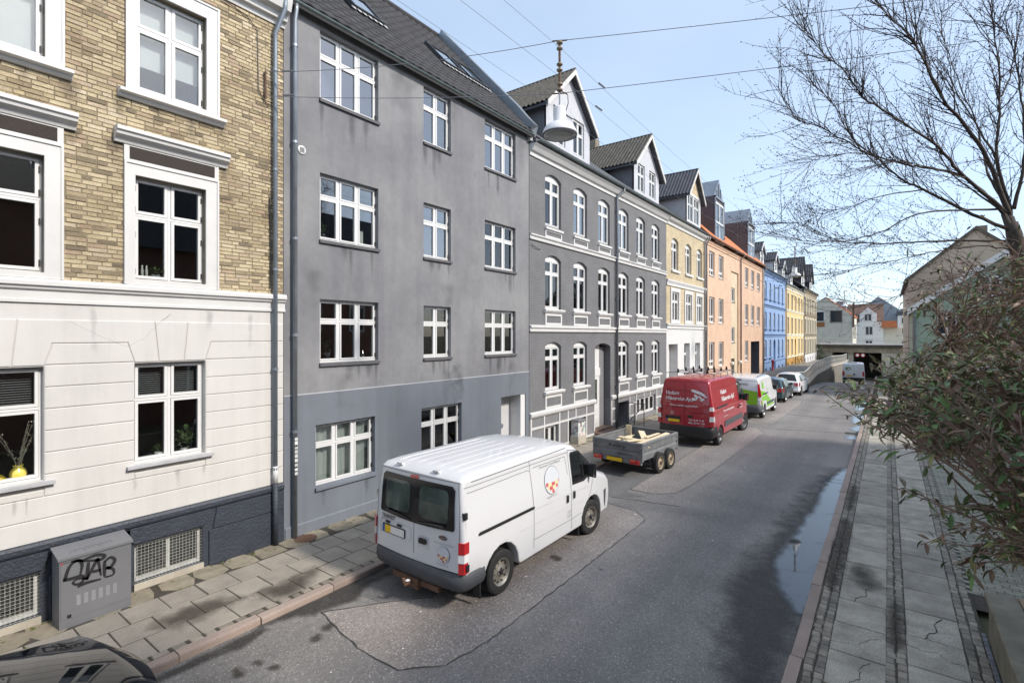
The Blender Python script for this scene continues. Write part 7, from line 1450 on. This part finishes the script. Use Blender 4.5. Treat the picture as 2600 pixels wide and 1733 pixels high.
TAGS = [[(2.06,0.87),(1.98,0.88),(1.92,0.82),(1.88,0.69),(1.87,0.67),(1.94,0.66),(2.04,0.66),(2.08,0.63),(2.06,0.57),(2.0,0.56),(1.96,0.6),(2.02,0.63),(2.13,0.59)],[(1.94,0.89),(2.03,0.88),(2.06,0.8),(2.04,0.68)],[(2.13,0.82),(2.11,0.58)],[(2.11,0.58),(2.22,0.81),(2.24,0.79),(2.27,0.58)],[(2.17,0.67),(2.27,0.66)],[(2.31,0.77),(2.31,0.55)],[(2.31,0.76),(2.38,0.8),(2.43,0.74),(2.38,0.66),(2.33,0.67),(2.41,0.62),(2.41,0.54),(2.31,0.54)],[(2.04,0.86),(2.21,0.89),(2.31,0.85),(2.27,0.81),(2.13,0.84),(2.04,0.86)],[(2.01,0.52),(2.1,0.54),(2.27,0.53)]]
UPT = [(0.89,6.48,3.99),(0.91,7.26,3.96),(1.23,7.85,4.56),(0.69,5.99,4.1),(0.97,7.59,4.86),(0.88,8.82,3.98),(1.21,7.65,4.32),(0.25,5.84,3.79),(0.46,6.01,4.47),(0.57,7.29,4.6),(0.79,9.05,3.87),(1.36,8.48,4.51),(0.96,7.05,3.95),(0.5,7.73,3.88),(0.46,5.35,4.02),(1.37,9.63,3.6),(0.44,8.18,3.99),(0.33,5.74,4.09),(0.58,7.51,3.75),(0.86,5.99,3.67),(1.24,8.25,3.66),(0.61,6.23,4.4),(0.82,6.38,4.06),(0.49,7.94,4.31),(1.17,9.19,4.08),(1.2,8.61,4.41),(0.76,5.97,4.41),(0.74,8.29,3.95),(0.43,5.36,4.16),(1.02,8.56,4.4),(1.47,9.69,5.19),(0.56,9.09,3.47),(0.38,5.6,4.46),(1.54,9.74,3.87),(1.28,8.78,4.56),(0.6,6.88,4.5),(1.02,7.73,4.56),(0.83,7.23,3.84),(0.68,7.08,4.19),(0.82,6.06,4.69),(0.35,8.39,4.49),(1.11,9.3,4.09),(0.93,6.32,4.48),(0.86,7.76,4.71),(0.38,7.9,4.49),(1.28,9.29,4.9),(0.91,7.54,3.69),(0.56,5.39,4.47),(0.35,7.14,3.63),(0.98,8.39,3.61),(0.57,7.78,4.65),(0.82,6.35,4.58),(0.87,5.99,4.03),(0.65,5.58,4.1),(0.68,7.06,3.85),(1.31,9.7,4.86),(0.68,5.29,4.13),(0.61,6.16,4.64),(0.43,5.6,4.21),(0.95,8.32,3.56),(1.19,9.35,4.82),(0.9,8.51,3.94),(1.06,7.26,3.81),(1.01,6.98,3.99),(0.68,5.27,3.87),(1.26,9.15,3.47),(1.25,8.09,4.39),(0.41,7.68,3.83),(0.55,8.82,4.52),(0.61,5.94,3.78),(0.45,6.22,4.58),(0.97,6.74,4.42),(1.18,9.13,4.43),(0.94,7.14,3.79),(0.86,9.32,4.44),(1.24,7.63,4.17),(0.35,7.43,3.73),(0.67,7.12,4.75),(0.86,6.44,4.53),(0.56,5.18,4.2),(0.36,7.84,4.52),(1.35,9.66,4.87),(0.28,7.0,4.29),(1.1,7.72,4.03),(0.26,5.92,3.7),(0.77,6.58,4.04),(0.68,5.72,3.97),(0.57,8.0,3.89),(0.45,7.93,3.5),(1.28,9.55,4.69),(0.92,9.35,4.09),(0.88,5.91,4.59),(1.16,7.51,4.21),(0.62,6.94,4.27),(1.23,9.12,4.48),(1.31,8.7,3.69),(0.52,8.48,4.47),(0.52,5.97,4.14),(1.03,6.95,4.48),(0.79,5.35,4.62),(0.54,5.59,4.27),(0.82,8.87,3.85),(0.91,5.71,3.88),(0.46,5.19,4.25),(1.25,8.78,4.7),(0.87,6.75,4.56),(0.51,5.17,4.51),(0.59,6.2,4.58),(1.02,7.14,3.92),(0.24,5.97,3.9)]
def lamp(label, x, y, zb, h_rod=1.1):
    L_ = thing('street_lamp', label, 'street lamp', (x, y, zb), 'lamps hung over the street'); pt = mat('lamp_white', (.74, .74, .75), .4, .04, 3)
    MB().lathe([(.30, .0), (.307, .03), (.30, .05), (.285, .09), (.255, .14), (.21, .18), (.155, .208), (.113, .22), (.11, .225), (.11, .47), (.1, .49), (.001, .49)], (x, y, zb), n=32).build('shade', pt, L_, smooth=True)
    MB().lathe([(.285, .02), (.28, .005), (.2, -.015), (.001, -.025)], (x, y, zb), n=28).build('lens', mat('lamp_lens', (.22, .25, .24), .2, .2, 5), L_, smooth=True); MB().lathe([(.305, -.005), (.31, .015), (.285, .02), (.285, -.005)], (x, y, zb), n=28, close=True).build('rim', dgrey, L_)
    MB().tube([(x, y, zb+.48), (x, y, zb+.78)], .014, 6).build('hook', zinc, L_); MB().tube([(x, y, zb+.76), (x, y, zb+1.66)], .022, 8).build('rod', rust, L_)
    for z in (.80, .90, 1.15, 1.25, 1.53, 1.63):
        MB().lathe([(.02, -.022), (.055, -.012), (.055, .012), (.02, .022)], (x, y, zb+z), n=14).build('insulator', mat('insulator_cream', (.28, .24, .17), .4, .3, 20), L_, smooth=True)
    MB().tube([(x+.03, y+.02, zb+.78), (x+.13, y+.06, zb+.7), (x+.14, y+.06, zb+.55), (x+.095, y+.04, zb+.4)], .008, 5).build('cable', black, L_)
    b = MB(); d = Vector((.866, .5, 0))
    for z in (.74, 1.67): b.tube([Vector((x, y, zb+z))-d*.13, Vector((x, y, zb+z))+d*.13], .013, 6)
    b.build('wire_clamp', rust, L_); return L_
lamp('large white bell street lamp hanging in front of the grey house', -4.65, 7.65, 7.52)
lamp('white bell street lamp hanging in front of the yellow house', -4.14, 31.8, 7.23); lamp('tiny white street lamp hanging furthest away above the dipping road', -3.6, 62, 6.9)
wire_m = mat('steel_wire', (.2, .21, .23), .5, .1, metal=.4)
def sagline(a, b_, sag=.1, n=14, r_=.006):
    a, b_ = Vector(a), Vector(b_); return [a.lerp(b_, i/n)-Vector((0, 0, sag*4*(i/n)*(1-i/n))) for i in range(n+1)]
def wire(label, runs, r_=.006, extra=()):
    t_ = MB()
    for a, b_, s_ in runs: t_.tube(sagline(a, b_, s_), r_, 5)
    for p, q in extra: t_.tube([p, q], .016, 6)
    return tag(t_.build('span_wire', wire_m), label, 'wire')
a, b_ = (FX+.06, 4.86, 8.95), (-4.65, 7.65, 9.19)
wire('upper steel wire holding the large street lamp across the street', [(a, b_, .12), (b_, (9.8, 16.0, 10.2), .1)], extra=[((FX+.35, 5.03, 8.95), (FX+.55, 5.15, 8.94))])
a2, b2 = (FX+.06, 4.86, 8.5), (-4.65, 7.65, 8.26)
wire('lower steel wire holding the large street lamp across the street', [(a2, b2, .06), (b2, (9.8, 16.0, 9.7), .12)], extra=[((FX+.35, 5.03, 8.5), (FX+.55, 5.15, 8.49))])
wire('thin wire holding the lamp in front of the yellow house', [((FX, 29.5, 8.6), (-4.14, 31.8, 8.9), .1), ((-4.14, 31.8, 8.9), (3, 35, 9.0), .1)], .008)
for lab, x, z, z2 in (('lowest long wire running along the street above the parked row', -5.35, 8.55, 8.5), ('middle long wire running along the street through the lamps', -4.67, 8.55, 8.5), ('highest long wire running along the street through the lamps', -4.6, 8.98, 8.9)):
    wire(lab, [((x, -18, z), (x+.03, 7.65, z), .06), ((x+.03, 7.65, z), (x+.45, 31.8, z2), .35), ((x+.45, 31.8, z2), (x+.9, 62, z2-.2), .3)], .003, [((x+.03, 9.0, z-.02), (x+.04, 9.25, z-.025))])
# grey cabinet with spray tag
K = thing('utility_cabinet', 'grey steel utility cabinet with black spray tag and vents', 'cabinet', (-9.2, 2.23, 0)); x0, x1, ya, yb = -9.38, -9.0, 1.82, 2.63
MB().box(x0, x1, ya, yb, -.02, .93).build('body', cab_grey, K); b = MB(); b.add([(x0, ya-.02, 1.0), (x1+.02, ya-.02, .93), (x1+.02, yb+.02, .93), (x0, yb+.02, 1.0), (x0, ya-.02, 1.03), (x1+.02, ya-.02, .965), (x1+.02, yb+.02, .965), (x0, yb+.02, 1.03)], [(0, 3, 2, 1), (4, 5, 6, 7), (0, 1, 5, 4), (1, 2, 6, 5), (2, 3, 7, 6), (3, 0, 4, 7)]); b.build('lid', cab_grey, K)
b = MB(); b.box(x1, x1+.006, ya+.015, yb-.015, .12, .915); b.build('door', cab_grey, K)
for k in range(6):
    for j in range(9): MB().box(x1+.006, x1+.0085, 2.0+.082*k, 2.045+.082*k, .27+.016*j, .278+.016*j).build('vent_slot', mat('vent_pale', (.3, .3, .31), .6), K)
MB().box(x1+.006, x1+.009, 1.90, 1.945, .1+.03, .175).build('lock', black, K); MB().box(x1+.006, x1+.008, 1.835, 1.855, .88, .9).build('red_mark', red_l, K); MB().box(x1+.006, x1+.009, 1.86, 1.93, .885, .9).build('maker_plate', dgrey, K)
for st in TAGS:
    b = MB(); pts = []
    for i in range(len(st)-1):
        p0, p1, p2, p3 = (Vector(st[max(0, min(len(st)-1, i+j))]) for j in (-1, 0, 1, 2))
        for q in range(5): t_ = q/5; pts.append(.5*((2*p1)+(p2-p0)*t_+(2*p0-5*p1+4*p2-p3)*t_*t_+(3*p1-p0-3*p2+p3)*t_**3))
    pts.append(Vector(st[-1])); L = len(pts)
    vs = []
    for i, p in enumerate(pts):
        d = (pts[min(L-1, i+1)]-pts[max(0, i-1)]).normalized(); n = Vector((-d.y, d.x))*(.021*(.6+.45*math.sin(math.pi*min(1, i/L*1.1+.08)))); vs += [(x1+.0105, *(p-n)), (x1+.0105, *(p+n))]
    b.add(vs, [(2*i, 2*i+2, 2*i+3, 2*i+1) for i in range(L-1)]); b.build('spray_tag', ink_k, K)
b = MB()
for k in range(9): b.tube([(x1-.06-.02*(k % 3)*2, 1.95+.055*k, .992+.006*(k % 3)), (x1-.16, 1.97+.055*k, 1.004), (x1-.1, 2.0+.055*k, .992)], .003, 4)
b.build('scribble', ink_g, K)
K = thing('stickered_cabinet', 'small pale cabinet covered in stickers by the grey brick house', 'cabinet', (-9.2, 16.6, 0)); MB().box(-9.42, -9.08, 16.25, 16.85, 0, .28).build('base', concrete, K); m, t, bb = nodes('sticker_patchwork'); v = N(t, 'ShaderNodeTexVoronoi', Scale=9.); t.links.new(pos(t), v.inputs['Vector']); hs = N(t, 'ShaderNodeHueSaturation', Saturation=.22, Value=.7); t.links.new(v.outputs['Color'], hs.inputs['Color']); t.links.new(hs.outputs[0], bb.inputs['Base Color']); bb.inputs['Roughness'].default_value = .7
MB().box(-9.4, -9.1, 16.28, 16.82, .28, .82).build('body', m, K); MB().bbox(-9.43, -9.07, 16.25, 16.85, .82, .88, .03).build('lid', cab_grey, K)
# iron stair rail
K = thing('stair_railing', 'thin black iron railing round the basement steps', 'railing', (-8.7, 21, 0))
for pts, nm in (([(-8.62, 21.3, 0), (-8.62, 21.3, .98)], 'post'), ([(FX, 21.2, .98), (-8.6, 21.32, .96)], 'top_rail'), ([(-8.62, 21.3, .9), (-9.1, 19.9, -.05)], 'sloping_rail'), ([(-9.05, 21.25, 0), (-9.05, 21.25, .97)], 'post')): MB().tube(pts, .018, 6).build(nm, iron, K)
# red standpipe by the blue house
K = thing('red_standpipe', 'red iron standpipe on the pavement by the blue house', 'hydrant', (-8.9, 53.9, .6)); rp_m = mat('red_iron', (.30, .02, .03), .5, .1); MB().lathe([(.16, 0), (.16, .06), (.1, .08), (.1, .85), (.14, .87), (.12, 1.0), (.001, 1.05)], (-8.9, 53.9, .6), n=14).build('body', rp_m, K, smooth=True); MB().tube([(-8.9, 53.7, 1.2), (-8.9, 54.25, 1.2)], .06, 8).build('outlet', rp_m, K)
# bicycles
def bike(label, x, y, rot, col, group=None):
    K = thing('bicycle', label, 'bicycle', (x, y, hp(y) if x < -5 else 0), group, world=False); K.rotation_euler = (rad(6), 0, rad(rot)); m_ = mat('bike_'+col[0], col[1], .35)
    for yy in (-.52, .52):
        w_ = MB(); n = 28; 
        w_.lathe([(.34, -.016), (.36, 0), (.34, .016), (.325, 0)], (0, yy, .36), 'x', n, close=True); o = w_.build('wheel', rubber, K); s_ = MB()
        for k in range(12): a = math.pi*k/6; s_.tube([(0, yy, .36), (0, yy+.33*math.cos(a), .36+.33*math.sin(a))], .0025, 3)
        s_.lathe([(.325, -.01), (.325, .01), (.315, .01), (.315, -.01)], (0, yy, .36), 'x', n, close=True); s_.build('spokes', chrome, o)
    P = dict(bb=(0, -.05, .3), st=(0, -.2, .85), hd=(0, .35, .85), hl=(0, .4, .68), rw=(0, -.52, .36), fw=(0, .52, .36)); f = MB()
    for a, c_ in (('bb', 'st'), ('st', 'hd'), ('bb', 'hl'), ('bb', 'rw'), ('st', 'rw'), ('hl', 'fw'), ('hd', 'hl')): f.tube([P[a], P[c_]], .016, 6)
    f.build('frame', m_, K); MB().tube([(0, .35, .85), (0, .33, 1.0), (-.28, .25, 1.02)], .012, 6).build('handlebar', chrome, K); MB().tube([(0, .33, 1.0), (.28, .25, 1.02)], .012, 6).build('handlebar', chrome, K); MB().bbox(-.08, .08, -.36, -.1, .9, .95, .02).build('saddle', black, K); MB().box(-.1, .1, -.75, -.35, .72, .74).build('rack', iron, K); return K
bike('dark bicycle leaning by the driveway on the right pavement', 1.5, 27.0, 62, ('dark', (.03, .03, .04))); bike('grey bicycle just behind the dark one on the right', 1.95, 28.2, 50, ('grey', (.2, .2, .22)))
bike('bicycle leaning on the yellow house, left of two', -9.0, 71.5, 8, ('blk', (.04, .04, .045))); bike('bicycle leaning on the yellow house, right of two', -8.7, 73.2, -12, ('blu', (.05, .07, .12)))
# shrubbery on the railway bank
def leafcloud(name, parent, cs, n, ll, m, rr):
    b = MB()
    for _ in range(n):
        c_, r_ = cs[rr.randrange(len(cs))]; d = Vector((rr.gauss(0, 1), rr.gauss(0, 1), rr.gauss(0, 1))).normalized(); p = Vector(c_)+Vector((d.x*r_[0], d.y*r_[1], d.z*r_[2]))*(.55+.45*rr.random()); u = Vector((rr.gauss(0, 1), rr.gauss(0, 1), rr.gauss(0, .6))).normalized()*ll*rr.uniform(.6, 1.3); v = u.orthogonal().normalized()*ll*.35
        b.add([p-u*.5, p+v*.6, p+u*.5, p-v*.6], [(0, 1, 2, 3)])
    return b.build(name, m, parent)
R7 = random.Random(21)
K = thing('bank_shrub', 'dark evergreen shrub on the bank beside the bridge abutment', 'shrub', (-9, 95.5, 0)); leafcloud('foliage', K, [((-9.3, 95.5, .9), (1.2, 1.2, 1.8)), ((-8.2, 95, -.2), (1.2, 1., .9)), ((-7.4, 94.6, -.6), (1., .9, .6))], 1500, .3, mat('dark_foliage', (.035, .05, .022), .8, .4, 3), R7); MB().tube([(-9.2, 95.5, -.5), (-9.2, 95.5, 1.4)], [.12, .04], 6).build('stem', bark, K)
# bare tree
TR = thing('bare_tree', 'bare budding tree with spreading branches filling the upper right', 'tree', (1.95, 12.66, 0)); RT = random.Random(77)
tk = MB(); tk.tube([(1.95, 12.66, -.1), (1.97, 12.68, 1.2), (1.93, 12.66, 3.2), (1.9, 12.63, 4.8), (1.89, 12.62, 5.3), (1.8, 12.56, 5.8), (1.76, 12.54, 6.0)], [.2, .15, .13, .12, .115, .11, .09], 12)
for pts, r_ in LIMBS[:6]: 
    if r_ > .035: tk.tube([(1.89, 12.62, 5.3), (1.82, 12.58, 5.7), pts[0]], [.09, .08, r_], 8)
obj('trunk', fixn(tk.mesh('trunk', bark, True)), TR)
bn = MB(); tw_ = MB(); bu = MB()
def cr(pts, k=5):
    P = [Vector(p) for p in pts]; out = []
    for i in range(len(P)-1):
        p0, p1, p2, p3 = P[max(0, i-1)], P[i], P[i+1], P[min(len(P)-1, i+2)]
        for q in range(k): t_ = q/k; out.append(.5*((2*p1)+(p2-p0)*t_+(2*p0-5*p1+4*p2-p3)*t_*t_+(3*p1-p0-3*p2+p3)*t_**3))
    return out+[P[-1]]
def buds(p, d, k=1):
    for _ in range(k):
        s_ = RT.uniform(.007, .014); q = p+Vector((RT.gauss(0, .004), RT.gauss(0, .004), RT.gauss(0, .004))); u = (d+Vector((RT.gauss(0, .7), RT.gauss(0, .7), RT.gauss(.1, .7)))).normalized(); v = u.orthogonal().normalized(); w_ = u.cross(v)
        bu.add([q-u*s_*.6, q+v*s_*.62, q+w_*s_*.62, q-v*s_*.62, q-w_*s_*.62, q+u*s_*1.7], [(0, 2, 1), (0, 3, 2), (0, 4, 3), (0, 1, 4), (5, 1, 2), (5, 2, 3), (5, 3, 4), (5, 4, 1)])
def twig(p, d, L, r_, lev):
    n = max(3, int(L/.09)); pts = [p]; dd = d.normalized(); 
    for i in range(n):
        dd = (dd+Vector((RT.gauss(0, .10), RT.gauss(0, .10), RT.gauss(.03, .09)))).normalized(); pts.append(pts[-1]+dd*(L/n))
    tw_.tube(pts, [r_*(1-.75*i/n) for i in range(n+1)], 4 if lev else 5, cap=False)
    for i in range(1, n+1):
        if RT.random() < .7: buds(pts[i], dd)
        if lev < 2 and RT.random() < (.34 if lev == 0 else .16):
            e = (dd+Vector((RT.gauss(0, .6), RT.gauss(0, .6), RT.gauss(.1, .6)))).normalized(); twig(pts[i], e, L*RT.uniform(.3, .6)*(1-.4*i/n), r_*.55, lev+1)
    buds(pts[-1], dd)
for pts, r_ in LIMBS:
    C_ = cr(pts); n = len(C_)
    if r_ <= .03: 
        h = min(C_, key=lambda q: 0) 
    for i in range(1, n-1): C_[i] = C_[i]+Vector((RT.gauss(0, .006), RT.gauss(0, .012), RT.gauss(0, .006)))
    bn.tube(C_, [max(.004, r_*.8*(1-.94*(i/(n-1))**.65)) for i in range(n)], 7)
    for i in range(3, n):
        d = (C_[min(n-1, i+1)]-C_[i-1]).normalized()
        for _ in range(2 if i > n*.3 else 1):
            if RT.random() < .86:
                e = (d+Vector((RT.gauss(0, .42), RT.gauss(0, .42), RT.gauss(.1, .4)))).normalized(); twig(C_[i], e, RT.uniform(.4, 1.35), max(.004, r_*.16), 0)
        if RT.random() < .5: buds(C_[i], d, 1)
bn.build('limbs', bark, TR, smooth=True); tag(tw_.build('twigs', mat('dark_twig', (.05, .036, .032), .85, .2, 10), TR), kind='stuff'); tag(bu.build('buds', bud_m, TR), kind='stuff')
# leafy shrub beside the camera
SH = thing('leafy_shrub', 'leafy shrub with narrow green and bronze leaves at right', 'shrub', (1.75, 4.6, .3)); RS_ = random.Random(41)
def leafmat(name, isl):
    m, t, b = nodes(name); b.inputs['Roughness'].default_value = .5
    o = N(t, 'ShaderNodeNewGeometry').outputs['Random Per Island'] if isl else N(t, 'ShaderNodeObjectInfo').outputs['Random']
    r_ = N(t, 'ShaderNodeValToRGB'); t.links.new(o, r_.inputs[0]); e = r_.color_ramp.elements; e[0].color = (.10, .19, .05, 1); e[1].position = 1; e[1].color = (.42, .33, .13, 1)
    for p, cc in ((.3, (.14, .245, .065, 1)), (.5, (.14, .165, .065, 1)), (.68, (.24, .155, .095, 1)), (.85, (.21, .11, .08, 1)), (.93, (.29, .31, .1, 1))): k = e.new(p); k.color = cc
    g = N(t, 'ShaderNodeNewGeometry'); out = mixc(t, g.outputs['Backfacing'], r_.outputs[0], mixc(t, .5, r_.outputs[0], (.17, .16, .10, 1)))
    out = mixc(t, 1., out, mixc(t, rng(t, noise(t, 60, 3), .3, .7), (.7, .7, .7, 1), (1, 1, 1, 1)), 'MULTIPLY'); t.links.new(out, b.inputs['Base Color']); return m
lm1, lm2 = leafmat('shrub_leaf', False), leafmat('shrub_leaves', True)
def leafgeo(bend, fold):
    vs = []; n = 5
    for i in range(n+1):
        u = i/n; w_ = .15*math.sin(math.pi*min(1, u*.97+.03))**.75; z = -bend*u*u
        vs += [(u, -w_, z+fold*w_), (u, 0, z), (u, w_, z+fold*w_)]
    return vs, [f for i in range(n) for f in ((3*i, 3*i+3, 3*i+4, 3*i+1), (3*i+1, 3*i+4, 3*i+5, 3*i+2))]
LG = [leafgeo(b_, f) for b_, f in ((.1, .5), (.3, .4), (.5, .7), (.2, .2), (.7, .5))]
LM = [MB().add(v, f).mesh('leaf', lm1, True) for v, f in LG]
tips = [Vector(p) for p in TIPS]; base = Vector((1.75, 4.6, .2))
hubs = []
for p in tips:
    if all((p-h).length > .75 for h in hubs): hubs.append(p.copy())
hubs = [h+Vector((.28, .15, -.32)) for h in hubs]; st = MB()
for h in hubs:
    m1 = base.lerp(h, .45)+Vector((RS_.uniform(.0, .5), RS_.uniform(-.2, .3), RS_.uniform(.2, .7))); C_ = cr([base+Vector((RS_.uniform(-.15, .15), RS_.uniform(-.15, .15), 0)), m1, h], 6); st.tube(C_, [.022*(1-.7*i/(len(C_)-1)) for i in range(len(C_))], 6)
obj('stems', st.mesh('stems', mat('shrub_bark', (.10, .075, .055), .85, .3, 20, bmp=.5), True), SH)
tg_ = MB(); leaves = []
for p in tips:
    h = min(hubs, key=lambda q: (q-p).length); C_ = cr([h, h.lerp(p, .55)+Vector((RS_.uniform(-.05, .1), RS_.uniform(-.06, .06), RS_.uniform(-.02, .12))), p], 5); tg_.tube(C_, [.006*(1-.6*i/10) for i in range(len(C_))], 4, cap=False)
    d = (C_[-1]-C_[-3]).normalized()
    for k in range(RS_.randrange(7, 13)):
        q = C_[-1]-d*RS_.uniform(0, .22)+Vector((RS_.gauss(0, .012), RS_.gauss(0, .012), RS_.gauss(0, .012)))
        ax = (d*RS_.uniform(.2, 1.1)+Vector((RS_.gauss(0, .75), RS_.gauss(0, .75), RS_.gauss(-.15, .5)))).normalized(); leaves.append((q, ax, RS_.uniform(.035, .085)))
    for _ in range(2):
        e = (d+Vector((RS_.gauss(0, .8), RS_.gauss(0, .8), RS_.gauss(0, .6)))).normalized(); L = RS_.uniform(.1, .3); tg_.tube([C_[5], C_[5]+e*L*.5+Vector((0, 0, .02)), C_[5]+e*L], [.0035, .003, .0015], 4, cap=False)
        for k in range(3): leaves.append((C_[5]+e*L*RS_.uniform(.4, 1), (e*.5+Vector((RS_.gauss(0, .7), RS_.gauss(0, .7), RS_.gauss(-.1, .5)))).normalized(), RS_.uniform(.045, .085)))
for p in UPT[:105]:
    p = Vector(p); h = min(hubs, key=lambda q: (q-p).length); m_ = h.lerp(p, .6)+Vector((RS_.uniform(-.1, .2), RS_.uniform(-.15, .15), RS_.uniform(-.1, .2))); C_ = cr([h, m_, p], 6); tg_.tube(C_, [.009*(1-.75*i/12) for i in range(len(C_))], 4, cap=False)
    for _ in range(6):
        k = RS_.randrange(3, 12); e = ((C_[-1]-C_[k-2]).normalized()+Vector((RS_.gauss(0, .6), RS_.gauss(0, .6), RS_.gauss(.1, .6)))).normalized(); L = RS_.uniform(.15, .5); q = [C_[k], C_[k]+e*L*.5+Vector((0, 0, .03)), C_[k]+e*L+Vector((0, 0, -.02))]; tg_.tube(q, [.004, .003, .0015], 4, cap=False)
        for _ in range(2): leaves.append((q[RS_.randrange(1, 3)], (e+Vector((RS_.gauss(0, .6), RS_.gauss(0, .6), RS_.gauss(-.3, .5)))).normalized(), RS_.uniform(.035, .075)))
obj('twigs', tg_.mesh('twigs', mat('shrub_twig', (.23, .15, .11), .8, .3, 20)), SH)['kind'] = 'stuff'
leaves.sort(key=lambda q: (q[0]-Vector((0, 0, 4))).length/q[2]); lf = MB()
for i, (q, ax, l) in enumerate(leaves):
    z_ = (Vector((RS_.gauss(0, .5), RS_.gauss(0, .5), 1))); y_ = z_.cross(ax).normalized(); z_ = ax.cross(y_); Mx = Matrix((ax, y_, z_)).transposed(); gi = RS_.randrange(5)
    if i < 300:
        o = obj('leaf', LM[gi], SH, q); o.rotation_euler = Mx.to_euler(); o.scale = (l, l, l)
    else: lf.add([q+Mx @ (Vector(v)*l) for v in LG[gi][0]], LG[gi][1])
tag(lf.build('foliage', lm2, SH, smooth=True), kind='stuff')
# hedge under the shrub, by the driveway
for r_ in ROOTS:
    if '_org' in r_: del r_['_org']
